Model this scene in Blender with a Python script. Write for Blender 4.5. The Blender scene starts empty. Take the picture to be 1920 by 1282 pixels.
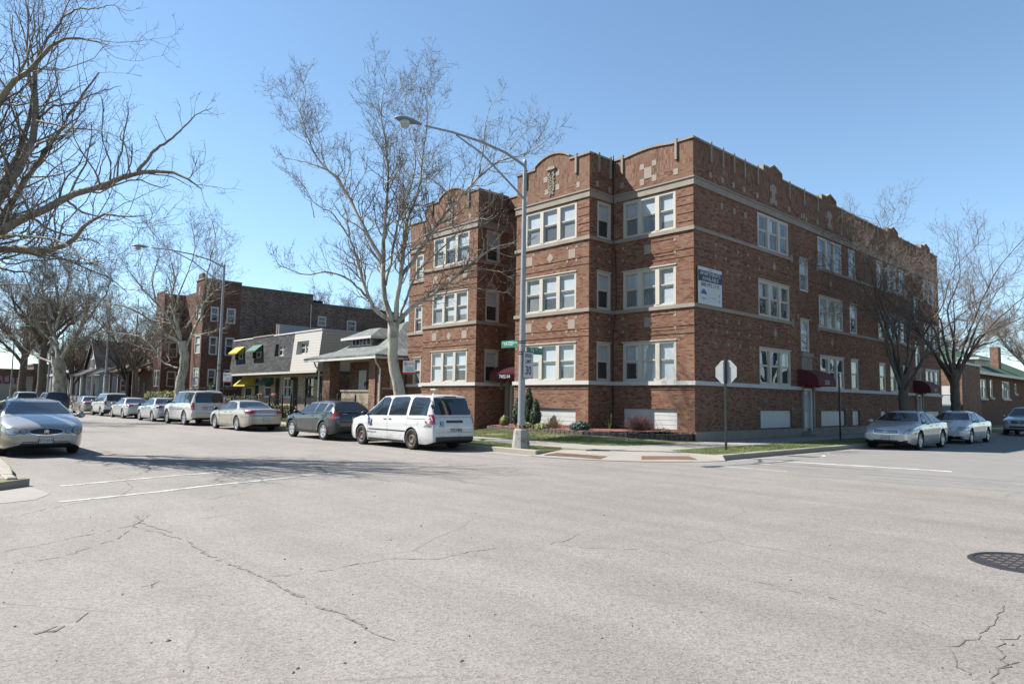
import bpy, bmesh, math, random
import numpy as np
from mathutils import Vector, Matrix
from mathutils.bvhtree import BVHTree
from mathutils.geometry import delaunay_2d_cdt
SC = bpy.context.scene
COL = SC.collection
rnd = random.Random(7)
# ---------------------------------------------------------------- camera, world, sun, exposure
CAM_M = np.array([[0.68319332, 0.73007189, 0.01555424],
                  [-0.0514735, 0.06939375, -0.9962605],
                  [-0.72842115, 0.67983788, 0.0849887]])      # rows: right, down, forward
F_PX, CAM_H = 1290.57, 1.62
cd = bpy.data.cameras.new('camera'); cam = bpy.data.objects.new('camera', cd); COL.objects.link(cam)
cd.sensor_width = 36; cd.lens = 36 * F_PX / 1920; cd.clip_start = 0.1; cd.clip_end = 3000
cam.matrix_world = Matrix(((CAM_M[0][0], -CAM_M[1][0], -CAM_M[2][0], 0), (CAM_M[0][1], -CAM_M[1][1], -CAM_M[2][1], 0),
                           (CAM_M[0][2], -CAM_M[1][2], -CAM_M[2][2], CAM_H), (0, 0, 0, 1)))
SC.camera = cam
SUN = Vector((-0.5228, -0.4055, 0.7498)).normalized()
w = bpy.data.worlds.new('World'); SC.world = w; w.use_nodes = True
sky = w.node_tree.nodes.new('ShaderNodeTexSky'); sky.sky_type = 'NISHITA'; sky.sun_disc = False
sky.sun_elevation = math.asin(SUN.z); sky.sun_rotation = math.atan2(SUN.x, SUN.y)
sky.air_density = 1.0; sky.dust_density = 0.0; sky.ozone_density = 1.6
bg = w.node_tree.nodes['Background']; bg.inputs[1].default_value = 0.076
_n = w.node_tree.nodes; _tc = _n.new('ShaderNodeTexCoord'); _sp = _n.new('ShaderNodeSeparateXYZ'); _cr = _n.new('ShaderNodeValToRGB'); _mx = _n.new('ShaderNodeMix'); _mx.data_type = 'RGBA'; _mx.blend_type = 'MULTIPLY'; _mx.inputs[0].default_value = 1
_cr.color_ramp.elements[0].position = 0; _cr.color_ramp.elements[0].color = (.76, .87, 1.0, 1); _cr.color_ramp.elements[1].position = .32; _cr.color_ramp.elements[1].color = (.94, 1.01, .99, 1)      # cooler air near the horizon
w.node_tree.links.new(_tc.outputs['Generated'], _sp.inputs[0]); w.node_tree.links.new(_sp.outputs[2], _cr.inputs[0]); w.node_tree.links.new(sky.outputs[0], _mx.inputs[6]); w.node_tree.links.new(_cr.outputs[0], _mx.inputs[7])
w.node_tree.links.new(_mx.outputs[2], bg.inputs[0])
sl = bpy.data.lights.new('sun', 'SUN'); sl.energy = 5.0; sl.angle = math.radians(0.5); sl.color = (1, .955, .89)
so = bpy.data.objects.new('sun', sl); COL.objects.link(so)
so.rotation_euler = SUN.to_track_quat('Z', 'Y').to_euler()
SC.view_settings.view_transform = 'Standard'; SC.view_settings.look = 'None'
SC.view_settings.exposure = 1.42; SC.view_settings.gamma = 1
SC.cycles.use_denoising = True
SC.cycles.max_bounces = 6; SC.cycles.transparent_max_bounces = 12

# ---------------------------------------------------------------- pixel helpers (measured on the photo, 1920 px wide)
def ray(px, py): return CAM_M.T @ np.array([(px - 960) / F_PX, (py - 641) / F_PX, 1.0])
def PY(px, py, y): d = ray(px, py); t = y / d[1]; return (d[0] * t, CAM_H + d[2] * t)      # -> x, z on the plane y
def PXp(px, py, x): d = ray(px, py); t = x / d[0]; return (d[1] * t, CAM_H + d[2] * t)     # -> y, z on the plane x
def PG(px, py, z=0.): d = ray(px, py); t = (z - CAM_H) / d[2]; return (d[0] * t, d[1] * t)
def PD(px, py, dep): return np.array([0, 0, CAM_H]) + ray(px, py) * dep

# ---------------------------------------------------------------- object helpers
def tag(o, label=None, cat=None, group=None, kind=None):
    if label: o['label'] = label
    if cat: o['category'] = cat
    if group: o['group'] = group
    if kind: o['kind'] = kind
    return o
def thing(name, loc, label, cat, group=None, rz=0):
    o = bpy.data.objects.new(name, None); COL.objects.link(o); o.location = loc; o.rotation_euler = (0, 0, rz)
    o.empty_display_size = .2
    return tag(o, label, cat, group)
def link(name, me, parent=None, loc=None):
    o = bpy.data.objects.new(name, me); COL.objects.link(o)
    if parent: o.parent = parent
    if loc is not None: o.location = loc
    return o
def npmesh(name, V, Q, mats, mi=None, smooth=False, UV=None):
    """V (n,3); Q (m,k) faces all of k corners"""
    me = bpy.data.meshes.new(name); V = np.asarray(V, dtype=np.float32); Q = np.asarray(Q, dtype=np.int32)
    k = Q.shape[1]; me.vertices.add(len(V)); me.vertices.foreach_set('co', V.ravel())
    me.loops.add(Q.size); me.loops.foreach_set('vertex_index', Q.ravel())
    me.polygons.add(len(Q)); me.polygons.foreach_set('loop_start', np.arange(0, Q.size, k, dtype=np.int32))
    me.polygons.foreach_set('loop_total', np.full(len(Q), k, dtype=np.int32))
    if mi is not None: me.polygons.foreach_set('material_index', np.asarray(mi, dtype=np.int32))
    me.update(calc_edges=True)
    if smooth: me.polygons.foreach_set('use_smooth', np.ones(len(Q), dtype=bool))
    for m in (mats if isinstance(mats, (list, tuple)) else [mats]): me.materials.append(m)
    return me
class MB:
    """collects primitives into one mesh"""
    def __init__(s): s.v = []; s.f = []; s.m = []; s.sm = []; s.mats = []
    def mi(s, m):
        if m not in s.mats: s.mats.append(m)
        return s.mats.index(m)
    def add(s, vs, fs, m, smooth=False):
        b = len(s.v); s.v += [tuple(map(float, p)) for p in vs]; k = s.mi(m)
        for f in fs: s.f.append(tuple(b + i for i in f)); s.m.append(k); s.sm.append(smooth)
    def box(s, a, b, m):
        x0, y0, z0 = a; x1, y1, z1 = b
        if x0 > x1: x0, x1 = x1, x0
        if y0 > y1: y0, y1 = y1, y0
        if z0 > z1: z0, z1 = z1, z0
        s.add([(x0, y0, z0), (x1, y0, z0), (x1, y1, z0), (x0, y1, z0), (x0, y0, z1), (x1, y0, z1), (x1, y1, z1), (x0, y1, z1)],
              [(0, 3, 2, 1), (4, 5, 6, 7), (0, 1, 5, 4), (1, 2, 6, 5), (2, 3, 7, 6), (3, 0, 4, 7)], m)
    def prism(s, poly, z0, z1, m, mtop=None):
        n = len(poly); ar = sum(poly[i][0] * poly[(i + 1) % n][1] - poly[(i + 1) % n][0] * poly[i][1] for i in range(n))
        if ar < 0: poly = poly[::-1]
        vs = [(x, y, z0) for x, y in poly] + [(x, y, z1) for x, y in poly]
        s.add(vs, [(i, (i + 1) % n, n + (i + 1) % n, n + i) for i in range(n)] + [tuple(range(n))[::-1]], m)
        s.add([(x, y, z1) for x, y in poly], [tuple(range(n))], mtop or m)
    def sheet(s, poly, z, m):
        n = len(poly); ar = sum(poly[i][0] * poly[(i + 1) % n][1] - poly[(i + 1) % n][0] * poly[i][1] for i in range(n))
        if ar < 0: poly = poly[::-1]
        s.add([(x, y, z) for x, y in poly], [tuple(range(n))], m)
    def tube(s, pts, r, m, n=8, cap=True):
        pts = [Vector(p) for p in pts]; rs = r if isinstance(r, (list, tuple)) else [r] * len(pts)
        rings = []; up = Vector((0, 0, 1))
        for i, p in enumerate(pts):
            t = (pts[min(i + 1, len(pts) - 1)] - pts[max(i - 1, 0)]).normalized()
            u = t.cross(up if abs(t.z) < .9 else Vector((1, 0, 0))).normalized(); v = t.cross(u)
            rings += [p + (u * math.cos(2 * math.pi * k / n) + v * math.sin(2 * math.pi * k / n)) * rs[i] for k in range(n)]
        L = len(pts); fs = [(i * n + k, i * n + (k + 1) % n, (i + 1) * n + (k + 1) % n, (i + 1) * n + k) for i in range(L - 1) for k in range(n)]
        s.add(rings, fs, m, True)
        if cap: s.add(rings[:n], [tuple(range(n))], m); s.add(rings[-n:], [tuple(range(n))[::-1]], m)
    def lathe(s, prof, m, c=(0, 0, 0), axis='z', n=24, smooth=True):
        vs = []
        for r, h in prof:
            for k in range(n):
                a = 2 * math.pi * k / n; p = (r * math.cos(a), r * math.sin(a), h)
                if axis == 'y': p = (p[0], p[2], p[1])
                if axis == 'x': p = (p[2], p[0], p[1])
                vs.append((p[0] + c[0], p[1] + c[1], p[2] + c[2]))
        L = len(prof)
        s.add(vs, [(i * n + k, i * n + (k + 1) % n, (i + 1) * n + (k + 1) % n, (i + 1) * n + k) for i in range(L - 1) for k in range(n)], m, smooth)
    def mesh(s, name):
        me = bpy.data.meshes.new(name); me.from_pydata(s.v, [], s.f)
        for m in s.mats: me.materials.append(m)
        me.polygons.foreach_set('material_index', s.m); me.polygons.foreach_set('use_smooth', s.sm); me.update()
        return me
    def build(s, name, parent=None, bevel=0, uv=False, loc=None, fixn=False):
        me = s.mesh(name)
        if fixn or bevel:
            bm = bmesh.new(); bm.from_mesh(me)
            if bevel:
                bmesh.ops.remove_doubles(bm, verts=bm.verts, dist=1e-4)
                bmesh.ops.recalc_face_normals(bm, faces=bm.faces)
                es = [e for e in bm.edges if len(e.link_faces) == 2 and e.calc_face_angle(0) > .6]
                bmesh.ops.bevel(bm, geom=es, offset=bevel, segments=1, affect='EDGES', clamp_overlap=True)
            else: bmesh.ops.recalc_face_normals(bm, faces=bm.faces)
            bm.to_mesh(me); bm.free()
        if uv: box_uv(me)
        return link(name, me, parent, loc)
def box_uv(me):
    n = len(me.loops); me.uv_layers.new(name='UVMap')
    co = np.empty(len(me.vertices) * 3, dtype=np.float32); me.vertices.foreach_get('co', co); co = co.reshape(-1, 3)
    vi = np.empty(n, dtype=np.int32); me.loops.foreach_get('vertex_index', vi)
    nr = np.empty(len(me.polygons) * 3, dtype=np.float32); me.polygons.foreach_get('normal', nr); nr = nr.reshape(-1, 3)
    lt = np.empty(len(me.polygons), dtype=np.int32); me.polygons.foreach_get('loop_total', lt)
    N = np.repeat(nr, lt, axis=0); P = co[vi]; uv = np.empty((n, 2), dtype=np.float32)
    ax = np.abs(N); zf = (ax[:, 2] > .8); xf = (~zf) & (ax[:, 0] > ax[:, 1]); yf = (~zf) & (~xf)
    uv[zf] = P[zf][:, :2]; uv[xf] = P[xf][:, 1:3]; uv[yf] = P[yf][:, [0, 2]]
    me.uv_layers[0].data.foreach_set('uv', uv.ravel())
def text_obj(name, s, size, m, mat4, parent=None, depth=.002, spacing=1, bold=0, sx=1):
    cu = bpy.data.curves.new(name, 'FONT'); cu.body = s; cu.size = size; cu.align_x = 'CENTER'; cu.align_y = 'CENTER'
    cu.extrude = depth; cu.space_character = spacing; cu.offset = bold; cu.resolution_u = 3
    to = bpy.data.objects.new(name, cu); COL.objects.link(to); dg = bpy.context.evaluated_depsgraph_get()
    me = bpy.data.meshes.new_from_object(to.evaluated_get(dg)); bpy.data.objects.remove(to); bpy.data.curves.remove(cu)
    me.materials.clear(); me.materials.append(m)
    me.transform(mat4 @ Matrix.Diagonal((sx, 1, 1, 1))); return link(name, me, parent)
def frame(o, u, v):        # text matrix: origin, text-right, text-up
    u = Vector(u).normalized(); v = Vector(v).normalized(); n = u.cross(v)
    return Matrix(((u.x, v.x, n.x, o[0]), (u.y, v.y, n.y, o[1]), (u.z, v.z, n.z, o[2]), (0, 0, 0, 1)))
# ---------------------------------------------------------------- materials
def newmat(name):
    m = bpy.data.materials.new(name); m.use_nodes = True; nt = m.node_tree
    return m, nt, nt.nodes['Principled BSDF']
def N(nt, t, **kw):
    n = nt.nodes.new(t)
    for k, v in kw.items():
        if k.startswith('i_'): n.inputs[int(k[2:]) if k[2:].isdigit() else k[2:]].default_value = v
        else: setattr(n, k, v)
    return n
def L(nt, a, b): nt.links.new(a, b)
def ramp(nt, fac, stops, interp='LINEAR'):
    r = nt.nodes.new('ShaderNodeValToRGB'); L(nt, fac, r.inputs[0]); cr = r.color_ramp; cr.interpolation = interp
    while len(cr.elements) < len(stops): cr.elements.new(0.5)
    for e, (p, c) in zip(cr.elements, stops): e.position = p; e.color = (*c, 1) if len(c) == 3 else c
    return r.outputs[0]
def coords(nt, kind='Object', scale=None):
    t = N(nt, 'ShaderNodeTexCoord'); o = t.outputs[kind]
    if scale:
        mp = N(nt, 'ShaderNodeMapping'); mp.inputs['Scale'].default_value = scale; L(nt, o, mp.inputs[0]); o = mp.outputs[0]
    return o
def noise(nt, vec, sc, det=4, rough=.6):
    n = N(nt, 'ShaderNodeTexNoise'); n.inputs['Scale'].default_value = sc; n.inputs['Detail'].default_value = det
    n.inputs['Roughness'].default_value = rough
    if vec is not None: L(nt, vec, n.inputs['Vector'])
    return n.outputs['Fac']
def mix(nt, fac, a, b, mode='MIX'):
    n = N(nt, 'ShaderNodeMix', data_type='RGBA', blend_type=mode)
    for i, v in ((0, fac), (6, a), (7, b)):
        if hasattr(v, 'type'): L(nt, v, n.inputs[i])
        else: n.inputs[i].default_value = v if i == 0 else (*v, 1)
    return n.outputs[2]
def bump(nt, bs, h, st, dist=.01):
    b = N(nt, 'ShaderNodeBump'); b.inputs['Strength'].default_value = st; b.inputs['Distance'].default_value = dist
    L(nt, h, b.inputs['Height']); L(nt, b.outputs[0], bs.inputs['Normal'])
def simple(name, c, rough=.6, metal=0, var=0.12, sc=6., bmp=0, spec=None, coat=0, ior=None):
    m, nt, b = newmat(name); b.inputs['Roughness'].default_value = rough; b.inputs['Metallic'].default_value = metal
    if coat: b.inputs['Coat Weight'].default_value = coat; b.inputs['Coat Roughness'].default_value = .04
    if spec is not None: b.inputs['Specular IOR Level'].default_value = spec
    if ior: b.inputs['IOR'].default_value = ior
    if var:
        v = coords(nt); f = noise(nt, v, sc)
        o = ramp(nt, f, [(.25, tuple(x * (1 - var) for x in c)), (.75, tuple(min(1, x * (1 + var)) for x in c))])
        L(nt, o, b.inputs['Base Color'])
        if bmp: bump(nt, b, noise(nt, v, sc * 8), bmp)
    else: b.inputs['Base Color'].default_value = (*c, 1)
    return m
def brick_mat(name, cols, mortar, rough=.85, soldier=False, scl=1.0, msize=.007, weather=.25):
    m, nt, b = newmat(name); b.inputs['Roughness'].default_value = rough; b.inputs['Specular IOR Level'].default_value = .2
    uv = coords(nt, 'UV'); bt = N(nt, 'ShaderNodeTexBrick'); L(nt, uv, bt.inputs['Vector'])
    bt.inputs['Color1'].default_value = (0, 0, 0, 1); bt.inputs['Color2'].default_value = (1, 1, 1, 1)
    bt.inputs['Mortar'].default_value = (.5, .5, .5, 1); bt.inputs['Scale'].default_value = scl
    bt.inputs['Brick Width'].default_value = .068 if soldier else .21; bt.inputs['Row Height'].default_value = .21 if soldier else .068
    bt.inputs['Mortar Size'].default_value = msize; bt.inputs['Mortar Smooth'].default_value = .1; bt.inputs['Bias'].default_value = 0
    c = ramp(nt, bt.outputs['Color'], cols)
    big = noise(nt, uv, .45, 5, .65); c = mix(nt, 1.0, c, ramp(nt, big, [(.3, (1 - weather,) * 3), (.7, (1 + weather * .6,) * 3)]), 'MULTIPLY')
    st_ = N(nt, 'ShaderNodeMapping'); st_.inputs['Scale'].default_value = (1.6, .13, 1); L(nt, uv, st_.inputs[0])
    c = mix(nt, 1.0, c, ramp(nt, noise(nt, st_.outputs[0], 1.0, 5, .7), [(.3, (1 - weather * .8,) * 3), (.6, (1.04,) * 3)]), 'MULTIPLY')
    c = mix(nt, bt.outputs['Fac'], c, mortar)
    L(nt, c, b.inputs['Base Color'])
    inv = N(nt, 'ShaderNodeMath', operation='SUBTRACT'); inv.inputs[0].default_value = 1; L(nt, bt.outputs['Fac'], inv.inputs[1])
    bump(nt, b, inv.outputs[0], .5, .006); return m
M = {}
RB = [(0, (.15, .058, .042)), (.12, (.26, .088, .058)), (.36, (.315, .135, .084)), (.6, (.33, .19, .115)), (.82, (.295, .155, .097)), (1, (.37, .25, .165))]
M['brick'] = brick_mat('brick', RB, (.2, .145, .105), weather=.24)
M['brick_panel'] = brick_mat('soldier_brick', RB, (.2, .16, .12), soldier=True, weather=.24)
M['brick_red'] = brick_mat('red_brick', [(0, (.11, .048, .036)), (.4, (.17, .073, .052)), (.8, (.22, .1, .07)), (1, (.28, .15, .1))], (.25, .17, .14))
M['brick_dark'] = brick_mat('common_brick', [(0, (.13, .09, .075)), (.35, (.23, .155, .125)), (.7, (.32, .235, .185)), (1, (.4, .3, .24))], (.19, .155, .135), weather=.35)
M['brick_buff'] = brick_mat('buff_brick', [(0, (.34, .26, .17)), (.5, (.5, .4, .27)), (1, (.6, .5, .36))], (.42, .36, .28))
M['brick_brown'] = brick_mat('brown_brick', [(0, (.16, .08, .05)), (.5, (.3, .15, .1)), (1, (.38, .22, .14))], (.28, .22, .18))
def stone_mat(name, c, var=.15):
    m, nt, b = newmat(name); b.inputs['Roughness'].default_value = .85; v = coords(nt)
    f1 = noise(nt, v, 1.3, 6, .7); f2 = noise(nt, v, 14, 4)
    o = ramp(nt, f1, [(.3, tuple(x * (1 - var * 1.6) for x in c)), (.55, c), (.8, tuple(min(1, x * (1 + var)) for x in c))])
    o = mix(nt, .35, o, ramp(nt, f2, [(.3, tuple(x * .8 for x in c)), (.7, tuple(min(1, x * 1.12) for x in c))]))
    L(nt, o, b.inputs['Base Color']); bump(nt, b, f2, .15); return m
M['stone'] = stone_mat('limestone', (.38, .325, .265), .2)
M['stone_white'] = stone_mat('painted_limestone', (.7, .69, .66), .08)
M['stone_pink'] = stone_mat('cast_stone', (.42, .34, .28))
M['cream'] = simple('cream_painted_wood', (.66, .62, .53), .55, var=.05)
M['white'] = simple('white_paint', (.78, .77, .74), .5, var=.05, sc=3)
M['panel_white'] = simple('white_metal_panel', (.72, .71, .67), .5, var=.06, sc=2)
M['dark'] = simple('dark_interior', (.012, .012, .014), .9, var=0)
M['blind'] = simple('window_blind', (.55, .6, .64), .8, var=.12, sc=1.2)
M['blind_grey'] = simple('insect_screen', (.2, .215, .22), .7, var=.2, sc=1.5)
M['curtain'] = simple('dark_curtain', (.03, .033, .038), .8, var=.3, sc=2)
def glass_mat(name, tint=(.75, .8, .82), ior=1.6):
    m, nt, b = newmat(name); nt.nodes.remove(b); out = nt.nodes['Material Output']
    tr = N(nt, 'ShaderNodeBsdfTransparent'); tr.inputs[0].default_value = (*tint, 1)
    gl = N(nt, 'ShaderNodeBsdfGlossy'); gl.inputs[0].default_value = (1, 1, 1, 1); gl.inputs['Roughness'].default_value = .01
    bp = N(nt, 'ShaderNodeBump'); bp.inputs['Strength'].default_value = .08; bp.inputs['Distance'].default_value = .05
    L(nt, noise(nt, coords(nt), 1.1, 1), bp.inputs['Height']); L(nt, bp.outputs[0], gl.inputs['Normal'])
    fr = N(nt, 'ShaderNodeFresnel'); fr.inputs[0].default_value = ior; ms = N(nt, 'ShaderNodeMixShader')
    ge = N(nt, 'ShaderNodeNewGeometry'); iv = N(nt, 'ShaderNodeMath', operation='SUBTRACT'); iv.inputs[0].default_value = 1; L(nt, ge.outputs['Backfacing'], iv.inputs[1])
    mu = N(nt, 'ShaderNodeMath', operation='MULTIPLY'); L(nt, fr.outputs[0], mu.inputs[0]); L(nt, iv.outputs[0], mu.inputs[1])
    L(nt, mu.outputs[0], ms.inputs[0]); L(nt, tr.outputs[0], ms.inputs[1]); L(nt, gl.outputs[0], ms.inputs[2]); L(nt, ms.outputs[0], out.inputs[0]); return m
M['glass'] = glass_mat('window_glass', (.95, .97, .97), ior=1.55)
def road_mat():
    m, nt, b = newmat('asphalt'); b.inputs['Roughness'].default_value = .9; v = coords(nt)
    big = noise(nt, v, .16, 4, .6); mid = noise(nt, v, 1.1, 5, .65); fine = noise(nt, v, 26, 3, .7)
    vo = N(nt, 'ShaderNodeTexVoronoi'); vo.inputs['Scale'].default_value = 62; L(nt, v, vo.inputs['Vector'])
    c = ramp(nt, big, [(.3, (.215, .196, .172)), (.5, (.285, .266, .243)), (.7, (.34, .314, .285))])
    c = mix(nt, .55, c, ramp(nt, mid, [(.25, (.24, .222, .2)), (.5, (.29, .27, .248)), (.75, (.345, .318, .29))]))
    c = mix(nt, 1.0, c, ramp(nt, vo.outputs['Color'], [(0, (.58,) * 3), (.4, (.96,) * 3), (1, (1.3,) * 3)]), 'MULTIPLY')
    c = mix(nt, 1.0, c, ramp(nt, fine, [(.3, (.92, .91, .89)), (.7, (1.04, 1.03, 1.015))]), 'MULTIPLY')
    st = N(nt, 'ShaderNodeMapping'); st.inputs['Scale'].default_value = (.12, 1.6, 1); L(nt, v, st.inputs[0])
    c = mix(nt, 1.0, c, ramp(nt, noise(nt, st.outputs[0], 1.0, 4), [(.35, (.93,) * 3), (.65, (1.05,) * 3)]), 'MULTIPLY')
    s2_ = N(nt, 'ShaderNodeMapping'); s2_.inputs['Scale'].default_value = (.1, .75, 1); s2_.inputs['Rotation'].default_value = (0, 0, 1.1); L(nt, v, s2_.inputs[0])
    c = mix(nt, 1.0, c, ramp(nt, noise(nt, s2_.outputs[0], 1.0, 3), [(.35, (.93, .925, .91)), (.65, (1.03,) * 3)]), 'MULTIPLY')
    # hairline cracks and dark spots
    wv = N(nt, 'ShaderNodeTexNoise'); wv.inputs['Scale'].default_value = 1.3; wv.inputs['Detail'].default_value = 6; L(nt, v, wv.inputs['Vector'])
    wp = N(nt, 'ShaderNodeMix', data_type='VECTOR'); wp.inputs[0].default_value = .22; L(nt, v, wp.inputs[4]); L(nt, wv.outputs['Color'], wp.inputs[5])
    vc = N(nt, 'ShaderNodeTexVoronoi', feature='DISTANCE_TO_EDGE'); vc.inputs['Scale'].default_value = .42; L(nt, wp.outputs[1], vc.inputs['Vector'])
    lines = ramp(nt, vc.outputs['Distance'], [(0, (1,) * 3), (.006, (0,) * 3)])
    msk = ramp(nt, noise(nt, v, .35, 3), [(.5, (0,) * 3), (.62, (1,) * 3)])
    lm = mix(nt, 1.0, lines, msk, 'MULTIPLY')
    sp = ramp(nt, noise(nt, v, 5.5, 3, .5), [(.70, (0,) * 3), (.78, (1,) * 3)])
    c = mix(nt, lm, c, (.19, .17, .15)); spf = N(nt, 'ShaderNodeMath', operation='MULTIPLY'); L(nt, sp, spf.inputs[0]); spf.inputs[1].default_value = .35
    c = mix(nt, spf.outputs[0], c, (.2, .185, .165))
    L(nt, c, b.inputs['Base Color']); bump(nt, b, vo.outputs['Distance'], .35, .008); return m
M['road'] = road_mat()
def conc_mat(name, c, joint=None):
    m, nt, b = newmat(name); b.inputs['Roughness'].default_value = .9; v = coords(nt)
    o = ramp(nt, noise(nt, v, .9, 6, .7), [(.28, tuple(x * .8 for x in c)), (.55, c), (.78, tuple(x * 1.1 for x in c))])
    o = mix(nt, .3, o, ramp(nt, noise(nt, v, 40, 2), [(.3, tuple(x * .75 for x in c)), (.7, tuple(x * 1.2 for x in c))]))
    if joint:
        bt = N(nt, 'ShaderNodeTexBrick', offset=0.0); L(nt, v, bt.inputs['Vector']); bt.inputs['Scale'].default_value = 1
        bt.inputs['Brick Width'].default_value = joint; bt.inputs['Row Height'].default_value = joint; bt.inputs['Mortar Size'].default_value = .012
        bt.inputs['Mortar Smooth'].default_value = 0
        o = mix(nt, bt.outputs['Fac'], o, tuple(x * .4 for x in c))
    L(nt, o, b.inputs['Base Color']); return m
M['walk'] = conc_mat('sidewalk_concrete', (.38, .355, .31), 1.55)
M['kerb'] = conc_mat('kerb_concrete', (.42, .37, .31))
M['apron'] = conc_mat('ramp_concrete', (.37, .345, .305))
def marking_mat():
    m, nt, b = newmat('worn_road_paint'); b.inputs['Roughness'].default_value = .8; v = coords(nt)
    f = mix(nt, .5, noise(nt, v, 28, 3, .7), noise(nt, v, 2.5, 3))
    L(nt, ramp(nt, f, [(.4, (.3, .28, .26)), (.52, (.62, .61, .58)), (.62, (.74, .73, .7))]), b.inputs['Base Color']); return m
M['paint_line'] = marking_mat()
def grass_ground():
    m, nt, b = newmat('lawn_soil'); b.inputs['Roughness'].default_value = 1; v = coords(nt)
    f = noise(nt, v, .8, 6, .7)
    c = ramp(nt, f, [(.3, (.2, .16, .1)), (.45, (.2, .2, .08)), (.62, (.32, .28, .15))])
    L(nt, c, b.inputs['Base Color']); bump(nt, b, noise(nt, v, 30), .6, .03); return m
M['lawn'] = grass_ground()
def blade_mat():
    m, nt, b = newmat('grass_blades'); b.inputs['Roughness'].default_value = .7; v = coords(nt)
    g = ramp(nt, noise(nt, v, .55, 5, .7), [(.32, (.44, .4, .2)), (.4, (.3, .35, .11)), (.52, (.2, .29, .07)), (.8, (.14, .23, .05))])
    g = mix(nt, .4, g, ramp(nt, noise(nt, v, 22, 2), [(.3, (.11, .17, .04)), (.7, (.42, .4, .18))]))
    L(nt, g, b.inputs['Base Color']); return m
M['blade'] = blade_mat()
M['mulch'] = simple('red_wood_mulch', (.23, .085, .06), .95, var=.55, sc=14, bmp=.8)
M['edging'] = simple('dark_edging_stone', (.12, .105, .095), .95, var=.4, sc=7, bmp=.5)
def bark_mat(name, a, bcol, ccol, sc=3.):
    m, nt, b = newmat(name); b.inputs['Roughness'].default_value = .9; v = coords(nt, 'Object', (1, 1, .45))
    f = noise(nt, v, sc, 5, .7); c = ramp(nt, f, [(.33, ccol), (.42, bcol), (.52, a), (.75, tuple(min(1, x * 1.15) for x in a))])
    L(nt, c, b.inputs['Base Color']); bump(nt, b, noise(nt, v, sc * 6), .4, .02); return m
M['sycamore'] = bark_mat('sycamore_bark', (.6, .56, .46), (.34, .3, .22), (.15, .12, .085))
M['sycamore_twig'] = simple('sycamore_twig_bark', (.17, .13, .1), .9, var=.3, sc=2)
M['bark'] = bark_mat('brown_bark', (.17, .135, .105), (.12, .095, .07), (.065, .05, .038), 5)
M['twig'] = simple('brown_twig_bark', (.24, .19, .15), .9, var=.3, sc=2)
M['metal_pole'] = simple('galvanised_steel', (.42, .44, .45), .5, .35, var=.15, sc=2.5)
M['pole_dark'] = simple('black_signpost_steel', (.025, .03, .028), .5, .3, var=.3)
M['black_iron'] = simple('black_iron', (.015, .015, .017), .5, .2, var=0)
M['rust'] = simple('rusty_cast_iron', (.21, .115, .07), .85, .1, var=.35, sc=5, bmp=.3)
M['iron_cover'] = simple('cast_iron', (.055, .05, .052), .6, .4, var=.3, sc=5)
def pole_base_mat():
    m, nt, b = newmat('chipped_painted_base'); b.inputs['Roughness'].default_value = .6; v = coords(nt)
    L(nt, ramp(nt, noise(nt, v, 5.5, 5, .7), [(.36, (.22, .1, .045)), (.43, (.4, .37, .32)), (.6, (.47, .47, .45))]), b.inputs['Base Color']); return m
M['pole_base'] = pole_base_mat()
M['awning'] = simple('burgundy_canvas', (.14, .012, .022), .8, var=.12, sc=3)
M['awn_yellow'] = simple('yellow_canvas', (.62, .47, .04), .8, var=.08)
M['awn_green'] = simple('green_canvas', (.03, .13, .09), .8, var=.1)
M['sign_green'] = simple('green_sign_sheeting', (.0, .19, .1), .45, var=.05)
M['sign_white'] = simple('white_sign_sheeting', (.72, .73, .74), .45, var=.03)
M['sign_black'] = simple('black_lettering', (.012, .012, .012), .6, var=0)
M['sign_red'] = simple('red_lettering', (.45, .02, .02), .6, var=0)
M['sign_navy'] = simple('navy_panel', (.015, .04, .085), .6, var=0)
M['sign_blue'] = simple('blue_panel', (.02, .14, .38), .6, var=0)
M['sign_back'] = simple('bare_aluminium', (.5, .52, .53), .5, .5, var=.12, sc=5)
M['shingle_roof'] = brick_mat('grey_green_shingles', [(0, (.17, .19, .175)), (.5, (.24, .26, .245)), (1, (.31, .33, .315))], (.15, .165, .155), scl=.45)
M['shingle_dark'] = brick_mat('charcoal_shingles', [(0, (.05, .052, .055)), (.5, (.085, .086, .09)), (1, (.13, .13, .132))], (.035, .035, .037), scl=.42)
M['shingle_brown'] = brick_mat('brown_shingles', [(0, (.13, .08, .055)), (.5, (.2, .13, .09)), (1, (.27, .18, .13))], (.1, .07, .05), scl=.45)
M['shingle_green'] = brick_mat('green_shingles', [(0, (.06, .11, .075)), (.5, (.09, .165, .11)), (1, (.13, .21, .15))], (.05, .09, .06), scl=.45)
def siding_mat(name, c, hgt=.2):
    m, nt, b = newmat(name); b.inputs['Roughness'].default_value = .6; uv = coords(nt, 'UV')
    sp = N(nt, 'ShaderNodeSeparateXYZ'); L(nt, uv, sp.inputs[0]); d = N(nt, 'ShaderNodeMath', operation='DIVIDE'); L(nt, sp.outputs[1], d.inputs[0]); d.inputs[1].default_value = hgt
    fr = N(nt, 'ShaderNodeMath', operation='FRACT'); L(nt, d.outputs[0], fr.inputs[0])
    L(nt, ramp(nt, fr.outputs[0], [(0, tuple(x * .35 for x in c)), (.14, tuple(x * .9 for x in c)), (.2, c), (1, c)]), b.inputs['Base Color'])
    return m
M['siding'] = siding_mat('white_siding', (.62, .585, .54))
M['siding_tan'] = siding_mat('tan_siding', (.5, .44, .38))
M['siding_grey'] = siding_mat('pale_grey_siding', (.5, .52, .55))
M['roof_flat'] = simple('tar_roof', (.1, .1, .1), .9, var=.2)
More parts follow.
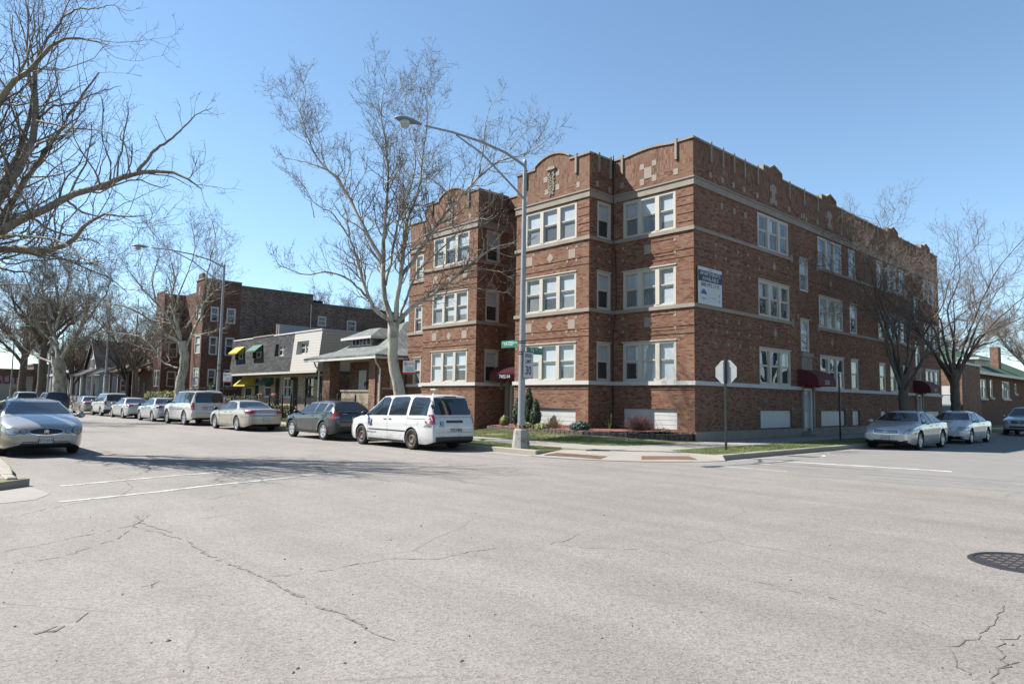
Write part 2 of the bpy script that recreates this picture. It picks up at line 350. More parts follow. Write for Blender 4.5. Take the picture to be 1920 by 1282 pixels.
M['roof_trim'] = simple('green_copper_trim', (.1, .16, .15), .6, var=.2)
# ================================================================ ground, streets, kerbs
def S(name, mb, **k): return tag(mb.build(name, **k), kind='structure')
XK, YK = -10.45, 14.7                     # kerb faces of the two streets on the far corner
mb = MB(); mb.sheet([(-900, -900), (900, -900), (900, 900), (-900, 900)], 0, M['road']); S('road', mb)
mb = MB(); mb.sheet([(-900, 48), (-24, 60), (-6, 74), (900, 74), (900, 900), (-900, 900)], .02, M['lawn']); S('far_ground', mb)
ARC = [(-14.62, 14.45), (-13.9, 14.5), (-13.1, 14.72), (-12.3, 15.15), (-11.55, 15.75), (-10.95, 16.45), (-10.5, 17.25), (-10.3, 18.0)]
IN = [(-14.62, 15.9), (-14.2, 16.2), (-13.8, 16.45), (-13.35, 16.75), (-12.95, 17.1), (-12.6, 17.4), (-12.3, 17.75), (-12.0, 18.1)]
blk = [(-400, YK), (-14.62, YK)] + IN + [(XK, 18.1), (XK, 400), (-400, 400)]
mb = MB(); mb.prism(blk, -.1, .14, M['kerb'], M['lawn']); S('lawn_ground', mb)
# kerb stones with joints
mb = MB()
def kerb_x(x0, x1, y, s=1, step=3.0):
    x = x0
    while x < x1 - .01:
        e = min(x + step, x1); mb.box((x + .006, y, -.05), (e - .006, y + s * .2, .155), M['kerb']); x = e
def kerb_y(y0, y1, x, s=-1, step=1.9):
    y = y0
    while y < y1 - .01:
        e = min(y + step, y1); mb.box((x, y + .006, -.05), (x + s * .22, e - .006, .155), M['kerb']); y = e
kerb_x(-140, -14.62, YK - .01); kerb_y(18.1, 90, XK + .01)
S('kerb', mb, bevel=.015)
mb = MB()       # gutter pans, a hair above the asphalt
mb.sheet([(-140, YK - .45), (-14.6, YK - .45), (-14.6, YK - .012), (-140, YK - .012)], .004, M['apron'])
mb.sheet([(XK + .012, 18.1), (XK + .35, 18.1), (XK + .35, 90), (XK + .012, 90)], .004, M['apron'])
S('gutter', mb)
# sloping corner ramp (apron)
vs = []; fs = []
n = len(ARC); VV = [(*ARC[i], .012) for i in range(n)] + [(*IN[i], .146) for i in range(n)]
mb = MB(); mb.add(VV, [(i, i + 1, n + i + 1, n + i) for i in range(n - 1)], M['apron'])
mb.add([(-14.62, 14.7, .012), (-14.62, 15.9, .146), (-14.62, 15.9, -.02), (-14.62, 14.7, -.02)], [(0, 1, 2, 3)], M['kerb'])
mb.add([(-10.3, 18.0, .012), (-12.0, 18.1, .146), (XK, 18.1, .146), (XK, 18.1, -.02)], [(0, 1, 2), (0, 2, 3)], M['apron'])
S('corner_ramp', mb)
def apron_z(x, y):
    best = min(((math.hypot(x - a, y - b)) for a, b in ARC)); b2 = min(((math.hypot(x - a, y - b)) for a, b in IN)); return .012 + .134 * best / (best + b2)
# walks
mb = MB()
mb.sheet([(-140, 16.45), (-14.3, 16.45), (-13.4, 16.9), (-12.55, 17.9), (-12.55, 60), (-14.55, 60), (-14.55, 19.5), (-15.3, 18.35), (-140, 18.15)], .146, M['walk'])
mb.sheet([(-12.0, 18.1), (-12.55, 18.1), (-12.55, 19.6), (-12.1, 18.9)], .146, M['walk'])
mb.sheet([(-25.9, 18.15), (-24.3, 18.15), (-24.3, 24.2), (-25.9, 24.2)], .152, M['walk'])
S('sidewalk', mb)
# detectable-warning plates at the two ramps
def tactile(name, quad, lbl):
    r = thing(name, (quad[0][0], quad[0][1], .02), lbl, 'tactile plate', 'rusty tactile ramp plates'); mb = MB()
    Q = [Vector((x, y, apron_z(x, y) + .006)) for x, y in quad]; o = Vector(r.location)
    mb.add([q - o for q in Q], [(0, 1, 2, 3)], M['rust']); P0 = mb.build('plate', r); mb = MB()
    for i in range(22):
        for j in range(7):
            u, v = (i + .5) / 22, (j + .5) / 7
            p = (Q[0] * (1 - u) + Q[1] * u) * (1 - v) + (Q[3] * (1 - u) + Q[2] * u) * v - o
            mb.lathe([(.022, 0), (.014, .007), (0, .007)], M['rust'], p, n=6, smooth=False)
    mb.build('domes', r)
tactile('tactile_plate', [(-14.35, 14.72), (-12.6, 15.2), (-12.75, 15.75), (-14.3, 15.28)], 'rusty orange domed plate on the ramp beside the street lamp')
tactile('tactile_plate', [(-11.75, 16.0), (-10.8, 17.35), (-11.3, 17.7), (-12.15, 16.55)], 'rusty orange domed plate on the ramp nearer the octagonal sign')
# south-west corner block
SW = [(-400, 2.45), (-21, 2.45), (-17.2, 2.25), (-15.2, 2.02), (-14.7, 2.2), (-14.3, 1.7), (-14.1, 1.0), (-13.3, .1), (-13.1, -2), (-13.1, -400), (-400, -400)]
mb = MB(); mb.prism(SW, -.1, .13, M['kerb'], M['lawn']); S('corner_lawn', mb)
mb = MB()
mb.sheet([(-140, 2.47), (-21, 2.47), (-17.2, 2.3), (-15.3, 2.12), (-13.4, 2.3), (-12.75, 2.0), (-12.6, 1.5), (-12.35, .3), (-12.3, -40), (-13.05, -40), (-13.05, 0), (-14.0, 1.1), (-14.6, 2.0), (-15.2, 2.0), (-21, 2.4), (-140, 2.4)][::-1], .0045, M['apron'])
mb.sheet([(-140, 2.4), (-21, 2.42), (-17.2, 2.22), (-15.0, 2.0), (-14.75, 2.15), (-14.7, 1.95), (-15.0, 1.8), (-17.2, 2.0), (-21, 2.2), (-140, 2.2)], .136, M['apron'])
mb.sheet([(-14.6, 1.7), (-14.25, 1.6), (-13.25, .0), (-13.2, -40), (-15.5, -40), (-15.2, .5)], .136, M['walk'])
S('corner_gutter', mb)
mb = MB(); mb.box((-15.3, 1.86, .1), (-14.66, 2.02, .17), M['kerb']); mb.box((-15.32, 1.87, .1), (-18.0, 2.05, .17), M['kerb']); S('corner_kerb', mb, bevel=.02)
mb = MB()     # older, greyer asphalt of the side street, with sealed seams
M['road_old'] = conc_mat('old_asphalt', (.27, .258, .24)); mb.sheet([(-10.0, 15.6), (-8.2, 15.9), (-4, 16.4), (3, 17), (3, 90), (XK + .35, 90), (XK + .35, 18.3)], .0022, M['road_old']); S('side_street_road', mb)
mb = MB(); M['seam'] = simple('asphalt_seam', (.19, .165, .14), .95, var=.4, sc=3)
for (x0, y0, x1, y1, w_) in ((-9.6, 17.2, -2.5, 17.9, .05), (-9.8, 18.3, -6.5, 18.9, .16), (-7.2, 18.2, 0, 19.4, .04), (-9.8, 17.6, -7.5, 17.8, .1)):
    mb.sheet([(x0, y0), (x1, y1), (x1, y1 + w_), ((x0 + x1) / 2, (y0 + y1) / 2 + w_ * 1.6), (x0, y0 + w_ * .4)], .0036, M['seam'])
S('road_seams', mb)
# painted lines
def line(mb, pts, wd, z=.005):
    for (a, b) in zip(pts[:-1], pts[1:]):
        d = Vector((b[0] - a[0], b[1] - a[1])).normalized(); nn = Vector((-d.y, d.x)) * wd / 2
        mb.sheet([(a[0] - nn.x, a[1] - nn.y), (b[0] - nn.x, b[1] - nn.y), (b[0] + nn.x, b[1] + nn.y), (a[0] + nn.x, a[1] + nn.y)], z, M['paint_line'])
mb = MB()
line(mb, [PG(111, 941), PG(295, 922), PG(384, 911), PG(556, 894)], .13); line(mb, [PG(560, 892), PG(700, 880), PG(790, 875)], .11); line(mb, [PG(800, 876), PG(960, 868), PG(1040, 865)], .06)
line(mb, [PG(113, 911), PG(300, 894), PG(409, 885)], .13); line(mb, [PG(465, 878), PG(595, 868.5)], .12); line(mb, [PG(600, 870), PG(720, 862), PG(830, 858)], .07)
line(mb, [PG(1459, 864.5), PG(1640, 875), PG(1785, 884)], .26); line(mb, [PG(1340, 873), PG(1476, 884)], .1); line(mb, [PG(1405, 867), PG(1445, 871)], .12)
S('road_markings', mb)
# traced pavement cracks: ribbons of crumbled asphalt, a few mm proud of the sheet
M['crack'] = simple('crack_debris', (.25, .22, .185), 1, var=.5, sc=12); M['crack_tar'] = simple('dark_crack', (.19, .175, .155), .9, var=.3, sc=9)
def crack(mb, px, wd, m, seed, z=.004, gap=.18):
    r = random.Random(seed); P = [PG(*p) for p in px]; pts = []
    for a, b in zip(P[:-1], P[1:]):
        d = math.dist(a, b); k = max(2, int(d / .09))
        for i in range(k): t = i / k; pts.append(Vector((a[0] + (b[0] - a[0]) * t + r.gauss(0, .018), a[1] + (b[1] - a[1]) * t + r.gauss(0, .018))))
    for a, b in zip(pts[:-1], pts[1:]):
        if r.random() < gap or (b - a).length < 1e-4: continue
        d = (b - a).normalized(); nn = Vector((-d.y, d.x)) * wd * r.uniform(.12, .6); n2 = Vector((-d.y, d.x)) * wd * r.uniform(.12, .6)
        mb.sheet([a - nn, b + d * .01 - n2, b + d * .01 + n2, a + nn], z, m)
mb = MB()
crack(mb, [(245, 985), (300, 1000), (345, 1012), (400, 1045), (470, 1072), (530, 1100), (580, 1130), (640, 1150), (690, 1180), (760, 1215)], .035, M['crack'], 1)
crack(mb, [(255, 965), (275, 985), (330, 1000)], .03, M['crack'], 2)
crack(mb, [(0, 1035), (90, 1018), (180, 1000), (250, 985), (290, 962)], .013, M['crack_tar'], 3, gap=.3)
crack(mb, [(0, 1060), (110, 1045), (220, 1010), (250, 990)], .014, M['crack_tar'], 4, gap=.3)
crack(mb, [(70, 1188), (140, 1165), (200, 1125), (265, 1100), (310, 1085)], .014, M['crack_tar'], 5, gap=.35)
crack(mb, [(75, 1186), (100, 1182), (138, 1170)], .03, M['crack_tar'], 6)
crack(mb, [(640, 1063), (720, 1048), (820, 1048), (880, 1034), (960, 1024), (1030, 1020), (1070, 1010), (1092, 998)], .013, M['crack_tar'], 7, gap=.1)
crack(mb, [(1045, 1022), (1100, 1027), (1200, 1030), (1300, 1045)], .009, M['crack_tar'], 8, gap=.4)
crack(mb, [(510, 1080), (560, 1078), (640, 1065)], .012, M['crack_tar'], 9, gap=.3)
crack(mb, [(1887, 1135), (1868, 1158), (1852, 1182), (1820, 1195), (1782, 1215), (1795, 1240), (1815, 1262), (1825, 1281)], .012, M['crack_tar'], 10, gap=.05)
crack(mb, [(1919, 1192), (1885, 1200), (1872, 1220), (1880, 1245), (1870, 1262), (1850, 1281)], .014, M['crack_tar'], 11, gap=.05)
crack(mb, [(1919, 1243), (1885, 1244), (1870, 1262)], .013, M['crack_tar'], 12, gap=.05)
crack(mb, [(1320, 1060), (1400, 1085), (1500, 1110), (1600, 1130), (1700, 1160), (1790, 1190), (1820, 1196)], .008, M['crack_tar'], 13, gap=.5)
crack(mb, [(0, 975), (60, 960), (130, 945), (220, 932), (250, 915), (225, 895), (190, 885)], .012, M['crack_tar'], 14, gap=.25)
crack(mb, [(270, 945), (380, 938), (450, 925), (540, 912), (600, 908)], .01, M['crack_tar'], 15, gap=.3)
crack(mb, [(1480, 900), (1600, 912), (1640, 905)], .01, M['crack_tar'], 16, gap=.2)
crack(mb, [(1500, 885), (1600, 893), (1750, 905), (1919, 915)], .05, M['crack_tar'], 17, gap=.55)
S('road_cracks', mb)
# loose debris on the road
mb = MB(); r = random.Random(5)
for i in range(90):
    x, y = PG(r.uniform(0, 1900), 900 + 380 * r.random() ** 1.3); s = r.uniform(.004, .011); a = r.uniform(0, 3.1)
    mb.add([(x + s * math.cos(a) * 2.2, y + s * math.sin(a) * 2.2, .003), (x - s * math.sin(a), y + s * math.cos(a), .003), (x - s * math.cos(a) * 2, y - s * math.sin(a) * 2, .003), (x + s * math.sin(a), y - s * math.cos(a), .003), (x, y, .003 + s)],
           [(0, 1, 4), (1, 2, 4), (2, 3, 4), (3, 0, 4)], M['crack'])
tag(mb.build('road_grit'), 'scattered leaf bits and grit on the pale asphalt', 'grit', kind='stuff')
# manhole cover
mx, my = -1.66, 9.04; t = thing('manhole_cover', (mx, my, 0), 'round iron manhole cover with raised checks, set in the road at right', 'manhole cover')
mb = MB(); mb.lathe([(.56, .003), (.54, .012), (.5, .012), (.5, .006)], M['iron_cover'], n=48); mb.build('ring', t)
mb = MB(); mb.lathe([(.495, .006), (.48, .009), (.0, .009)], M['iron_cover'], n=48, smooth=False)
M['cover_pad'] = simple('worn_cover_pad', (.2, .16, .13), .6, .4, var=.3)
for i in range(-6, 7):
    for j in range(-6, 7):
        if math.hypot(i * .08, j * .08) < .42 and (i // 1 + j) % 2 == 0: mb.box((i * .08 - .03, j * .08 - .03, .009), (i * .08 + .03, j * .08 + .03, .015), M['cover_pad'])
mb.build('lid', t)
# grass blades
def pip(x, y, poly):
    c = np.zeros(len(x), bool); n = len(poly)
    for i in range(n):
        (x1, y1), (x2, y2) = poly[i], poly[(i + 1) % n]
        k = ((y1 > y) != (y2 > y)) & (x < (x2 - x1) * (y - y1) / (y2 - y1 + 1e-12) + x1); c ^= k
    return c
def blades(name, polys, dens, h, lbl, seed=1, z=.14, m=None):
    g = np.random.default_rng(seed); Vs = []; 
    for poly in polys:
        a = np.array(poly); lo, hi = a.min(0), a.max(0); n = int((hi[0] - lo[0]) * (hi[1] - lo[1]) * dens)
        x = g.uniform(lo[0], hi[0], n); y = g.uniform(lo[1], hi[1], n); k = pip(x, y, poly); x, y = x[k], y[k]
        nz = np.sin(x * 2.1 + y * 1.3) + np.sin(x * .9 - y * 2.7 + 1) + g.normal(0, .8, len(x)); k = nz > -1.2; x, y = x[k], y[k]; n = len(x)
        an = g.uniform(0, 2 * np.pi, n); wd = g.uniform(.004, .01, n); hh = h * g.uniform(.4, 1.3, n); lx = g.normal(0, .5, n) * hh; ly = g.normal(0, .5, n) * hh
        z0 = np.full(n, z); z0 = np.where((x > -24.2) & (x < -14.6) & (y > 18.2), lawn_z(x, y), z0); A = np.stack([x - wd * np.cos(an), y - wd * np.sin(an), z0], 1); B = np.stack([x + wd * np.cos(an), y + wd * np.sin(an), z0], 1)
        C = np.stack([x + lx, y + ly, z0 + hh], 1); Vs.append(np.stack([A, B, C], 1).reshape(-1, 3))
    V = np.concatenate(Vs); me = npmesh(name, V, np.arange(len(V)).reshape(-1, 3), m or M['blade']); return tag(link(name, me), lbl, 'grass', kind='stuff')
# lawn rising gently towards the flower bed
gx = np.linspace(-24.25, -14.6, 60); gy = np.linspace(18.16, 23.8, 36); GX, GY = np.meshgrid(gx, gy)
def lawn_z(x, y):
    e = np.interp(x, [-24.2, -20.9, -18.2, -16.6, -15.4, -14.6], [21.15, 20.95, 21.05, 21.75, 22.7, 23.6]); rise = np.interp(x, [-24.2, -17.5, -15.6, -14.6], [.22, .17, .06, .0])
    return .143 + rise * np.clip((y - 18.3) / (e - 18.3), 0, 1) ** 1.3 * np.clip((x + 24.3) * 3, 0, 1) + .012 * np.sin(x * 3.1) * np.sin(y * 2.3) * np.clip((y - 18.3), 0, 1)
GZ = lawn_z(GX, GY); I_ = np.arange(GX.size).reshape(GX.shape); Qg = np.stack([I_[:-1, :-1], I_[:-1, 1:], I_[1:, 1:], I_[1:, :-1]], -1).reshape(-1, 4); Vg = np.stack([GX, GY, GZ], -1).reshape(-1, 3)
cg = Vg[Qg].mean(1); pol = [(-24.25, 18.2), (-15.35, 18.38), (-14.6, 19.5), (-14.6, 23.9), (-24.25, 23.9)]; n_ = len(pol)
kin = np.array([all((pol[(i + 1) % n_][0] - pol[i][0]) * (c_[1] - pol[i][1]) - (pol[(i + 1) % n_][1] - pol[i][1]) * (c_[0] - pol[i][0]) > 0 for i in range(n_)) for c_ in cg])
tag(link('front_lawn', npmesh('front_lawn', Vg, Qg[kin], M['lawn'], smooth=True)), kind='structure')
P1 = [(-24.2, 18.2), (-15.4, 18.4), (-14.6, 19.5), (-14.6, 22.2), (-17.4, 20.9), (-24.2, 21.2)]
P2 = [(-34, 14.95), (-14.7, 14.95), (-14.65, 15.85), (-15.2, 16.42), (-34, 16.42)]
P3 = [(-12.5, 18.5), (-11.9, 18.15), (-10.7, 18.15), (-10.7, 46), (-12.5, 46)]
blades('grass', [P1, P2, P3], 2600, .032, 'patchy green and straw coloured spring grass around the corner sidewalk')
blades('grass', [[(-30, .2), (-15.4, 1.0), (-15.2, 1.85), (-18, 1.95), (-22, 2.15), (-30, 2.2)]], 260, .06, 'weedy grass behind the kerb at the left edge', 3, .13)
blades('grass', [[(-75, 14.95), (-34, 14.95), (-34, 16.4), (-75, 16.4)], [(-75, 19.2), (-27, 18.3), (-27, 21.0), (-75, 21.5)]], 160, .09, 'green lawn strips along the row of parked cars', 4)

# ================================================================ facade toolkit
def P3(pl, u, z, d):   # plane = ('x', X, sign) or ('y', Y, sign)
    return (pl[1] + pl[2] * d, u, z) if pl[0] == 'x' else (u, pl[1] + pl[2] * d, z)
def pbox(mb, pl, u0, u1, z0, z1, d0, d1, m):
    mb.box(P3(pl, u0, z0, d0), P3(pl, u1, z1, d1), m)
def wall(mb, pl, u0, u1, z0, z1, holes, m, depth=.2, mr=None):
    us = sorted({u0, u1, *[h[0] for h in holes], *[h[1] for h in holes]}); zs = sorted({z0, z1, *[h[2] for h in holes], *[h[3] for h in holes]})
    flip = (pl[0] == 'x') != (pl[2] > 0)
    def q(a, b, c, d, mm): f = [(0, 1, 2, 3)]; mb.add([a, b, c, d], f if not flip else [(3, 2, 1, 0)], mm)
    for a, b in zip(us[:-1], us[1:]):
        run = None
        for c, d in zip(zs[:-1], zs[1:]):
            cu, cz = (a + b) / 2, (c + d) / 2
            if any(h[0] < cu < h[1] and h[2] < cz < h[3] for h in holes): continue
            q(P3(pl, a, c, 0), P3(pl, b, c, 0), P3(pl, b, d, 0), P3(pl, a, d, 0), m)
    for h in holes:
        a, b, c, d = h; mm = mr or m; D = -depth
        mb.add([P3(pl, a, c, 0), P3(pl, a, d, 0), P3(pl, a, d, D), P3(pl, a, c, D)], [(0, 1, 2, 3)], mm)
        mb.add([P3(pl, b, c, 0), P3(pl, b, d, 0), P3(pl, b, d, D), P3(pl, b, c, D)], [(0, 1, 2, 3)], mm)
        mb.add([P3(pl, a, d, 0), P3(pl, b, d, 0), P3(pl, b, d, D), P3(pl, a, d, D)], [(0, 1, 2, 3)], mm)
        mb.add([P3(pl, a, c, 0), P3(pl, b, c, 0), P3(pl, b, c, D), P3(pl, a, c, D)], [(0, 1, 2, 3)], mm)
        mb.add([P3(pl, a, c, D), P3(pl, b, c, D), P3(pl, b, d, D), P3(pl, a, d, D)], [(0, 1, 2, 3)], M['dark'])
wr = random.Random(11)
def window(parent, pl, u0, u1, z0, z1, ns=1, fm=None, mull=.2, jamb=.1, split=True, style='mixed', origin=(0, 0, 0), name='window', setback=.015, mid=.52):
    fm = fm or M['cream']; O = Vector(origin); f = MB(); g = MB(); bl = MB()
    wd = (u1 - u0 - 2 * jamb - (ns - 1) * mull) / ns
    pbox(f, pl, u0 + .002, u0 + jamb, z0 + .002, z1 - .002, -.17, -.012, fm); pbox(f, pl, u1 - jamb, u1 - .002, z0 + .002, z1 - .002, -.17, -.012, fm)
    pbox(f, pl, u0 + jamb, u1 - jamb, z1 - .1, z1 - .002, -.17, -.012, fm); pbox(f, pl, u0 + jamb, u1 - jamb, z0 + .002, z0 + .07, -.17, .0, fm)
    zm = z0 + (z1 - z0) * mid
    for i in range(ns):
        a = u0 + jamb + i * (wd + mull); b = a + wd
        if i: pbox(f, pl, a - mull, a, z0 + .07, z1 - .1, -.17, .012, fm)
        for (c, d) in ((z0 + .07, zm), (zm, z1 - .1)):
            if not split and c != z0 + .07: continue
            if not split: d = z1 - .1
            low = c == z0 + .07
            off = 0 if not low else -.02
            for (p, q, r_, s_) in ((a, a + .04, c, d), (b - .04, b, c, d), (a + .04, b - .04, d - .045, d), (a + .04, b - .04, c, c + .045)):
                pbox(f, pl, p, q, r_, s_, -.15 + off, -setback + off - .02, fm)
            gd = -setback - .035 + off
            g.add([P3(pl, a + .04, c + .045, gd), P3(pl, b - .04, c + .045, gd), P3(pl, b - .04, d - .045, gd), P3(pl, a + .04, d - .045, gd)], [(0, 1, 2, 3) if (pl[0] == 'x') == (pl[2] > 0) else (3, 2, 1, 0)], M['glass'])
        # blinds / curtains behind the glass
        zt = z1 - .1; zb = z0 + .07; D = -.12
        def bq(p, q, r_, s_, m_): bl.add([P3(pl, p, r_, D), P3(pl, q, r_, D), P3(pl, q, s_, D), P3(pl, p, s_, D)], [(0, 1, 2, 3)], m_)
        st = style if style != 'mixed' else wr.choice(['lit', 'lit', 'lit', 'half', 'open'])
        if st == 'lit':
            k = wr.choice([0, 0, 0, .12, .3, .55, 1]); zc = zm - k * (zm - zb); bq(a, b, zc, zt, M['blind'])
            if k < 1: bq(a, b, zb, zc, M['blind_grey'] if wr.random() < .72 else M['curtain'])
        elif st == 'half': bq(a, b, zm, zt, M['blind']); bq(a, b, zb, zm, M['curtain'])
        elif st == 'open': k = wr.uniform(.3, .7); bq(a, a + wd * k, zm, zt, M['blind']); bq(a + wd * k, b, zm, zt, M['curtain']); bq(a, b, zb, zm, M['curtain'])
        elif st == 'dark': bq(a, b, zb, zt, M['curtain'])
        elif st == 'full': bq(a, b, zb, zt, M['blind'])
    def off(mbx): mbx.v = [(x - O.x, y - O.y, z - O.z) for x, y, z in mbx.v]; return mbx
    w_ = off(f).build(name, parent); off(g).build('pane', w_); off(bl).build('blind', w_); return w_
def coping(mb, pl, prof, t, m, d0, d1):
    """a strip of thickness t following the profile [(u,z)...] in the plane"""
    for (a, b) in zip(prof[:-1], prof[1:]):
        vs = [P3(pl, a[0], a[1], d0), P3(pl, b[0], b[1], d0), P3(pl, b[0], b[1] + t, d0), P3(pl, a[0], a[1] + t, d0),
              P3(pl, a[0], a[1], d1), P3(pl, b[0], b[1], d1), P3(pl, b[0], b[1] + t, d1), P3(pl, a[0], a[1] + t, d1)]
        mb.add(vs, [(0, 1, 2, 3), (7, 6, 5, 4), (0, 4, 5, 1), (3, 2, 6, 7), (0, 3, 7, 4), (1, 5, 6, 2)], m)
def profile_wall(mb, pl, prof, z0, d0, d1, m):
    """vertical slab between z0 and the profile"""
    for (a, b) in zip(prof[:-1], prof[1:]):
        if abs(a[0] - b[0]) < 1e-6: continue
        vs = [P3(pl, a[0], z0, d0), P3(pl, b[0], z0, d0), P3(pl, b[0], b[1], d0), P3(pl, a[0], a[1], d0),
              P3(pl, a[0], z0, d1), P3(pl, b[0], z0, d1), P3(pl, b[0], b[1], d1), P3(pl, a[0], a[1], d1)]
        mb.add(vs, [(0, 1, 2, 3), (7, 6, 5, 4), (3, 2, 6, 7)], m)
    for (u, z) in (prof[0], prof[-1]):
        mb.add([P3(pl, u, z0, d0), P3(pl, u, z, d0), P3(pl, u, z, d1), P3(pl, u, z0, d1)], [(0, 1, 2, 3)], m)
# ================================================================ corner apartment building
XR, YL, YB = -14.87, 23.72, 22.13            # right-hand face, recessed street face, bay faces
XB1, XB1L, XB2, XB2L, XE, YE, YBK = -18.97, -23.5, -26.37, -30.9, -34.65, 24.2, 55.5
AO = (XR, YL, .14); ab = thing('apartment_building', AO, 'three storey brown brick corner apartment building with stone bands and shaped parapets', 'apartment building')
def off(mb): mb.v = [(x - AO[0], y - AO[1], z - AO[2]) for x, y, z in mb.v]; return mb
def part(name, mb, **k):
    me = mb.mesh(name)
    bm = bmesh.new(); bm.from_mesh(me); bmesh.ops.remove_doubles(bm, verts=bm.verts, dist=1e-5); bm.to_mesh(me); bm.free()
    box_uv(me); me.transform(Matrix.Translation((-AO[0], -AO[1], -AO[2]))); return link(name, me, ab)
def parts_split(name, mb, limit=100):
    # every separate piece becomes a part of its own; past the limit the smallest are gathered in one 'stuff' part
    par = list(range(len(mb.v)))
    def find(i):
        while par[i] != i: par[i] = par[par[i]]; i = par[i]
        return i
    for f in mb.f:
        for i in f[1:]: par[find(i)] = find(f[0])
    gr = {}
    for k, f in enumerate(mb.f): gr.setdefault(find(f[0]), []).append(k)
    def size(ks):
        P = np.array([mb.v[i] for k in ks for i in mb.f[k]]); e = np.sort(P.max(0) - P.min(0)); return -e[1] * e[2] / (1 + .02 * np.linalg.norm(P.mean(0)))**2
    gl = sorted(gr.values(), key=size)
    def emit(ks, kind=None):
        m2 = MB()
        for k in ks: m2.add([mb.v[i] for i in mb.f[k]], [tuple(range(len(mb.f[k])))], mb.mats[mb.m[k]], mb.sm[k])
        o = part(name, m2)
        if kind: o['kind'] = kind
    for g in gl[:limit]: emit(g)
    if len(gl) > limit: emit([k for g in gl[limit:] for k in g], 'stuff')
FR, FL, FB = ('x', XR, 1), ('y', YL, -1), ('y', YB, -1); FS1, FS2 = ('x', XB1, 1), ('x', XB2, 1); FE = ('y', YE, -1)
FLH = [(2.52, 4.17), (5.61, 7.26), (8.73, 10.36)]
wins = []     # plane,u0,u1,z0,z1,ns,style
for k, (a, b) in enumerate(FLH):
    st = ['lit', 'lit', 'half'][k]
    wins += [(FL, -18.39, -15.71, a, b, 3, 'lit'), (FB, -22.88, -19.7, a, b, 3, 'lit'), (FS1, 22.66, 23.6, a, b, 1, 'half'),
             (FS2, 22.72, 23.67, a, b, 1, 'half'), (FB, -30.12, -27.05, a, b, 3, 'lit'), (FL, -34.05, -33.25, a - .05, b - .1, 1, 'lit')]
    for (u0, u1, ns) in ((29.0, 32.07, 3), (35.37, 38.42, 3), (39.35, 40.38, 1), (43.6, 44.6, 1), (45.4, 48.5, 3), (52.1, 55.0, 3)):
        wins.append((FR, u0, u1, a, b, ns, 'open' if ns == 3 else 'half'))
for (u0, u1) in ((33.2, 34.18), (50.1, 51.0)):
    wins += [(FR, u0, u1, 4.25, 5.85, 1, 'half'), (FR, u0, u1, 7.25, 8.9, 1, 'half')]
PAN = [(FL, -18.38, -15.68, .56, 1.38), (FB, -22.6, -19.67, .6, 1.32), (FR, 29.03, 32.1, .57, 1.37), (FR, 35.37, 38.45, .57, 1.36), (FR, 39.4, 40.4, .57, 1.36),
       (FR, 43.63, 44.6, .57, 1.35), (FR, 45.5, 48.05, .57, 1.35), (FR, 52.05, 54.95, .57, 1.35), (FB, -30.0, -27.1, .6, 1.32)]
DOORS = [(FR, 33.28, 34.3, .4, 2.45), (FR, 50.0, 51.0, .4, 2.45), (FE, -26.0, -24.0, .25, 2.45)]
def holes(pl): return [(w[1], w[2], w[3], w[4]) for w in wins + PAN + DOORS if w[0] == pl]
ZT = 11.3
mb = MB()
wall(mb, FR, YL, YBK, .5, ZT, holes(FR), M['brick'])
wall(mb, FL, XB1, XR, .1, ZT, [h for h in holes(FL) if h[0] > -20], M['brick'])
wall(mb, FS1, YB, YL, .1, ZT, holes(FS1), M['brick']); wall(mb, FS2, YB, YE, .1, ZT, holes(FS2), M['brick'])
wall(mb, FB, XB1L, XB1, .1, ZT, [h for h in holes(FB) if h[0] > -25], M['brick']); wall(mb, FB, XB2L, XB2, .1, ZT, [h for h in holes(FB) if h[0] < -25], M['brick'])
wall(mb, ('x', XB1L, -1), YB, YE, .1, ZT, [], M['brick']); wall(mb, ('x', XB2L, -1), YB, YL, .1, ZT, [], M['brick'])
wall(mb, FE, XB2, XB1L, .1, ZT, holes(FE), M['brick']); wall(mb, FL, XE, XB2L, .1, ZT, [h for h in holes(FL) if h[0] < -30], M['brick'])
wall(mb, ('x', XE, -1), YL, YBK, .1, ZT, [], M['brick_dark']); wall(mb, ('y', YBK, 1), XE, XR, .1, ZT, [], M['brick_dark'])
part('wall', mb)
# parapets with shaped tops
def arch(u0, u1, z0, zt, n=10): return [(u0 + (u1 - u0) * i / n, z0 + (zt - z0) * math.sin(math.pi * i / n) ** .8) for i in range(n + 1)]
ZP = 12.33
pf_bay = lambda a, b: [(a, ZP), (a + (b - a) * .27, ZP)] + arch(a + (b - a) * .27 + .01, a + (b - a) * .74, ZP + .17, ZP + .5)[0:] + [(b - (b - a) * .26 + .01, ZP), (b, ZP)]
pf_rec = [(XB1, ZP), (-18.2, ZP)] + [(-18.2 + 2.3 * i / 8, ZP + .1 * math.sin(math.pi * i / 8)) for i in range(1, 9)] + [(XR, ZP)]
def gable(u, w=1.0): return [(u - w, ZP + .02), (u - w + .02, ZP + .28), (u - .35, ZP + .3), (u + .1, ZP + .52), (u + w - .1, ZP + .28), (u + w - .08, ZP + .02)]
pf_R = [(YL + .3, ZP)]
for u in (30.55, 36.9, 46.5, 52.9): pf_R += gable(u)
pf_R += [(YBK, ZP)]
mb = MB(); cp = MB()
TH = .3
def para(pl, prof, ext0=0, ext1=0, m=None):
    profile_wall(mb, pl, prof, ZT, 0, -TH, m or M['brick_panel'])
    pr = [(prof[0][0] - ext0, prof[0][1])] + prof[1:-1] + [(prof[-1][0] + ext1, prof[-1][1])]
    coping(cp, pl, pr, .085, M['stone'], .05, -TH - .04)
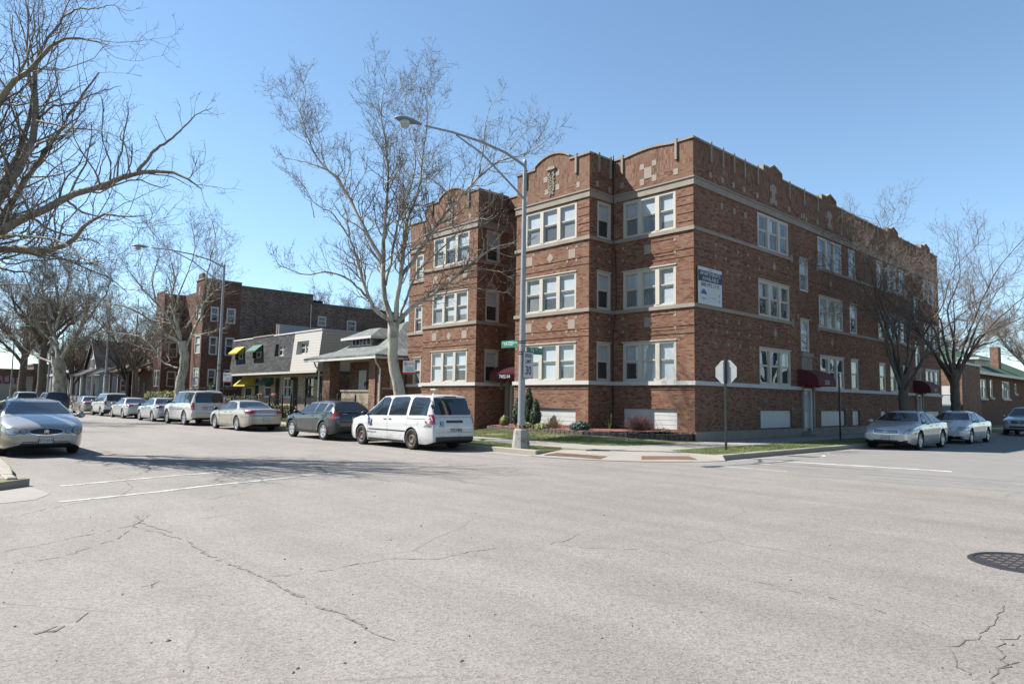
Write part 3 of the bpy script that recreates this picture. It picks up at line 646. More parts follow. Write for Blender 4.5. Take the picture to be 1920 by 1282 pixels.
para(FR, pf_R); para(FL, pf_rec, 0, .05); para(FB, pf_bay(XB1L, XB1), .05, .05); para(FB, pf_bay(XB2L, XB2), .05, .05)
para(FS1, [(YB + .3, ZP), (YL, ZP)], .04, 0); para(FS2, [(YB + .3, ZP), (YE, ZP)], .04, 0); para(FE, [(XB2, ZP - .05), (XB1L, ZP - .05)])
para(('x', XB1L, -1), [(YB + .3, ZP), (YE, ZP)], .04, 0); para(FL, [(XE, ZP - .1), (XB2L, ZP - .1)]); para(('x', XE, -1), [(YL + .3, ZP - .1), (YBK, ZP - .1)], m=M['brick_dark'])
para(('x', XB2L, -1), [(YB + .3, ZP), (YL, ZP)], .04, 0)
part('parapet', mb); part('coping', cp)
mb = MB(); mb.sheet([(XE, YL + .05), (XR - .05, YL + .05), (XR - .05, YBK), (XE, YBK)], ZT + .2, M['roof_flat'])
mb.sheet([(XB1L, YB + .1), (XB1, YB + .1), (XB1, YL + .04), (XB1L, YL + .04)], ZT + .21, M['roof_flat']); mb.sheet([(XB2L, YB + .1), (XB2, YB + .1), (XB2, YL + .04), (XB2L, YL + .04)], ZT + .21, M['roof_flat'])
mb.box((-22, 30, ZT + .2), (-20.5, 31, 13.4), M['brick_dark']); part('roof', mb)
# horizontal stone bands and thin brick ledges
def ring(mb, z0, z1, d, m, skipdoors=True, rec=True, fr_gaps=()):
    segs = [(YL, YBK)]
    for g0, g1 in fr_gaps:
        segs = [s for a, b in segs for s in ((a, min(b, g0)), (max(a, g1), b)) if s[1] - s[0] > .01]
    for a, b in segs: pbox(mb, FR, a, b, z0, z1, 0, d, m)
    pbox(mb, FL, XB1 + (0 if rec else 0), XR + d, z0, z1, 0, d, m)
    pbox(mb, FB, XB1L - d, XB1 + d, z0, z1, 0, d, m); pbox(mb, FS1, YB, YL - d, z0, z1, 0, d, m)
    pbox(mb, FB, XB2L - d, XB2 + d, z0, z1, 0, d, m); pbox(mb, FS2, YB, YE, z0, z1, 0, d, m)
    pbox(mb, FL, XE, XB2L - d, z0, z1, 0, d, m)
DG = ((33.1, 34.5), (49.8, 51.2)); SG = ((32.4, 35.1), (49.2, 51.8))
mb = MB(); ring(mb, 2.35, 2.515, .075, M['stone_white'], fr_gaps=DG); part('water_table', mb)
mb = MB(); ring(mb, 5.45, 5.605, .06, M['stone'], fr_gaps=SG); ring(mb, 8.57, 8.725, .06, M['stone'], fr_gaps=SG)
for u in (32.3, 35.1, 49.1, 51.8):
    for z in (5.35, 8.47): pbox(mb, FR, u - .12 if u in (32.3, 49.1) else u - .05, u + .05 if u in (32.3, 49.1) else u + .12, z, z + .4, 0, .065, M['stone'])
part('sill_course', mb)
mb = MB(); ring(mb, 10.42, 10.70, .05, M['stone']); part('frieze', mb)
mb = MB(); ring(mb, 10.70, 10.76, .09, M['stone']); part('cornice', mb)
mb = MB()
for z in (2.17, 4.42, 4.73, 7.52, 7.83):
    g = DG if z < 3 else ((33.1, 34.3), (50, 51.1)) if z in (4.42, 4.73, 7.52, 7.83) else ()
    ring(mb, z, z + .045, .022, M['brick'], fr_gaps=g)
for (pl, a, b) in ((FL, -15.65, XR), (FB, -19.62, XB1)):
    for z in (8.95, 9.3, 9.65, 10.0): pbox(mb, pl, a, b, z, z + .05, 0, .02, M['brick'])
part('brick_ledge', mb)
mb = MB()
wall(mb, FR, YL, YBK, .05, .5, [(33.28, 34.3, .39, .5), (50, 51, .39, .5)], M['stone']); mb.v = [(x + .05, y, z) if abs(x - XR) < .01 else (x, y, z) for x, y, z in mb.v]
mb.box((XR, YL, .5), (XR + .05, 33.28, .515), M['stone']); mb.box((XR, 34.3, .5), (XR + .05, 50, .515), M['stone']); mb.box((XR, 51, .5), (XR + .05, YBK, .515), M['stone'])
mb.box((XR, YL - .002, .05), (XR + .05, YL, .5), M['stone']); mb.box((XR + .05, 33.0, .05), (XR + .75, 34.6, .26), M['stone']); mb.box((XR + .05, 33.15, .26), (XR + .4, 34.45, .38), M['stone'])
mb.box((XR + .05, 49.7, .05), (XR + .75, 51.3, .26), M['stone']); mb.box((XB2, YE - .6, .14), (XB1L, YE, .3), M['stone'])
part('stone_base', mb)
# carved and cut stone ornaments
mb = MB(); sp = M['stone_pink']
def dia(pl, u, z, w, h, d=.012): mb.add([P3(pl, u - w, z, d), P3(pl, u, z - h, d), P3(pl, u + w, z, d), P3(pl, u, z + h, d), P3(pl, u - w, z, 0), P3(pl, u, z - h, 0), P3(pl, u + w, z, 0), P3(pl, u, z + h, 0)], [(0, 1, 2, 3), (0, 4, 5, 1), (1, 5, 6, 2), (2, 6, 7, 3), (3, 7, 4, 0)], sp)
def sq(pl, u, z, w, h, d=.012): pbox(mb, pl, u - w, u + w, z - h, z + h, 0, d, sp)
for zc in (4.95, 8.05):
    for (a, b) in ((-22.6, -19.95), (-29.85, -27.3)):
        sq(FB, a, zc, .2, .22); sq(FB, b, zc, .2, .22); dia(FB, (a + b) / 2, zc, .2, .24)
        for s in (a, b):
            for du in (-.27, .27):
                for dz in (-.3, .3): sq(FB, s + du, zc + dz, .05, .05)
    sq(FL, -17.1, zc + .03, .16, .2); pbox(mb, FL, -16.88, -15.75, zc + .3, zc + .36, 0, .02, M['brick']); pbox(mb, FL, -16.88, -15.75, zc - .36, zc - .3, 0, .02, M['brick']); sq(FL, -15.75, zc + .28, .05, .1); sq(FL, -15.75, zc - .28, .05, .1)
    for u in (22.75, 23.5):
        for dz in (-.28, .28): sq(FS1, u, zc + dz, .045, .06); sq(FL, -18.4, zc + dz, .045, .06); sq(FS2, u, zc + dz, .045, .06)
    for u in (25.35, 26.2, 27.2, 28.1): 
        for dz in (-.22, .25): sq(FR, u, zc - .1 + dz, .045, .07)
    for u in (29.1, 31.9, 35.5, 40.0, 41.3, 42.6, 45.3, 48.6):
        for dz in (-.22, .25): sq(FR, u, zc - .1 + dz, .045, .07)
    dia(FR, 30.55, zc - .05, .17, .27); dia(FR, 36.9, zc - .05, .17, .27); dia(FR, 46.9, zc - .05, .17, .27)
    for u in (25.3, 26.3, 27.3, 28.2): sq(FR, u, zc - .85, .045, .07)
for u in (32.95, 34.4): sq(FR, u, 9.0, .05, .12); sq(FR, u, 5.95, .05, .12); sq(FR, u, 1.42, .05, .06)
for u in (28.95, 32.2, 35.3, 38.55, 39.3, 40.5, 43.5, 44.7): sq(FR, u, 1.45, .05, .07)
sq(FR, 25.9, 9.95, .09, .13); sq(FR, 26.95, 9.95, .09, .13); sq(FR, 27.9, 9.95, .09, .13)
PIL = (25.03, 25.98, 26.9, 27.83, 29.02, 32.2, 33.82, 35.42, 38.5, 40.2, 42.1, 43.8, 45.2, 48.0, 49.4, 50.8, 54.4)
for u in PIL:
    sq(FR, u, 11.1, .1, .12)
sq(FR, 33.55, 11.05, .08, .12); sq(FR, 34.1, 10.98, .08, .12)
for (a, b) in ((XB1L, XB1), (XB2L, XB2)):
    u = (a + b) / 2; sq(FB, u - .3, 11.15, .12, .12); sq(FB, u + .38, 11.9, .11, .13); sq(FB, u - .38, 11.75, .12, .13); sq(FB, u + .38, 11.25, .12, .13); sq(FB, a + .62, 11.08, .1, .13); sq(FB, b - .65, 11.08, .1, .13)
for (u, z, w, h) in ((-17.07, 11.4, .19, .24), (-17.38, 11.05, .11, .14), (-16.75, 11.1, .12, .14), (-16.75, 11.75, .11, .12), (-17.38, 11.72, .11, .12), (-15.68, 11.12, .11, .13), (-18.45, 11.15, .1, .12)): sq(FL, u, z, w, h)
sq(FS1, 22.65, 11.1, .1, .13); sq(FS1, 23.5, 11.0, .1, .13)
for u in (30.55, 36.9, 46.5, 52.9):       # cross-shaped plaques over the side entrances
    sq(FR, u, 11.5, .17, .45, .03); sq(FR, u - .22, 11.72, .1, .14, .025); sq(FR, u + .22, 11.72, .1, .14, .025); sq(FR, u - .2, 11.12, .12, .13, .025); sq(FR, u + .22, 11.12, .12, .13, .025)
parts_split('stone_ornament', mb)
mb = MB()       # slim stone pilaster strips rising past the parapet
def strip(pl, u, z0=11.62, z1=12.5, w=.052): pbox(mb, pl, u - w, u + w, z0, z1, -.05, .075, M['stone'])
for u in PIL: strip(FR, u)
for (a, b) in ((XB1L, XB1), (XB2L, XB2)): strip(FB, a + .62); strip(FB, b - .75)
strip(FL, -18.42); strip(FL, -15.65); strip(FS1, 22.7); strip(FS1, 23.5, 11.5); strip(FS2, 22.8); strip(FS2, 23.7)
parts_split('parapet_strip', mb)
r = random.Random(3)     # carved leaf drops on the bay parapets
for (a, b) in ((XB1L, XB1), (XB2L, XB2)):
    mb = MB()
    u = (a + b) / 2
    pbox(mb, FB, u - .27, u + .27, 12.12, 12.2, 0, .1, M['stone']); pbox(mb, FB, u - .21, u + .21, 12.2, 12.26, 0, .07, M['stone'])
    for k in range(70):
        z = 12.1 - k * .0165; wv = .2 - .05 * max(0, (k - 45) / 25)
        for s in (-1, 1):
            x = u + s * r.uniform(.02, wv); R = r.uniform(.03, .055); mb.lathe([(R, 0), (R * .8, -R * .5), (0, -R * .8)], M['stone'], (x, YB - .01, z), 'y', 6, False)
    part('carved_drop', mb)
for w_ in wins: window(ab, w_[0], w_[1], w_[2], w_[3], w_[4], w_[5], style=w_[6], origin=AO)
mb = MB()
for w_ in wins:      # slim cream lintel caps
    if w_[4] < 10: pbox(mb, w_[0], w_[1] - .04, w_[2] + .04, w_[4], w_[4] + .04, 0, .035, M['cream'])
parts_split('lintel', mb)
for p in PAN:       # boarded basement openings in corrugated white panels
    mb = MB(); pbox(mb, p[0], p[1] + .01, p[2] - .01, p[3] + .01, p[4] - .01, -.12, -.08, M['panel_white'])
    k = int((p[4] - p[3]) / .19)
    for i in range(1, k + 1): pbox(mb, p[0], p[1] + .012, p[2] - .012, p[3] + i * .19, p[3] + i * .19 + .012, -.08, -.072, M['panel_white'])
    part('basement_panel', mb)
for d in DOORS:
    mb = MB(); pl, a, b, c, e = d; fm = M['white'] if pl == FR else M['cream']
    pbox(mb, pl, a + .001, a + .14, c, e - .001, -.19, .03, fm); pbox(mb, pl, b - .14, b - .001, c, e - .001, -.19, .03, fm); pbox(mb, pl, a + .14, b - .14, e - .12, e - .001, -.19, .02, fm)
    q = part('door', mb); mb = MB(); pbox(mb, pl, a + .15, b - .15, c, e - .13, -.16, -.11, M['white'])
    if pl == FR: pbox(mb, pl, a + .25, b - .25, c + .9, e - .3, -.11, -.1, M['blind'])
    mb.v = [(x - AO[0], y - AO[1], z - AO[2]) for x, y, z in mb.v]; mb.build('door_leaf', q)
mb = MB()        # stone surrounds of the side doors with the panel over the awning
for (a, b) in ((33.1, 34.5), (49.82, 51.2)):
    pbox(mb, FR, a, a + .17, .5, 2.9, 0, .09, M['stone']); pbox(mb, FR, b - .19, b, .5, 2.9, 0, .09, M['stone'])
    pbox(mb, FR, a + .08, b - .2, 3.3, 4.1, 0, .06, M['stone']); pbox(mb, FR, a + .02, b - .12, 3.98, 4.2, 0, .12, M['stone']); 
    for k in (.35, .6, .85): pbox(mb, FR, a + k - .02, a + k + .02, 3.4, 3.9, .06, .08, M['stone'])
pbox(mb, FE, -26.3, -26.02, .3, 2.9, 0, .12, M['stone']); pbox(mb, FE, -23.98, -23.6, .3, 2.9, 0, .12, M['stone']); pbox(mb, FE, -25.6, -24.3, 3.5, 4.4, 0, .08, M['stone'])
pbox(mb, FS2, 23.75, 23.95, 2.2, 2.75, .0, .1, M['stone'])
parts_split('door_surround', mb)
def awning(pl, u0, u1, z0, z1, depth, txt, ts, side=None):
    """barrel awning: quarter-round front running along u"""
    mb = MB(); n = 8; P = []
    cr = [(0, z1)] + [(depth * math.sin(a), z0 + .22 + (z1 - z0 - .22) * math.cos(a)) for a in [math.pi / 2 * i / n for i in range(1, n + 1)]] + [(depth, z0)]
    for u in (u0, u1): P += [P3(pl, u, z, d) for d, z in cr]
    k = len(cr); mb.add(P, [(i, i + 1, k + i + 1, k + i) for i in range(k - 1)], M['awning'], True)
    for j in (0, 1): mb.add([P[j * k + i] for i in range(k)] + [P3(pl, (u0, u1)[j], z0, 0)], [tuple(range(k + 1))], M['awning'])
    a = part('awning', mb)
    ud = Vector(P3(pl, 1, 0, 0)) - Vector(P3(pl, 0, 0, 0)); ud = ud if pl[0] == 'x' else ud
    o = Vector(P3(pl, (u0 + u1) / 2, z0 + .17, depth + .006)) - Vector(AO); text_obj('awning_number', txt, ts, M['sign_white'], frame(o, ud, (0, 0, 1)), a, .001)
awning(FR, 32.75, 34.75, 2.55, 3.35, 1.0, '2355', .27); awning(FR, 49.5, 51.6, 2.55, 3.35, 1.0, '2351', .27)
awning(FE, -26.05, -23.8, 2.62, 3.45, 1.4, '7402-04', .24)
# conduit and cable on the inner corner
mb = MB(); mb.tube([(XB1 + .08, YL - .06, 12.6), (XB1 + .08, YL - .06, 8.7), (XB1 + .2, YL - .06, 8.2), (XB1 + .25, YL - .05, 6.0), (XB1 + .08, YL - .05, 4.5), (XB1 + .08, YL - .05, .3)], .018, M['pole_dark'], 5)
mb.tube([(XB1 + .3, YL - .07, 8.62), (XB1 + .05, YL - .1, 8.5), (XB1 - .02, YL - .16, 8.1), (XB1 + .0, YL - .16, 7.6)], .012, M['stone'], 5); part('cable', mb)
# banner on the right-hand face
bo = (XR, 24.8, 6.35); bn = thing('hanging_sign', bo, 'white and navy sign high on the brick wall with a telephone number and blue globe', 'sign')
mb = MB(); mb.box((.06, -.9, -.74), (.085, .9, .76), M['sign_white']); mb.build('board', bn)
mb = MB(); mb.box((.085, -.9, .18), (.089, .9, .62), M['sign_navy']); mb.build('title_panel', bn)
def bt(s, size, m, y, z, sx=1, bold=0): text_obj('lettering', s, size, m, frame((.0905, y, z), (0, 1, 0), (0, 0, 1)), bn, .001, 1, bold, sx)
bt('APARTMENTS', .22, M['sign_white'], 0, .5, 1.15); bt('AVAILABLE', .22, M['sign_white'], .02, .3, 1.15); bt('888.993.1715', .235, M['sign_black'], 0, .05, 1.1); bt('apartments', .06, M['sign_black'], 0, .69)
mb = MB(); mb.lathe([(.2, .086), (.2, .09), (0, .09)], M['sign_blue'], (0, -.5, -.32), 'x', 24, False)
mb.box((.089, -.72, -.48), (.093, -.28, -.34), M['sign_white']); mb.lathe([(.23, .088), (.225, .094), (.205, .094), (.2, .088)], simple('pale_blue', (.4, .55, .7), .6, var=0), (0, -.5, -.36), 'x', 28, False)
mb.box((.089, -.4, -.33), (.0945, -.3, -.26), M['sign_navy']); mb.build('globe_emblem', bn)
mb = MB()
for i, z in enumerate((-.15, -.25, -.35, -.45, -.56)): mb.box((.085, -.08, z), (.088, .5, z + .014), M['sign_blue'] if i == 3 else M['blind'])
mb.box((.085, -.17, -.6), (.088, -.16, -.12), M['blind']); mb.box((.085, .64, -.35), (.088, .7, -.25), M['sign_blue']); mb.box((.085, .66, -.6), (.088, .69, -.45), M['sign_blue']); mb.build('small_print', bn)
# ================================================================ vehicles
M['tyre'] = simple('tyre_rubber', (.022, .022, .022), .85, var=.2, sc=9)
M['rim'] = simple('alloy_wheel', (.55, .56, .57), .3, .75, var=0)
M['rim_steel'] = simple('rusty_steel_wheel', (.17, .12, .085), .7, .2, var=.35, sc=12)
M['brake'] = simple('brake_dark_metal', (.04, .04, .04), .7, .4, var=0)  # dark metal of the brake disc and the steel wheel holes
M['car_glass'] = simple('tinted_car_glass', (.02, .026, .03), .03, 0, var=0, ior=1.75)
M['car_trim'] = simple('black_plastic_trim', (.02, .02, .021), .5, var=.15)
M['underbody'] = simple('underbody', (.008, .008, .008), .9, var=0)
M['chrome'] = simple('chrome', (.75, .75, .76), .12, 1, var=0)
M['tail_red'] = simple('tail_lamp_red', (.42, .008, .012), .12, var=0, coat=1)
M['lamp_clear'] = simple('headlamp_lens', (.42, .44, .46), .08, .35, var=.35, sc=16, coat=1)
M['amber'] = simple('amber_lens', (.6, .2, .02), .2, var=0)
M['plate'] = simple('licence_plate', (.62, .64, .68), .45, var=.1, sc=9); M['plate_red'] = simple('plate_digits', (.35, .04, .05), .6, var=0)
def paint(name, c, met, rough=.28):
    m, nt, b = newmat(name); b.inputs['Metallic'].default_value = met; b.inputs['Roughness'].default_value = rough
    b.inputs['Coat Weight'].default_value = 1; b.inputs['Coat Roughness'].default_value = .03
    v = coords(nt); sp = N(nt, 'ShaderNodeSeparateXYZ'); L(nt, v, sp.inputs[0])
    f = noise(nt, v, 2.2, 6, .7); a = N(nt, 'ShaderNodeMath', operation='MULTIPLY_ADD'); L(nt, sp.outputs[2], a.inputs[0]); a.inputs[1].default_value = -1.1; L(nt, f, a.inputs[2])
    dirt = ramp(nt, a.outputs[0], [(.0, (0,) * 3), (.3, (.55,) * 3)]); L(nt, mix(nt, dirt, c, (.2, .175, .15)), b.inputs['Base Color'])
    return m
PT = dict(silver=paint('silver_paint', (.46, .445, .42), .4), champagne=paint('champagne_paint', (.6, .54, .45), .35), white=paint('white_car_paint', (.8, .8, .79), 0),
          pearl=paint('pearl_white_paint', (.74, .71, .66), .1), charcoal=paint('charcoal_paint', (.032, .034, .038), .3), navy=paint('dark_navy_paint', (.012, .018, .028), .3),
          silver2=paint('light_silver_paint', (.7, .68, .65), .3), silver3=paint('cool_silver_paint', (.62, .64, .66), .35), grey=paint('grey_paint', (.25, .26, .28), .6))
def interp(pts):
    xs = [p[0] for p in pts]; zs = [p[1] for p in pts]
    return lambda x: float(np.interp(x, xs, zs))
def smoother(pts, k=.045):
    xs = np.array([p[0] for p in pts]); zs = np.array([p[1] for p in pts]); g = np.arange(xs[0] - .5, xs[-1] + .5, .01)
    z = np.interp(g, xs, zs); n = max(1, int(k / .01)); ker = np.ones(2 * n + 1) / (2 * n + 1); z = np.convolve(np.pad(z, n, mode='edge'), ker, 'valid')
    return lambda x: float(np.interp(x, g, z))
class Car:
    """x forward, y left, z up; origin on the ground under the middle"""
    def __init__(s, L_, W_, H_, wb, front_over, r, top, belt, wroof, paintm, sill=.2, flare=.02, boxy=0., nose=.82, tail=.84, tread=None, round_=1.):
        s.L, s.W, s.H, s.r = L_, W_, H_, r; h = L_ / 2; s.h = h; s.pm = paintm; s.sill = sill
        s.xf = h - front_over; s.xr = s.xf - wb; s.top = smoother(top); s.topraw = top; s.belt = smoother(belt, .12); s.wroof = interp(wroof); s.flare = flare; s.boxy = boxy; s.nose = nose; s.tail = tail; s.Ra = r + .055
    def plan(s, x):      # half width at shoulder
        h = s.h; hw = s.W / 2
        df = max(0, (x - (h - .75)) / .75); dr = max(0, ((-h + .6) - x) / .6)
        k = 1 - (1 - s.nose) * df ** 2.4 - (1 - s.tail) * dr ** 2.6
        e = min(h - abs(x), .07) / .07; k *= 1 - .10 * (1 - math.sqrt(max(0, 1 - (1 - e) ** 2)))
        return hw * k
    def zb(s, x):
        h = s.h; z = s.sill
        z += .1 * max(0, (abs(x) - (h - .45)) / .45) ** 1.5
        for xc in (s.xf, s.xr):
            d = abs(x - xc)
            if d < s.Ra: z = max(z, s.r + math.sqrt(max(0, s.Ra ** 2 - d * d)))
        return z
    def side(s, x, z):
        zbelt = s.belt(x); lo = s.sill; t = max(0, min(1, (z - lo) / (zbelt - lo)))
        f = 1 - .055 * (1 - t) ** 2.2 * (1 - s.boxy) - .035 * max(0, t - .72) / .28 - .012 * math.exp(-((t - .62) / .05) ** 2)
        y = s.plan(x) * f
        for xc in (s.xf, s.xr):
            d = math.hypot(x - xc, z - s.r) - s.Ra
            if d < .1: y += s.flare * max(0, 1 - max(0, d) / .1)
        return y
    def edge(s, x):      # roof-rail / hood-edge point
        zt = s.top(x); zb = s.belt(x); hi = max(0, min(1, (zt - zb - .05) / .35)); crown = .05 + .02 * (1 - hi)
        ze = max(zb + .012, zt - crown) if zt > zb + .02 else zt - .012
        we = s.wroof(x); wb_ = s.side(x, min(zb, ze)); y = wb_ * (1 - hi) * .93 + we * hi if hi < 1 else we
        if hi < 1: y = (wb_ * .93) * (1 - hi) + we * hi
        return min(y, wb_ * .97), ze
    def section(s, x):
        zt = s.top(x); zb0 = min(s.zb(x), zt - .12); zl = min(s.belt(x), zt - .03); P = []
        for i in range(11):
            t = i / 10; z = zb0 + (zl - zb0) * t; y = s.side(x, z)
            if i == 0: y -= .012
            P.append((y, z))
        we, ze = s.edge(x); ze = max(ze, zl + .008); y0, z0 = P[-1]
        for i in range(1, 6): t = i / 5; bow = .018 * math.sin(math.pi * t) * min(1, (ze - z0) / .3); P.append((y0 + (we - y0) * t + bow, z0 + (ze - z0) * t))
        for i in range(1, 9):
            t = i / 8; a = t * math.pi / 2; P.append((we * (1 - t), ze + (max(zt, ze + .004) - ze) * (1 - (1 - t) ** 2.6)))
        return P
    def body(s):
        h = s.h; xs = set(np.round(np.linspace(-h, h, 90), 4)) | {p[0] for p in s.topraw if -h < p[0] < h}
        for xc in (s.xf, s.xr): xs |= {round(xc + s.Ra * math.cos(a), 4) for a in np.linspace(0, math.pi, 17)} | {round(xc + s.Ra + .004, 4), round(xc - s.Ra - .004, 4)}
        for d in (.0, .006, .015, .03, .05, .08): xs |= {round(h - d, 4), round(-h + d, 4)}
        xs = sorted(x for x in xs if -h <= x <= h); xs = [x for i, x in enumerate(xs) if i == 0 or x - xs[i - 1] > .002]
        V = []; n = None; q = []; mi = []
        for x in xs:
            e = min(h - abs(x), .06) / .06; P = s.section(x); zc = (P[0][1] + P[-1][1]) / 2; sq = 1 - .16 * (1 - math.sqrt(max(0, 1 - (1 - e) ** 2)))
            P = [(y * (.5 + .5 * sq) if e < 1 else y, zc + (z - zc) * sq) for y, z in P]
            R = [(x, y, z) for y, z in P] + [(x, -y, z) for y, z in P[-2::-1]]; n = len(R); V += R
        m = len(xs)
        for i in range(m - 1):
            for k in range(n - 1): q.append((i * n + k, i * n + k + 1, (i + 1) * n + k + 1, (i + 1) * n + k)); mi.append(0)
            q.append((i * n + n - 1, i * n, (i + 1) * n, (i + 1) * n + n - 1)); mi.append(1)
        half = (n + 1) // 2
        for b in (0, (m - 1) * n):      # end caps as quad strips
            for k in range(half - 1):
                a_ = (b + k, b + k + 1, b + n - 2 - k, b + n - 1 - k)
                if a_[1] == a_[2]: continue
                q.append(a_ if b == 0 else a_[::-1]); mi.append(0)
        me = npmesh('body', V, q, [s.pm, M['underbody']], mi, True); me.validate()
        bm = bmesh.new(); bm.from_mesh(me); bmesh.ops.recalc_face_normals(bm, faces=bm.faces); bm.to_mesh(me)
        s.bvh = BVHTree.FromBMesh(bm); bm.free(); me.set_sharp_from_angle(angle=math.radians(42)); return me
    def hit(s, ax, sgn, a, b):     # ax 'x': (y,z) seen from the front/rear; 'y': (x,z) seen from a side; 'z': (x,y) from above
        if ax == 'x': o, d = Vector((sgn * 9, a, b)), Vector((-sgn, 0, 0))
        elif ax == 'y': o, d = Vector((a, sgn * 9, b)), Vector((0, -sgn, 0))
        else: o, d = Vector((a, b, 9)), Vector((0, 0, -1))
        p, nr, i, t = s.bvh.ray_cast(o, d); return p, (nr if nr is None or nr.dot(d) < 0 else -nr)
    def decal(s, ax, sgn, poly, mat, off=.004, step=.05, mb=None):
        """a thin skin laid on the body inside the polygon outline"""
        pts = []
        for (a, b) in zip(poly, poly[1:] + poly[:1]):
            k = max(1, int(math.dist(a, b) / step))
            pts += [(a[0] + (b[0] - a[0]) * i / k, a[1] + (b[1] - a[1]) * i / k) for i in range(k)]
        n = len(pts); A = np.array(pts); lo, hi = A.min(0), A.max(0); g = []
        for u in np.arange(lo[0] + step / 2, hi[0], step):
            for v in np.arange(lo[1] + step / 2, hi[1], step): g.append((u, v))
        if g:
            g = np.array(g); ok = pip(g[:, 0], g[:, 1], pts); g = g[ok]
            if len(g): 
                dd = np.min(np.hypot(g[:, None, 0] - A[None, :, 0], g[:, None, 1] - A[None, :, 1]), 1); g = g[dd > step * .3]
        allp = [Vector(p) for p in pts] + [Vector(p) for p in (g if len(g) else [])]
        vs, _, fs, *_ = delaunay_2d_cdt(allp, [(i, (i + 1) % n) for i in range(n)], [tuple(range(n))], 1, 1e-5)
        V = []; okv = []
        for p in vs:
            q, nr = s.hit(ax, sgn, p[0], p[1]); okv.append(q is not None); V.append((q + nr * off) if q is not None else Vector((0, 0, 0)))
        F = [f for f in fs if all(okv[i] for i in f)]
        mb = mb or MB()
        if F: mb.add(V, F, mat, True)
        return mb
def rr(x0, x1, z0, z1, r=.03, n=3):    # rounded rectangle
    r = min(r, abs(x1 - x0) / 2.01, abs(z1 - z0) / 2.01); P = []
    for (cx, cy, a0) in ((x1 - r, z1 - r, 0), (x0 + r, z1 - r, 90), (x0 + r, z0 + r, 180), (x1 - r, z0 + r, 270)):
        P += [(cx + r * math.cos(math.radians(a0 + 90 * i / n)), cy + r * math.sin(math.radians(a0 + 90 * i / n))) for i in range(n + 1)]
    return P
def ell(cx, cz, a, b, n=20): return [(cx + a * math.cos(2 * math.pi * i / n), cz + b * math.sin(2 * math.pi * i / n)) for i in range(n)]
def wheel(parent, x, y, r, side, style, rim=.66, wd=.21):
    t = MB(); R = r; k = R * rim; s_ = side
    t.lathe([(k, -wd / 2), (R * .93, -wd / 2), (R, -wd / 2 + .03), (R, wd / 2 - .03), (R * .93, wd / 2), (k + .01, wd / 2), (k, wd / 2 - .02)], M['tyre'], (0, 0, 0), 'y', 32)
    w0 = t.build('wheel', parent, loc=(x, y - s_ * wd / 2, R)); f = MB(); yo = s_ * (wd / 2 - .012); mt = M['rim'] if style != 'steel' else M['rim_steel']
    f.lathe([(k + .004, yo), (k - .015, yo + s_ * .006), (k - .03, yo - s_ * .03), (k - .04, yo - s_ * .09)], mt, (0, 0, 0), 'y', 32)
    f.lathe([(k - .03, yo - s_ * .07), (0, yo - s_ * .07)], M['brake'], (0, 0, 0), 'y', 24)
    if style == 'steel':
        f.lathe([(k - .03, yo - s_ * .04), (k * .72, yo - s_ * .035), (k * .62, yo - s_ * .01), (k * .4, yo - s_ * .012), (k * .33, yo - s_ * .04), (0, yo - s_ * .03)], mt, (0, 0, 0), 'y', 24)
        for i in range(12):
            a = 2 * math.pi * i / 12; f.lathe([(.017, yo - s_ * .03), (0, yo - s_ * .026)], M['brake'], (math.cos(a) * k * .78, 0, math.sin(a) * k * .78), 'y', 8)
    else:
        ns = {'5': 5, '5w': 5, '7': 7, '10': 10, 'multi': 9, '6': 6}[style]; sw = {'5': .045, '5w': .06, '7': .03, '10': .02, 'multi': .024, '6': .05}[style]
        f.lathe([(.07, yo - s_ * .035), (.06, yo - s_ * .01), (0, yo - s_ * .008)], mt, (0, 0, 0), 'y', 16)
        for i in range(ns):
            a = 2 * math.pi * i / ns + .3; c, sn = math.cos(a), math.sin(a); px, pz = -sn, c; vs = []
            for (rr_, ww, yy) in ((.04, sw * .8, yo - s_ * .012), (k - .012, sw * 1.15, yo - s_ * .004)):
                for sg in (-1, 1): vs.append((c * rr_ + px * ww * sg, yy, sn * rr_ + pz * ww * sg)); vs.append((c * rr_ + px * ww * sg * 1.1, yy - s_ * .05, sn * rr_ + pz * ww * sg * 1.1))
            f.add(vs, [(0, 2, 6, 4), (0, 4, 5, 1), (2, 3, 7, 6)], mt)
    f.build('rim', w0); return w0
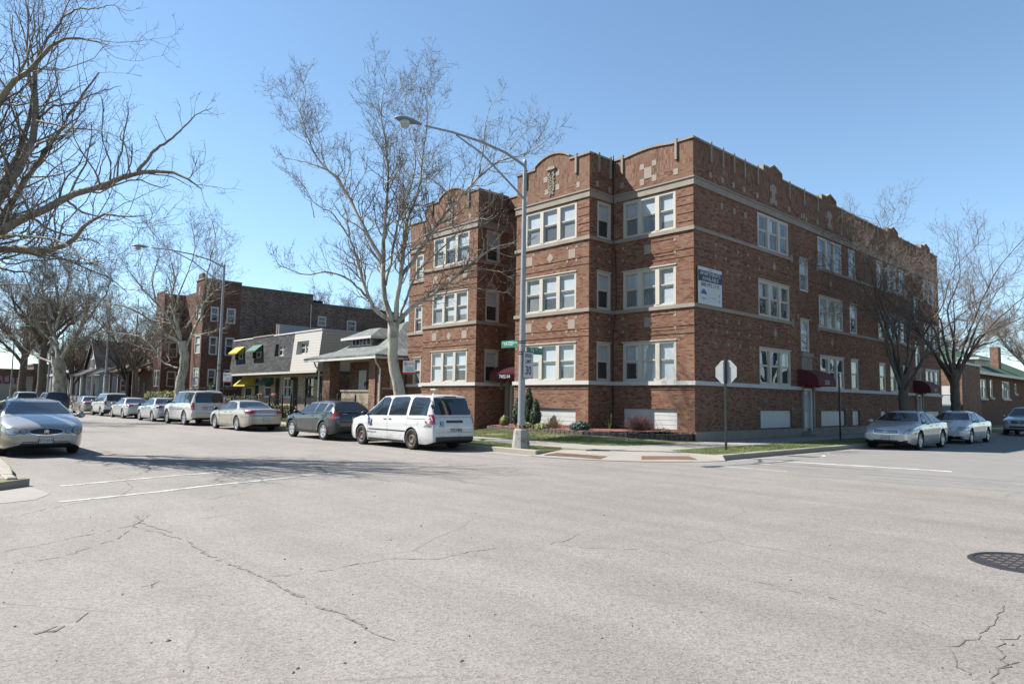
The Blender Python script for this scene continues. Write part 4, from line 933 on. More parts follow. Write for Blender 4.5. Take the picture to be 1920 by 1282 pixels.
def vehicle(name, label, cat, group, loc, rz, c, style, kind, sp):
    root = thing(name, (loc[0], loc[1], .004), label, cat, group, rz); bme = c.body(); link('body', bme, root)
    h = c.h; gl = M['car_glass']
    A, B = sp['wind']; C, D = sp['back']                     # windscreen x (base, head), rear glass x (head, base)
    def topx(z, lo, hi):        # x on the glass for a height
        a, b = lo, hi
        for _ in range(30):
            m_ = (a + b) / 2
            if (c.top(m_) - z) * (c.top(a) - z) <= 0: b = m_
            else: a = m_
        return (a + b) / 2
    zA, zB = c.top(A) + .03, c.top(B) - .03; ff = []
    for t in np.linspace(0, 1, 7):
        z = zA + (zB - zA) * t; x = topx(z, B - .05, A + .05); ff.append((c.edge(x)[0] - .055 + .0 * t, z - .03 * 0))
    zz = lambda pts: [(-y, z) for y, z in pts] + [(y, z) for y, z in pts[::-1]]
    crown = lambda pts: [(y, z - .045) for y, z in pts]
    mb = c.decal('x', 1, zz(crown(ff)), gl, .006, .07); mb.build('windscreen', root)
    if sp.get('rear_poly'): mb = c.decal('x', -1, sp['rear_poly'], gl, .006, .06)
    else:
        zC, zD = c.top(C) - .02, c.top(D) + .02; ff = []
        for t in np.linspace(0, 1, 7):
            z = zD + (zC - zD) * t; x = topx(z, D - .05, C + .05); ff.append((c.edge(x)[0] - .06, z))
        mb = c.decal('x', -1, zz(crown(ff)), gl, .006, .07)
    mb.build('rear_window', root)
    for s_ in (1, -1):
        w0, w1 = sp['dlo']; mbk = MB(); 
        def pane(a, b, mat, off_, gbot=.02, gtop=.055, mbx=None, r0=0, r1=0, cut0=0, cut1=0):
            xs = np.linspace(a, b, 12); lo = [(x, c.belt(x) + gbot) for x in xs]; up = []
            for x in xs[::-1]:
                zt_ = c.edge(x)[1] - gtop; zt_ = min(zt_, c.belt(x) + gbot + sp.get('cutslope', 9) * 9) 
                if r1 and x > b - r1: zt_ -= (x - (b - r1)) ** 2 / r1 * .8
                if r0 and x < a + r0: zt_ -= (a + r0 - x) ** 2 / r0 * .8
                up.append((x, zt_))
            P = [p for p in lo]; Q = [(x, z) for (x, z) in up if z > c.belt(x) + gbot + .012]
            if len(Q) < 2: return
            xm0, xm1 = min(q[0] for q in Q), max(q[0] for q in Q); P = [p for p in P if xm0 - .12 <= p[0] <= xm1 + .12]
            c.decal('y', s_, P + Q, mat, off_, .06, mbx)
        if not sp.get('no_dlo'): pane(w0, w1, M['car_trim'], .004, .008, .04, mbk); mbk.build('window_trim', root)
        elif 1:
            for (a, b) in sp['panes']: pane(a - .025, b + .025, M['car_trim'], .004, .012, .045, mbk, .09, .09)
            mbk.build('window_trim', root)
        for (a, b) in sp['panes']:
            m2 = MB(); pane(a, b, gl, .008, .03, .062, m2, *((.08, .08) if sp.get('no_dlo') else (0, 0)))
            if m2.v: m2.build('side_window', root)
        dm = MB()
        for x in sp['seams']:
            zb_, zt_ = c.sill + .08, c.belt(x) + .01; c.decal('y', s_, [(x, zb_), (x + .008, zb_), (x + .008, zt_), (x, zt_)], M['car_trim'], .003, .08, dm)
        a, b = sp['seams'][0], sp['seams'][-1]; c.decal('y', s_, [(b, c.sill + .07), (a, c.sill + .07), (a, c.sill + .08), (b, c.sill + .08)], M['car_trim'], .003, .1, dm)
        dm.build('door_seam', root)
        for x in sp['handles']:
            p, nr = c.hit('y', s_, x, c.belt(x) - .1)
            if p: 
                hb = MB(); hb.box((x - .09, p.y - s_ * .01, p.z - .014), (x + .09, p.y + s_ * .03, p.z + .014), sp.get('handle_mat', c.pm)); hb.build('door_handle', root, bevel=.008)
        x = A - .12 - sp.get('mirror_dx', .12); p, nr = c.hit('y', s_, x, c.belt(x) + .04)
        if p:
            mm = MB(); mm.lathe([(0, -.06), (.05, -.055), (.085, -.03), (.095, 0), (.09, .03), (0, .04)], sp.get('mirror_mat', c.pm), (0, 0, 0), 'x', 12)
            mm.v = [(vx + x, vy * 1.15 + p.y + s_ * .16, vz * .85 + p.z + .04) for vx, vy, vz in mm.v]; mm.box((x - .03, p.y - s_ * .02, p.z - .0), (x + .03, p.y + s_ * .1, p.z + .04), M['car_trim']); mm.build('mirror', root)
        for (nm, poly, mat) in sp.get('side_decals', []):
            c.decal('y', s_, poly, mat, .006, .05).build(nm, root)
        for nm, x in (('w', c.xf), ('w', c.xr)): wheel(root, x, s_ * (c.W / 2 - .015), c.r, s_, style)
    for (nm, sg, poly, mat, sym, *o) in sp['ends']:
        for m_ in ((1, -1) if sym else (1,)):
            P = [(m_ * y, z) for y, z in poly]; P = P if m_ > 0 else P[::-1]
            q = c.decal('x', sg, P, mat, o[0] if o else .006, .04)
            if q.v: q.build(nm, root)
    for (nm, sg, y, z, txt) in sp.get('plates', []):
        p, nr = c.hit('x', sg, y, z)
        if not p: continue
        mb = MB(); mb.box((p.x - .002 * sg, y - .155, z - .078), (p.x + sg * .022, y + .155, z + .078), M['car_trim']); mb.box((p.x + sg * .022, y - .148, z - .072), (p.x + sg * .025, y + .148, z + .072), M['plate']); pl = mb.build('licence_plate', root)
        if txt: text_obj('plate_number', txt, .1, M['plate_red'], frame((p.x + sg * .0262, y, z - .005), (0, sg, 0), (0, 0, 1)), pl, .0008, 1, .001, .85)
    mb = MB(); hw = c.W / 2 - .25      # axle and floor so that no light shows through under the car
    mb.box((-h + .5, -hw, c.sill + .02), (h - .5, hw, c.sill + .12), M['underbody'])
    for x in (c.xf, c.xr): mb.box((x - c.Ra - .05, -hw, c.sill), (x + c.Ra + .05, hw, c.r * 2), M['underbody'])
    mb.build('underbody', root)
    return root, c
# ---- body profiles -------------------------------------------------------------
def sedan(L_=4.8, W_=1.8, H_=1.45, wb=2.75, fo=.95, r=.33, pm=None, deck=1.02, hood=.96, cab=0.0, belt0=.93, belt1=1.0, rear_q=0., nose_z=.76, wr=.57, **k):
    h = L_ / 2; xA = h - 1.22 + cab; xB = xA - .82; xC = xB - 1.12; xD = xC - .72 + rear_q
    top = [(-h, .62), (-h + .03, .86), (-h + .1, deck - .03), (-h + .25, deck), (xD, deck + .04), (xC, H_ - .04), ((xB + xC) / 2, H_), (xB, H_ - .03), (xA, hood + .09), (xA + .35, hood + .03), (h - .5, nose_z + .13), (h - .2, nose_z + .04), (h - .08, nose_z - .03), (h - .03, nose_z - .1), (h, nose_z - .2)]
    belt = [(-h, .62), (-h + .06, .8), (-h + .3, belt1 - .04), (-h + .9, belt1), (xA, belt0), (xA + .4, belt0 - .06), (h - .5, nose_z + .03), (h - .12, nose_z - .08), (h, nose_z - .2)]
    wroof = [(xD - .1, W_ / 2 * .8), (xC, wr), (xB, wr), (xA, W_ / 2 * .82), (h, W_ / 2 * .8)]
    c = Car(L_, W_, H_, wb, fo, r, top, belt, wroof, pm, **k); c.k = (xA, xB, xC, xD); return c
def suv(L_=5.1, W_=1.95, H_=1.9, wb=2.95, fo=.98, r=.39, pm=None, hood=1.12, slope=.25, belt0=1.1, belt1=1.18, wr=.66, windsl=.85, hoodlen=1.35, noseh=1.0, **k):
    h = L_ / 2; xA = h - hoodlen; xB = xA - windsl; xD = -h + .09; xC = -h + slope + .09
    top = [(-h, .72), (-h + .03, .95), (xD, belt1 + .0), (xC - .06, H_ - .06), (xC + .06, H_ - .02), ((xB + xC) / 2, H_), (xB, H_ - .04), (xA, hood + .06), (xA + .3, hood + .03), (h - .35, noseh + .04), (h - .1, noseh - .04), (h - .02, noseh - .2), (h, noseh - .3)]
    belt = [(-h, .72), (-h + .03, .93), (xD + .03, belt1 - .03), (-h + .5, belt1), (xA, belt0), (xA + .4, belt0 - .06), (h - .4, noseh - .04), (h - .1, noseh - .14), (h, noseh - .32)]
    wroof = [(-h, W_ / 2 * .86), (xC - .1, wr), (xB, wr), (xA, W_ / 2 * .84), (h, W_ / 2 * .82)]
    c = Car(L_, W_, H_, wb, fo, r, top, belt, wroof, pm, **k); c.k = (xA, xB, xC, xD); return c
def sedan_spec(c, rearlamp, lampmat=None, plates=None, extra=(), seams=None, panes=None, bright=False):
    xA, xB, xC, xD = c.k; xm = (c.xf + c.xr) / 2 - .1; w0, w1 = xD + .18, xA - .12
    return dict(wind=(xA, xB), back=(xC, xD), dlo=(w0, w1), panes=panes or [(w0 + .06, xC + .12), (xC + .17, xm - .03), (xm + .05, w1 - .02)], seams=seams or [xA - .05, xm, xC + .12 - .2],
                handles=[xm + .16, xC + .12], ends=list(extra) + rearlamp, plates=plates or [])
PARK = 12.9         # outer face of the cars parked along the far kerb
def far_row(name, label, cat, c, xr_world, style, sp, y=PARK, group='vehicles parked along the far kerb'):
    return vehicle(name, label, cat, group, (xr_world + c.xr, y + c.W / 2), math.pi, c, style, None, sp)
def right_row(name, label, cat, c, yf_world, style, sp, x=-8.62):
    return vehicle(name, label, cat, 'cars parked beside the brick side wall', (x - c.W / 2, yf_world + c.xf), -math.pi / 2, c, style, None, sp)
RX = lambda px: PY(px, 775, PARK)[0]
T = M['tail_red']; K = M['car_trim']; LC = M['lamp_clear']; CH = M['chrome']
def fronts(c, z0, grille, lamp, air, extra=()):
    return [('grille', 1, grille, K, False), ('headlamp', 1, lamp, LC, True, .008), ('air_intake', 1, air, K, False)] + list(extra)
# --- white postal minivan
c = suv(5.19, 1.83, 1.80, 3.07, .98, .335, PT['white'], hood=1.05, slope=.27, belt0=1.02, belt1=1.1, wr=.66, windsl=1.0, hoodlen=1.12, noseh=.93, flare=.012, tail=.9, nose=.78)
xA, xB, xC, xD = c.k; wr_ = -c.h
W0, W1 = xD + .25, xA - .05
sp = dict(no_dlo=True, wind=(xA, xB), back=(xC, xD), rear_poly=rr(-.76, .76, 1.13, 1.67, .1), dlo=(W0, W1), panes=[(W0 + .03, W0 + .95), (W0 + 1.14, W0 + 2.13), (W0 + 2.27, W1 - .02)],
    seams=[xA - .28, W0 + 2.2, W0 + 1.05], handles=[W0 + 2.36, W0 + 2.05], handle_mat=K, mirror_mat=K,
    side_decals=[('rub_strip', rr(W0 + 1.02, xA - .35, .56, .6, .01), K), ('door_track', rr(W0 + .05, W0 + 1.05, .985, 1.0, .005), K), ('rocker', rr(c.xr + .45, c.xf - .45, .21, .27, .01), K),
                 ('tail_lamp', rr(-c.h, -c.h + .09, .84, 1.14, .02), T)],
    ends=[('tail_lamp', -1, rr(.755, .9, .84, 1.14, .03), T, True), ('reverse_lamp', -1, rr(.755, .9, .74, .835, .02), LC, True), ('tailgate_handle', -1, rr(-.34, .34, .88, .96, .03), K, False, .012),
          ('bumper_pad', -1, rr(-.75, .75, .32, .45, .03), K, False, .02), ('tailgate_seam', -1, rr(-.72, .72, .58, .588, .003), K, False), ('tailgate_seam', -1, rr(-.74, .74, 1.055, 1.065, .003), K, False), ('brake_light', -1, rr(-.25, .25, 1.69, 1.72, .01), K, False, .01)] +
         fronts(c, 0, rr(-.4, .4, .66, .82, .05), rr(.5, .85, .66, .84, .05), rr(-.5, .5, .35, .47, .04)))
van, c = far_row('mail_minivan', 'dirty white postal minivan with rusty steel wheels and a blue emblem, nearest of its row', 'minivan', c, -18.55, 'steel', sp)
vx = -c.h
p, _ = c.hit('x', -1, .52, .85); M['usps_blue'] = simple('postal_blue', (.01, .06, .22), .4, var=0)
def emblem(bx, n0, u, up, s):
    """blue square with a white bird-head shape: origin, size s"""
    mb = MB(); fr = frame(bx, u, up); V = lambda a, b, d: fr @ Vector((a * s, b * s, d))
    mb.add([V(-.5, -.5, 0), V(.5, -.5, 0), V(.5, .5, 0), V(-.5, .5, 0)], [(0, 1, 2, 3)], M['usps_blue'])
    mb.add([V(-.5, .12, .002), V(-.1, .34, .002), V(.2, .38, .002), (V(.42, .2, .002)), V(.1, .16, .002), V(.3, .02, .002), V(-.1, -.5, .002), V(-.32, -.5, .002), V(.02, -.02, .002), V(-.2, .14, .002)], [(0, 9, 1), (1, 9, 4, 2), (2, 4, 3), (9, 8, 5, 4), (8, 7, 6, 5)], M['sign_white'])
    mb.build('postal_emblem', van)
emblem((p.x - .012, .52, .87), 0, (0, -1, 0), (0, 0, 1), .13)
xe = xA - .46; p, _ = c.hit('y', 1, xe, .83); q, _ = c.hit('y', 1, xe, .7); emblem((xe, p.y + .014, .82), 0, (-1, 0, 0), (0, (p.y - q.y) / .13, 1), .24)
p, _ = c.hit('y', -1, xe, .83); emblem((xe, p.y - .014, .82), 0, (1, 0, 0), (0, -(abs(p.y) - q.y) / .13, 1), .24)
p, _ = c.hit('y', 1, xe, .47); text_obj('lettering', 'www.usps.com', .095, M['pole_dark'], frame((xe - .1, p.y + .012, .49), (-1, 0, 0), (0, .04, 1)), van, .0005)
p, _ = c.hit('x', -1, 0, .66); text_obj('fleet_number', '7221455', .14, M['pole_dark'], frame((p.x - .012, -.05, .65), (0, -1, 0), (0, 0, 1)), van, .0005, 1, .002)
p, _ = c.hit('x', -1, .52, .76); text_obj('lettering', 'UNITED STATES', .03, M['usps_blue'], frame((p.x - .01, .52, .785), (0, -1, 0), (0, 0, 1)), van, .0005); text_obj('lettering', 'POSTAL SERVICE', .03, M['usps_blue'], frame((p.x - .01, .52, .75), (0, -1, 0), (0, 0, 1)), van, .0005)
mb = MB(); mb.lathe([(.045, -.01), (.035, .03), (0, .045)], M['white'], (-1.75, .25, c.top(-1.75) - .015), 'z', 10)
mb.tube([(-1.75, .25, 1.8), (-1.78, .26, 1.93)], .012, M['white'], 6); mb.box((-1.93, .2, 1.93), (-1.65, .32, 1.965), M['white']); mb.build('roof_aerial', van)
mb = c.decal('y', 1, ell(-1.78, .9, .075, .085), M['panel_white'], .005, .04); mb.build('fuel_flap', van)
# --- charcoal hatchback wagon
c = suv(4.42, 1.78, 1.52, 2.66, .86, .355, PT['charcoal'], hood=1.02, slope=.5, belt0=.96, belt1=1.08, wr=.57, windsl=.75, hoodlen=1.25, noseh=.9, flare=.035, tail=.88, nose=.8, sill=.24)
xA, xB, xC, xD = c.k; W0, W1 = xD + .32, xA - .12
c_sp = dict(wind=(xA, xB), back=(xC, xD), dlo=(W0, W1), panes=[(W0 + .06, W0 + .42), (W0 + .55, W0 + 1.22), (W0 + 1.32, W1 - .02)], seams=[xA - .05, W0 + 1.27, W0 + .45], handles=[W0 + 1.42, W0 + .62], mirror_mat=K,
    side_decals=[('tail_lamp', [(-c.h - .02, .82), (-c.h + .22, .9), (-c.h + .26, 1.04), (-c.h, 1.06)], T), ('sill_cover', rr(c.xr + .46, c.xf - .46, .25, .36, .01), K), ('bumper_pad', [(-c.h, .3), (c.xr - .43, .3), (c.xr - .43, .52), (-c.h, .66)], K)],
    ends=[('tail_lamp', -1, [(.62, .84), (.95, .82), (.95, 1.07), (.66, 1.05)], T, True), ('reverse_lamp', -1, rr(.68, .8, .85, .93, .02), LC, True, .012), ('lower_bumper', -1, rr(-.86, .86, .28, .55, .04), K, False, .008), ('spoiler', -1, rr(-.5, .5, 1.445, 1.485, .02), K, False, .01), ('badge', -1, rr(.3, .5, 1.0, 1.02, .004), CH, False)] + fronts(c, 0, rr(-.4, .4, .62, .8, .04), rr(.5, .84, .62, .8, .04), rr(-.4, .4, .34, .46, .04)),
    plates=[('p', -1, 0, .82, '')])
far_row('hatchback_wagon', 'charcoal hatchback wagon with five-spoke alloy wheels parked ahead of the postal minivan', 'hatchback', c, RX(605) + .05, '5w', c_sp, 12.88)
# --- champagne sedan
def tail_sedan(z0, z1, yi=.48): return [('tail_lamp', -1, [(yi, z0 + .03), (.97, z0), (.97, z1), (yi + .06, z1)], T, True), ('boot_seam', -1, rr(-.6, .6, .70, .707, .003), K, False), ('rear_valance', -1, rr(-.72, .72, .27, .34, .02), K, False)]
c = sedan(5.07, 1.83, 1.47, 2.81, 1.02, .345, PT['champagne'], deck=1.06, hood=.94, belt0=.93, belt1=1.02, wr=.57)
sp = sedan_spec(c, tail_sedan(.8, .99, .5) + [('boot_trim', -1, rr(-.55, .5, .79, .83, .02), CH, False)], plates=[('p', -1, -.02, .56, '')]); sp['side_decals'] = [('tail_lamp', [(-c.h, .82), (-c.h + .36, .87), (-c.h + .16, 1.0), (-c.h, .99)], T), ('rub_strip', rr(c.xr + .5, c.xf - .5, .5, .52, .005), PT['champagne']), ('bumper_seam', rr(-c.h + .1, c.xr - .42, .66, .667, .002), K)]; sp['mirror_mat'] = K
far_row('sedan', 'champagne beige sedan between the charcoal hatchback and the big white sport utility', 'sedan', c, RX(443), 'multi', sp)
# --- white full-size SUV
c = suv(5.13, 1.96, 1.92, 2.95, .99, .40, PT['pearl'], hood=1.2, slope=.22, belt0=1.18, belt1=1.22, wr=.7, windsl=.7, hoodlen=1.42, noseh=1.08, flare=.02, boxy=.4, tail=.92, sill=.3)
xA, xB, xC, xD = c.k; W0, W1 = xD + .2, xA - .08
sp = dict(wind=(xA, xB), back=(xC, xD), rear_poly=rr(-.74, .74, 1.24, 1.78, .05), dlo=(W0, W1), panes=[(W0 + .03, W0 + .95), (W0 + 1.12, W0 + 1.8), (W0 + 1.9, W1 - .02)], seams=[xA - .1, W0 + 1.86, W0 + 1.05], handles=[W0 + 1.98, W0 + 1.18], mirror_mat=K,
    side_decals=[('tail_lamp', rr(-c.h, -c.h + .12, .88, 1.22, .02), T), ('rub_strip', rr(c.xr + .52, c.xf - .52, .58, .61, .005), PT['silver2'])],
    ends=[('tail_lamp', -1, rr(.8, 1.0, .86, 1.24, .03), T, True), ('bumper', -1, rr(-.92, .92, .46, .66, .03), PT['silver2'], False, .03), ('plate_recess', -1, rr(-.4, .4, .86, 1.06, .03), M['sign_back'], False), ('tailgate_seam', -1, rr(-.78, .78, .7, .71, .003), K, False), ('brake_light', -1, rr(-.2, .2, 1.8, 1.83, .01), K, False), ('badge', -1, rr(-.08, .08, 1.07, 1.11, .02), CH, False, .012)] + fronts(c, 0, rr(-.5, .5, .7, .95, .04), rr(.55, .9, .75, .95, .04), rr(-.4, .4, .42, .55, .04)), plates=[('p', -1, 0, .95, '')])
suv1, c1 = far_row('sport_utility', 'big pearl white sport utility vehicle with roof rails, between two sedans in the far row', 'suv', c, RX(347), '5', sp, 12.82)
def rails(root, c, x0, x1, yy, m):
    mb = MB()
    for s_ in (1, -1):
        xs = np.linspace(x0, x1, 6); mb.tube([(x, s_ * yy, c.top(x) - .03 + (.06 if 0 < i < 5 else 0)) for i, x in enumerate(xs)], .016, m, 6)
    mb.build('roof_rail', root)
rails(suv1, c1, c1.k[2] + .15, c1.k[1] - .25, .66, K)
# --- pale silver compact sedan
c = sedan(4.57, 1.79, 1.5, 2.69, .92, .33, PT['silver3'], deck=1.06, hood=.95, belt0=.93, belt1=1.02, cab=.08)
sp = sedan_spec(c, [('tail_lamp', -1, [(.5, .86), (.95, .8), (.95, 1.0), (.62, 1.02)], T, True), ('rear_valance', -1, rr(-.7, .7, .28, .34, .02), K, False)]); sp['side_decals'] = [('tail_lamp', [(-c.h, .82), (-c.h + .3, .9), (-c.h + .2, 1.0), (-c.h, 1.0)], T)]; sp['mirror_mat'] = K
far_row('sedan', 'cool silver compact sedan parked just ahead of the big white sport utility', 'sedan', c, RX(284), 'multi', sp)
# --- silver sports sedan
c = sedan(4.75, 1.77, 1.45, 2.85, .83, .335, PT['silver2'], deck=1.02, hood=.9, belt0=.9, belt1=.99)
sp = sedan_spec(c, [('tail_lamp', -1, [(.42, .86), (.95, .82), (.95, .97), (.5, .98)], T, True), ('rear_valance', -1, rr(-.7, .7, .28, .34, .02), K, False)]); sp['side_decals'] = [('tail_lamp', [(-c.h, .84), (-c.h + .32, .88), (-c.h + .1, .97), (-c.h, .97)], T)]
far_row('sedan', 'light silver sedan with wide red tail lamps behind the small white wagon', 'sedan', c, RX(228.5), 'multi', sp)
# --- white small SUV
c = suv(4.44, 1.8, 1.74, 2.62, .86, .345, PT['pearl'], hood=1.08, slope=.22, belt0=1.03, belt1=1.1, wr=.62, windsl=.75, hoodlen=1.15, noseh=.97, boxy=.3, tail=.92, sill=.28)
xA, xB, xC, xD = c.k; W0, W1 = xD + .2, xA - .08
sp = dict(wind=(xA, xB), back=(xC, xD), rear_poly=rr(-.66, .66, 1.12, 1.6, .05), dlo=(W0, W1), panes=[(W0 + .03, W0 + .62), (W0 + .78, W0 + 1.45), (W0 + 1.54, W1 - .02)], seams=[xA - .1, W0 + 1.5, W0 + .7], handles=[W0 + 1.6, W0 + .85],
    side_decals=[('tail_lamp', rr(-c.h, -c.h + .14, .86, 1.1, .02), T)], ends=[('tail_lamp', -1, rr(.7, .95, .86, 1.1, .03), T, True), ('bumper', -1, rr(-.85, .85, .36, .5, .03), K, False, .02)] + fronts(c, 0, rr(-.4, .4, .66, .86, .04), rr(.5, .84, .7, .88, .04), rr(-.4, .4, .34, .46, .04)))
s2, c2 = far_row('sport_utility', 'small off-white sport utility vehicle, second from the far end of the parked row', 'suv', c, RX(187), 'multi', sp); rails(s2, c2, c2.k[2] + .1, c2.k[1] - .2, .58, K)
# --- last beige sedan
c = sedan(4.85, 1.8, 1.48, 2.78, .98, .33, PT['champagne'], deck=1.04, hood=.92, belt0=.92, belt1=1.0)
sp = sedan_spec(c, [('tail_lamp', -1, [(.35, .84), (.95, .82), (.95, .97), (.4, .98)], T, True)]); sp['side_decals'] = [('tail_lamp', [(-c.h, .84), (-c.h + .2, .86), (-c.h + .1, .97), (-c.h, .97)], T)]
far_row('sedan', 'pale beige sedan at the far end of the parked row', 'sedan', c, RX(149), 'multi', sp)
# --- dark minivan and white minivan further off
def mini(pm, lbl, xr, y, z1=1.78):
    c = suv(5.1, 1.98, z1, 3.03, .95, .34, pm, hood=1.08, slope=.3, belt0=1.05, belt1=1.12, wr=.7, windsl=1.0, hoodlen=1.15, noseh=.95, tail=.9)
    xA, xB, xC, xD = c.k; W0, W1 = xD + .25, xA - .05
    sp = dict(wind=(xA, xB), back=(xC, xD), rear_poly=rr(-.76, .76, 1.14, 1.64, .07), dlo=(W0, W1), panes=[(W0 + .03, W0 + .95), (W0 + 1.12, W0 + 2.1), (W0 + 2.22, W1 - .02)], seams=[xA - .25, W0 + 2.16, W0 + 1.04], handles=[W0 + 2.3, W0 + 1.95],
        side_decals=[('tail_lamp', rr(-c.h, -c.h + .12, .8, 1.12, .02), T)], ends=[('tail_lamp', -1, rr(.8, 1.0, .8, 1.12, .03), T, True), ('bumper_seam', -1, rr(-.85, .85, .62, .63, .003), K, False)] + fronts(c, 0, rr(-.4, .4, .66, .82, .04), rr(.5, .85, .66, .84, .05), rr(-.5, .5, .35, .47, .04)))
    return far_row('minivan', lbl, 'minivan', c, xr, 'multi', sp, y, 'minivans further up the street')
mini(PT['navy'], 'dark navy minivan seen over the roof of the near silver sedan', -73.0, 11.4); mini(PT['white'], 'white minivan with black rear glass left of the dark navy one', -83.0, 10.6)
# --- white pickup crossing far away
c = suv(5.3, 1.95, 1.85, 3.3, .95, .4, PT['white'], hood=1.2, slope=.25, belt0=1.15, belt1=1.2, wr=.66, windsl=.7, hoodlen=1.4, noseh=1.08, sill=.35)
xA, xB, xC, xD = c.k; W0, W1 = xD + .2, xA - .08
sp = dict(wind=(xA, xB), back=(xC, xD), rear_poly=rr(-.7, .7, 1.24, 1.7, .05), dlo=(W0, W1), panes=[(W0 + .03, W0 + 1.1), (W0 + 1.2, W1 - .02)], seams=[xA - .1, W0 + 1.15], handles=[W0 + 1.3], ends=fronts(c, 0, rr(-.5, .5, .7, .95, .04), rr(.55, .9, .75, .95, .04), rr(-.4, .4, .42, .55, .04)))
vehicle('sport_utility', 'tiny distant white sport utility vehicle in the road by the far shop', 'suv', None, (-150, 9.5), .4, c, '5', None, sp)
# --- near silver sedan, facing the camera
c = sedan(5.04, 1.85, 1.48, 2.81, 1.1, .335, PT['silver'], deck=1.04, hood=.99, belt0=.94, belt1=1.0, nose_z=.79, nose=.72, cab=-.02, wr=.6)
xA, xB, xC, xD = c.k
ex = [('grille', 1, ell(0, .64, .36, .075), K, False, .012), ('grille_surround', 1, ell(0, .64, .385, .095), CH, False, .006), ('headlamp', 1, ell(.70, .66, .125, .085, 18), LC, True, .012), ('headlamp', 1, ell(.485, .655, .07, .07, 18), LC, True, .012),
      ('headlamp_bezel', 1, ell(.70, .66, .137, .097, 18), K, True, .007), ('headlamp_bezel', 1, ell(.485, .655, .078, .078, 18), K, True, .007),
      ('air_intake', 1, rr(-.55, .55, .325, .36, .012), K, False), ('air_intake', 1, rr(-.5, .5, .375, .395, .01), K, False), ('fog_lamp', 1, rr(.6, .75, .33, .37, .015), LC, True)]
sp = sedan_spec(c, tail_sedan(.8, .97), plates=[('p', 1, 0, .425, 'N72 6630')], extra=ex)
near, c = vehicle('sedan', 'silver sedan at the left edge with an oval grille and round headlamps', 'sedan', 'cars on the near side', (-21.15 - c.h, 3.45), 0.0, c, 'multi', None, sp)
p, nr = c.hit('x', 1, 0, .64); mb = MB(); mb.lathe([(.055, 0), (.055, .012), (.046, .012), (.046, 0)], CH, (p.x + .014, 0, .64), 'x', 24, False)
for dy in (-.02, .0, .02): mb.add([(p.x + .02, dy - .012, .612), (p.x + .02, dy + .006, .612), (p.x + .02, dy + .022, .668), (p.x + .02, dy + .004, .668)], [(0, 1, 2, 3)], CH)
mb.build('round_badge', near)
# --- right-hand row
c = sedan(4.84, 1.84, 1.49, 2.776, 1.0, .35, PT['champagne'] if 0 else PT['silver2'], deck=1.06, hood=.99, belt0=.95, belt1=1.02, nose_z=.81, nose=.84, cab=-.0)
ex = [('grille', 1, rr(-.42, .42, .6, .73, .05), K, False, .006), ('grille_surround', 1, rr(-.45, .45, .58, .75, .06), CH, False, .003)] + [('grille_bar', 1, rr(-.4, .4, z, z + .012, .003), CH, False, .011) for z in (.625, .655, .685)] + \
     [('headlamp', 1, [(.56, .6), (.9, .6), (.95, .79), (.76, .79)], LC, True, .01), ('air_intake', 1, rr(-.44, .44, .285, .365, .025), K, False), ('fog_lamp', 1, rr(.6, .76, .3, .37, .03), K, True), ('hood_seam', 1, rr(.5, .506, .72, .8, .002), K, True)]
sp = sedan_spec(c, tail_sedan(.8, .97), plates=[('p', 1, -.02, .44, 'L26 8413')], extra=ex); sp['side_decals'] = [('headlamp', [(c.h - .14, .6), (c.h - .36, .64), (c.h - .5, .76), (c.h - .3, .74)], LC)]
car1, c = right_row('sedan', 'silver sedan with a barred chrome grille, nearest beside the brick side wall', 'sedan', c, 29.4, '10', sp)
p, nr = c.hit('x', 1, 0, .665); mb = MB(); mb.lathe([(.062, 0), (.062, .012), (.05, .012), (.05, 0)], CH, (p.x + .012, 0, .665), 'x', 20, False); mb.box((p.x + .012, -.075, .653), (p.x + .024, .075, .677), CH); mb.build('round_badge', car1)
c = sedan(4.85, 1.79, 1.48, 2.85, .98, .34, PT['white'], deck=1.05, hood=.98, belt0=.94, belt1=1.0, nose_z=.79)
ex = [('grille', 1, rr(-.32, .32, .62, .71, .03), K, False), ('grille_bar', 1, rr(-.3, .3, .655, .68, .01), CH, False, .011), ('headlamp', 1, [(.46, .6), (.9, .58), (.95, .77), (.6, .77)], LC, True, .01), ('air_intake', 1, rr(-.4, .4, .3, .37, .03), K, False), ('fog_lamp', 1, rr(.5, .78, .31, .36, .02), K, True)]
sp = sedan_spec(c, tail_sedan(.8, .97), extra=ex); sp['side_decals'] = [('headlamp', [(c.h - .14, .58), (c.h - .4, .63), (c.h - .42, .7), (c.h - .2, .71)], LC)]
right_row('sedan', 'bright white sedan parked between the silver sedan and the silver sport utility', 'sedan', c, 36.45, '10', sp)
c = suv(4.6, 1.84, 1.75, 2.82, .85, .37, PT['silver3'], hood=1.12, slope=.4, belt0=1.06, belt1=1.12, wr=.6, windsl=.75, hoodlen=1.25, noseh=1.0, boxy=.1, sill=.28)
xA, xB, xC, xD = c.k; W0, W1 = xD + .3, xA - .08
sp = dict(wind=(xA, xB), back=(xC, xD), dlo=(W0, W1), panes=[(W0 + .03, W0 + .6), (W0 + .75, W0 + 1.4), (W0 + 1.5, W1 - .02)], seams=[xA - .1, W0 + 1.45, W0 + .68], handles=[W0 + 1.56, W0 + .85],
    ends=[('grille', 1, rr(-.42, .42, .72, .9, .06), K, False), ('grille_bar', 1, rr(-.4, .4, .8, .815, .004), CH, False, .012), ('headlamp', 1, [(.5, .7), (.9, .7), (.93, .88), (.58, .9)], LC, True, .01), ('air_intake', 1, rr(-.5, .5, .48, .58, .03), K, False), ('lower_bumper', 1, rr(-.8, .8, .36, .45, .03), PT['grey'], False, .01), ('tail_lamp', -1, rr(.75, .95, .8, 1.1, .03), T, True)])
